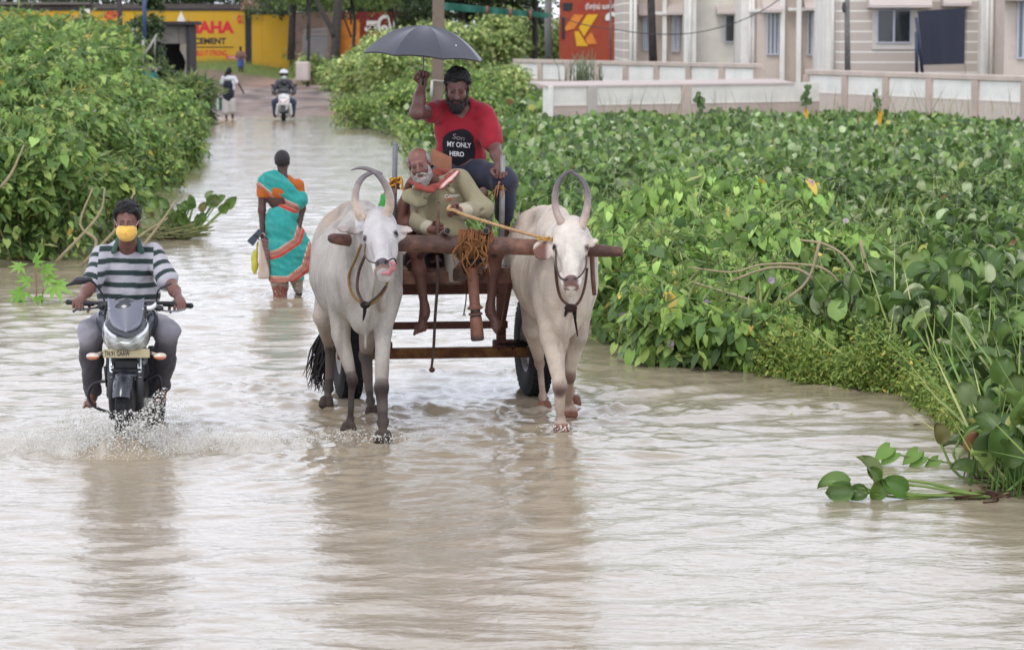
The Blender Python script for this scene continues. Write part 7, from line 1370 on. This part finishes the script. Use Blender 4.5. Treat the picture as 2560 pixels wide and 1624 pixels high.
# hut
d = 110; ht = thing('concrete_hut', 'small derelict concrete hut with flat slab roof and dark open doorway', 'hut', W_(410, d)); 
def hb_(x0, x1, y0, y1, dd_, th, m_, name): m = MB(); quadbox(m, px_(x0, d), px_(x1, d), pz(y1, d), pz(y0, d), d+dd_, th, None, .015); return m.build(name, m_, ht)
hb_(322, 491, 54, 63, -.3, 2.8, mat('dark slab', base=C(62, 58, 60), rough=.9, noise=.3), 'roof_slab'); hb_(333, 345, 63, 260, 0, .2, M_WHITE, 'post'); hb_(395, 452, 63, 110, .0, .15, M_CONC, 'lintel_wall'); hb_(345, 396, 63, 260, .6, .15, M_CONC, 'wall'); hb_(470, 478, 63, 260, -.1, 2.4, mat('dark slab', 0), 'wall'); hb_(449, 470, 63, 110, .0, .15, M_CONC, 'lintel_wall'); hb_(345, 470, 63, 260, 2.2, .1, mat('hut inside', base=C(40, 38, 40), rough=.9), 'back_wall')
m = MB(); pr_ = [(451, 110), (449, 125), (458, 140), (464, 155), (462, 172), (453, 190), (452, 225), (452, 262), (470, 262), (470, 110)]; n_ = len(pr_); v_ = np.array([P(x, y, d-.05) for x, y in pr_]+[P(x, y, d+.25) for x, y in pr_]); me = bpy.data.meshes.new('jamb'); me.from_pydata([tuple(p) for p in v_], [], [tuple(range(n_))[::-1], tuple(range(n_, 2*n_))]+[(i, (i+1) % n_, n_+(i+1) % n_, n_+i) for i in range(n_)]); me.materials.append(wallmat('pale broken plaster', C(168, 160, 148), .3, C(120, 108, 98))); link('broken_jamb', me, ht)
for x, y, w_ in ((337, 51, .16), (398, 51, .14)): m = MB(); m.box(P(x, y, d), (w_, .2, .05)); m.build('block', mat('dark slab', 0), ht)
tb = thing('teal_box', 'teal painted cabinet with a grey concrete lid beside the hut', 'cabinet', W_(371, 100)); d = 100
m = MB(); quadbox(m, px_(353, d), px_(391, d), .1, pz(178, d), d, .6, None, .02); m.build('cabinet', wallmat('teal paint', C(38, 132, 136), .2), tb); m = MB(); quadbox(m, px_(340, d), px_(398, d), pz(178, d), pz(168, d), d-.1, .8, None, .02); m.build('lid', wallmat('grey lid', C(112, 104, 106), .2), tb)
m = MB(); m.tube([P(361, -60, 104), P(361, 100, 104)], .07, 8); m.build('service_pole', mat('blue pole', base=C(70, 88, 128), rough=.6), None, True, label='blue pole with climbing creeper above the teal cabinet', cat='pole')
m = MB(); m.tube([P(358, 100, 103), P(357, 165, 103)], .045, 8); m.tube([P(357, 142, 103), P(376, 115, 103), P(392, 86, 103)], [.05, .045, .03], 8); m.tube([P(388, 95, 103), P(387, 140, 103)], .02, 6); m.build('broken_pipe', mat('pale pipe', base=C(172, 164, 160), rough=.7), None, True, label='pale broken pipe with a slanting arm before the hut', cat='pipe')
# gate, culvert block
d = 140; gt = thing('gate', 'grey metal gate with barred top beside the black pillar', 'gate', W_(790, d)); m = MB(); quadbox(m, px_(758, d), px_(820, d), .3, pz(88, d), d, .08); m.build('sheet_panel', wallmat('grey sheet', C(122, 122, 122), .15), gt)
m = MB(); m.beam(P(758, 87, d), P(818, 87, d), .05, .05); m.beam(P(758, 76, d), P(818, 71, d), .05, .05)
for x in np.linspace(760, 816, 22): m.beam(P(x, 87, d), P(x, 77-5*(x-760)/56, d), .02, .02, up=(0, 1, 0))
m.build('bars', mat('gate bars', base=C(138, 136, 138), rough=.5), gt)
m = MB(); quadbox(m, px_(745, 150), px_(850, 150), .6, pz(30, 150), 149, 1.); m.build('brown_wall', wallmat('brown wall', C(136, 112, 100), .3, C(96, 84, 78)), None, label='dim brownish wall seen above the barred gate', cat='wall')
d = 104; m = MB(); quadbox(m, px_(741, d), px_(773, d), pz(203, d), pz(155, d), d, .9, None, .04); m.build('culvert_block', wallmat('pale block', C(196, 182, 176), .2), None, label='pale concrete block on the verge behind the scooter', cat='block')
# red painted walls
d = 150; rd = wallmat('red painted wall', C(126, 52, 48), .3); orr = mat('orange paint', base=C(216, 132, 52), rough=.8, noise=.2, nscale=2); yl = mat('yellow block paint', base=C(222, 172, 36), rough=.8, noise=.1)
r1 = thing('painted_wall', 'dark red painted wall with white lettering half hidden by the umbrella', 'wall', W_(950, d)); m = MB(); quadbox(m, px_(850, d), px_(1095, d), .6, pz(30, d), d-.1, .3); m.build('wall_panel', rd, r1)
m = MB(); quadbox(m, px_(822, d), px_(832, d), .6, pz(36, d), d-.3, .3); m.build('orange_pillar', orr, r1); m = MB(); quadbox(m, px_(845, d), px_(902, d), .6, pz(50, d), d-.14, .04); m.build('orange_panel', orr, r1)
yw = r1; T_('செயல', 912, 1065, 38, 86, whp, .05, .13)
d = 128; r2 = thing('painted_wall', 'orange red painted wall with white lettering and yellow chevrons beside the pink house', 'wall', W_(1480, d)); m = MB(); quadbox(m, px_(1398, d), px_(1600, d), .2, pz(-60, d), d, .4); m.build('wall_panel', wallmat('vermilion paint', C(166, 82, 60), .3, C(150, 62, 50)), r2)
def poly(pts, m_, name, o): 
    n_ = len(pts); v_ = [tuple(P(x, y, d-o)) for x, y in pts]+[tuple(P(x, y, d)) for x, y in pts]; me = bpy.data.meshes.new(name); me.from_pydata(v_, [], [tuple(range(n_))]+[((i+1) % n_, i, n_+i, n_+(i+1) % n_) for i in range(n_)]); me.materials.append(m_); return link(name, me, r2)
poly([(1435, 37), (1459, 38), (1436, 72), (1415, 78), (1412, 70)], orr, 'painted_chevron', .03); poly([(1468, 37), (1495, 37), (1460, 92), (1447, 70)], yl, 'painted_chevron', .03); poly([(1478, 80), (1493, 110), (1468, 112), (1464, 98)], orr, 'painted_chevron', .03); poly([(1436, 80), (1446, 78), (1470, 116), (1442, 116)], yl, 'painted_chevron', .03)
poly([(1407, 8), (1432, 8), (1428, 28), (1408, 27)], bkp, 'painted_patch', .03); poly([(1404, 45), (1412, 45), (1412, 100), (1404, 96)], bkp, 'painted_patch', .03)
yw = r2; T_('ரிசர்வ் வங்கி அ', 1464, 1556, 8, 27, whp, .02, .05); T_('9', 1513, 1549, 31, 81, whp, .03, .05)
# trunks and trees
def btree(name, label, x, d, h, r, n, cols, sz=.55, kind='clump', trunk=True, base=None, lowz=1.8, tr=.16):
    c = V(px_(x, d), d, float(terr(V(px_(x, d)), V(d))[0][0])); t = thing(name, label, 'tree', c, 'trees behind the far walls'); lv = LV(); nl = 16
    lob = np.stack([rng.normal(size=nl)*r*.5, rng.normal(size=nl)*r*.4, rng.uniform(lowz, h, nl)], -1)+c; lr = r*rng.uniform(.28, .5, nl); k = rng.integers(0, nl, n); dd_ = sph(n, -.2); p = lob[k]+dd_*(lr[k]*(.55+.5*rng.random(n)))[:, None]*[1, 1, .8]
    col = pal(n, cols, [3, 3, 2]); lv.add(kind, p, rng.normal(size=(n, 3))+[0, 0, -.2], rng.normal(size=(n, 3))*.6+[0, -.3, .8], sz*(.6+.8*rng.random(n)), col); link('crown', lv.mesh('crown', M_LEAF), t)
    m = MB(); m.tube([c-V(0, 0, .2), c+V(.05*r, 0, h*.4), c+V(-.05*r, 0, h*.75)], [tr, tr*.75, tr*.4], 8)
    for i in range(5): m.tube([c+V(0, 0, h*(.3+.08*i)), (c+lob[i])/2+V(0, 0, h*.35), lob[i]], [tr*.45, tr*.3, .03], 6, sub=2)
    m.build('trunk', M_BARK, t, True); return t
DG = [(62, 82, 50), (76, 98, 56), (50, 68, 46)]; LG = [(110, 138, 70), (92, 120, 62), (130, 156, 84)]
btree('tree', 'dark tree crown behind the left end of the yellow wall', 20, 172, 8, 6, 2600, DG); btree('tree', 'dark tree behind the red lettering of the yellow wall', 180, 176, 8, 6, 2600, DG); btree('tree', 'tree crown rising behind the small hut', 350, 170, 8, 6, 2600, DG); btree('tree', 'tree crown above the large word on the yellow wall', 520, 174, 8.5, 6, 2600, DG); btree('tree', 'tree crown above the plain yellow panel', 660, 170, 8, 5, 2600, DG)
btree('tree', 'dark tree behind the gate', 790, 158, 8, 5, 3000, DG, lowz=2.6); btree('tree', 'dark tree above the dark red wall', 900, 156, 8, 5.5, 3200, DG, lowz=3.); btree('tree', 'dense dark tree left of the thick pole', 1010, 152, 8, 5.5, 3400, DG, lowz=3); btree('tree', 'dense dark tree right of the thick pole', 1150, 135, 8, 3.6, 4200, DG); btree('tree', 'dense dark tree behind the green netting', 1250, 134, 8, 3.0, 3800, DG); btree('tree', 'dense dark tree left of the red painted wall', 1335, 136, 8, 1.7, 2200, DG, lowz=2)
btree('tree', 'light green drooping tree right of the black pillar', 770, 128, 7, 2.2, 1500, LG, .35, lowz=3.6, tr=.08); btree('tree', 'light green tree hanging above the dark red wall', 880, 130, 7.4, 3.4, 2000, LG, .38, lowz=3.6, tr=.1); btree('tree', 'light green tree hanging over the dark red wall near the umbrella', 985, 132, 7.5, 3.0, 1500, LG, .38, lowz=4.1, tr=.1); btree('tree', 'dark tree filling the gap between the thick pole and the red wall', 1060, 168, 10, 6, 3600, DG, lowz=2); btree('tree', 'dark tree far behind the fork of the leaning tree', 870, 170, 10, 6, 3600, DG, lowz=2); btree('tree', 'far tree behind the roof of the pink house', 1600, 150, 9, 6, 2000, DG)
M_TR = M_BARK; t = thing('leaning_trunk', 'dark leaning tree trunk with a forked branch beside the gate', 'tree', W_(836, 122)); m = MB(); m.tube([P(836, 165, 122), P(840, 90, 122), P(846, 0, 122), P(850, -90, 122)], [.22, .2, .18, .16], 10, sub=3); m.build('trunk', M_TR, t, True); m = MB(); m.tube([P(836, 92, 121.9), P(822, 60, 121.9), P(800, 20, 121.9), P(776, -40, 121.9)], [.13, .12, .1, .08], 8, sub=3); m.build('branch', M_TR, t, True)
pole('slender_tree', 'straight dark trunk in front of the right edge of the yellow wall', [(731, -90), (731, 40), (727, 150)], 130, [.15, .16, .18], M_TR, 'tree'); pole('slender_tree', 'thin dark trunk in front of the yellow wall left of the hut', [(298, -60), (300, 60), (302, 110)], 140, [.12, .12, .12], M_TR, 'tree')
shrub('creeper', 'dark creeper climbing the blue pole beside the hut', 'creeper', W_(378, 106)+V(0, 0, 1.5), .55, 3.6, 1500, 'heart', .2, DG, [3, 3, 2], 4); shrub('creeper', 'dark weeds growing in front of the hut doorway beside the teal cabinet', 'plant', W_(405, 104)+V(0, 0, .1), .6, 1.5, 900, 'heart', .2, DG, [3, 3, 2], 3)
# reeds in front of the receding wall, and lone sprigs above the hyacinth
t = thing('reeds', 'clump of tall thin reeds in front of the receding boundary wall', 'reeds', W_(1452, 80)); m = MB()
for i in range(70):
    x = 1455+rng.normal()*17; d_ = 82+rng.normal()*.6; b0 = P(x, 218, d_); h_ = rng.uniform(.5, 1.15); m.tube([b0, b0+V(rng.normal()*.05, 0, h_*.6), b0+V(rng.normal()*.16, 0, h_)], [.013, .011, .003], 4, col=np.array(C(122, 132, 100))*rng.uniform(.6, 1.15))
m.build('stems', M_STEM, t, True, True, kind='stuff'); t = thing('reeds', 'single narrow tuft of reeds just right of the larger reed clump', 'reeds', W_(1501, 80)); m = MB()
for i in range(14): b0 = P(1501+rng.normal()*2.5, 218, 82); m.tube([b0, b0+V(rng.normal()*.05, 0, rng.uniform(.4, .75))], [.015, .004], 4, col=C(88, 100, 74))
m.build('stems', M_STEM, t, True, True, kind='stuff')
def sprig(label, x, y0, y1, d_, n, yel=0):
    t = thing('sprig', label, 'plant', P(x, y1, d_)); m = MB(); m.tube([P(x, y1+12, d_), P(x+1, (y0+y1)/2, d_), P(x, y0, d_)], [.012, .01, .006], 5, col=C(110, 124, 78)); m.build('stem', M_STEM, t, True, True); lv = LV(); p = np.array([P(x+rng.normal()*6, y0+(y1-y0)*rng.random()**1.3, d_) for i in range(n)]); L_ = rng.normal(size=(n, 3))*[.7, .4, .2]; L_[:, 2] = -rng.uniform(.5, 1.6, n)
    lv.add('heart', p, L_, rng.normal(size=(n, 3))*.3+[0, -1, .4], np.full(n, .145), pal(n, [(66, 92, 52), (84, 110, 62)], [1, 1])); 
    if yel: lv.add('oval', p[:yel]-[0, 0, .1], np.tile([[0, -.1, -1.]], (yel, 1)), np.tile([[0, -1., 0]], (yel, 1)), np.full(yel, .25), np.tile([C(224, 174, 50)], (yel, 1)))
    link('foliage', lv.mesh('foliage', M_LEAF), t)
sprig('drooping sprig before the beige post of the near boundary wall', 1748, 230, 285, 58, 15); sprig('drooping sprig with one yellow leaf between the two boundary walls', 2015, 212, 270, 60, 14, 1); sprig('drooping sprig with yellow lower leaves before the second panel of the right wall', 2194, 220, 280, 60, 13, 2)
lv = LV(); n = 160; x = rng.uniform(1500, 2560, n); p = np.array([P(a_, 290-rng.random()*8, 62+rng.normal()*3) for a_ in x]); lv.add('blade', p, rng.normal(size=(n, 3))*[.25, .2, .1]+[0, 0, 1], rng.normal(size=(n, 3)), .3+.45*rng.random(n), pal(n, [(120, 132, 90), (96, 112, 70)], [1, 1])); link('wild_grass', lv.mesh('wild_grass', M_LEAF), label='sparse tall grass stalks standing above the far hyacinth carpet', cat='grass', kind='stuff')
# ---------------------------------------------------------------- world, sun, camera
w = bpy.data.worlds.new('World'); SC.world = w; w.use_nodes = True; nt = w.node_tree; N = nt.nodes; L = nt.links; bg = N['Background']
EL, AZ = math.radians(58), math.radians(200)
sk = N.new('ShaderNodeTexSky'); sk.sky_type = 'NISHITA'; sk.sun_disc = False; sk.sun_elevation = EL; sk.sun_rotation = AZ; sk.dust_density = 4; sk.air_density = 1.2
tc = N.new('ShaderNodeTexCoord'); nz = N.new('ShaderNodeTexNoise'); nz.inputs['Scale'].default_value = 2.2; nz.inputs['Detail'].default_value = 4; L.new(tc.outputs['Generated'], nz.inputs['Vector'])
r1_ = N.new('ShaderNodeMapRange'); r1_.inputs[1].default_value = .35; r1_.inputs[2].default_value = .65; r1_.inputs[3].default_value = .80; r1_.inputs[4].default_value = .97; L.new(nz.outputs[0], r1_.inputs[0])
mxw = N.new('ShaderNodeMix'); mxw.data_type = 'RGBA'; L.new(r1_.outputs[0], mxw.inputs[0]); L.new(sk.outputs[0], mxw.inputs[6]); mxw.inputs[7].default_value = (8.2, 8.6, 9.8, 1); sz_ = N.new('ShaderNodeSeparateXYZ'); L.new(tc.outputs['Generated'], sz_.inputs[0]); rz = N.new('ShaderNodeMapRange'); rz.interpolation_type = 'SMOOTHSTEP'; rz.inputs[1].default_value = .25; rz.inputs[2].default_value = .8; rz.inputs[3].default_value = 1.8; rz.inputs[4].default_value = .8; L.new(sz_.outputs[2], rz.inputs[0])
sc__ = N.new('ShaderNodeVectorMath'); sc__.operation = 'SCALE'; L.new(mxw.outputs[2], sc__.inputs[0]); L.new(rz.outputs[0], sc__.inputs['Scale']); L.new(sc__.outputs[0], bg.inputs[0]); bg.inputs[1].default_value = .10
sl = bpy.data.lights.new('sun', 'SUN'); sl.energy = .9; sl.angle = math.radians(18); sl.color = (1, .97, .93); so = bpy.data.objects.new('sun', sl); COL.objects.link(so)
sd = V(math.sin(AZ)*math.cos(EL), math.cos(AZ)*math.cos(EL), math.sin(EL)); so.rotation_euler = Vector(sd).to_track_quat('Z', 'Y').to_euler()
cd = bpy.data.cameras.new('camera'); co = bpy.data.objects.new('camera', cd); COL.objects.link(co); co.location = (0, 0, CZ); co.rotation_euler = (math.radians(84), 0, 0)
cd.sensor_width = 36; cd.lens = F/2560*36; cd.clip_end = 2000; cd.clip_start = .5; cd.dof.use_dof = True; cd.dof.focus_distance = 19.2; cd.dof.aperture_fstop = 5.0
SC.camera = co; vs = SC.view_settings; vs.view_transform = 'Standard'; vs.look = 'None'; vs.gamma = 1; vs.exposure = EXPO
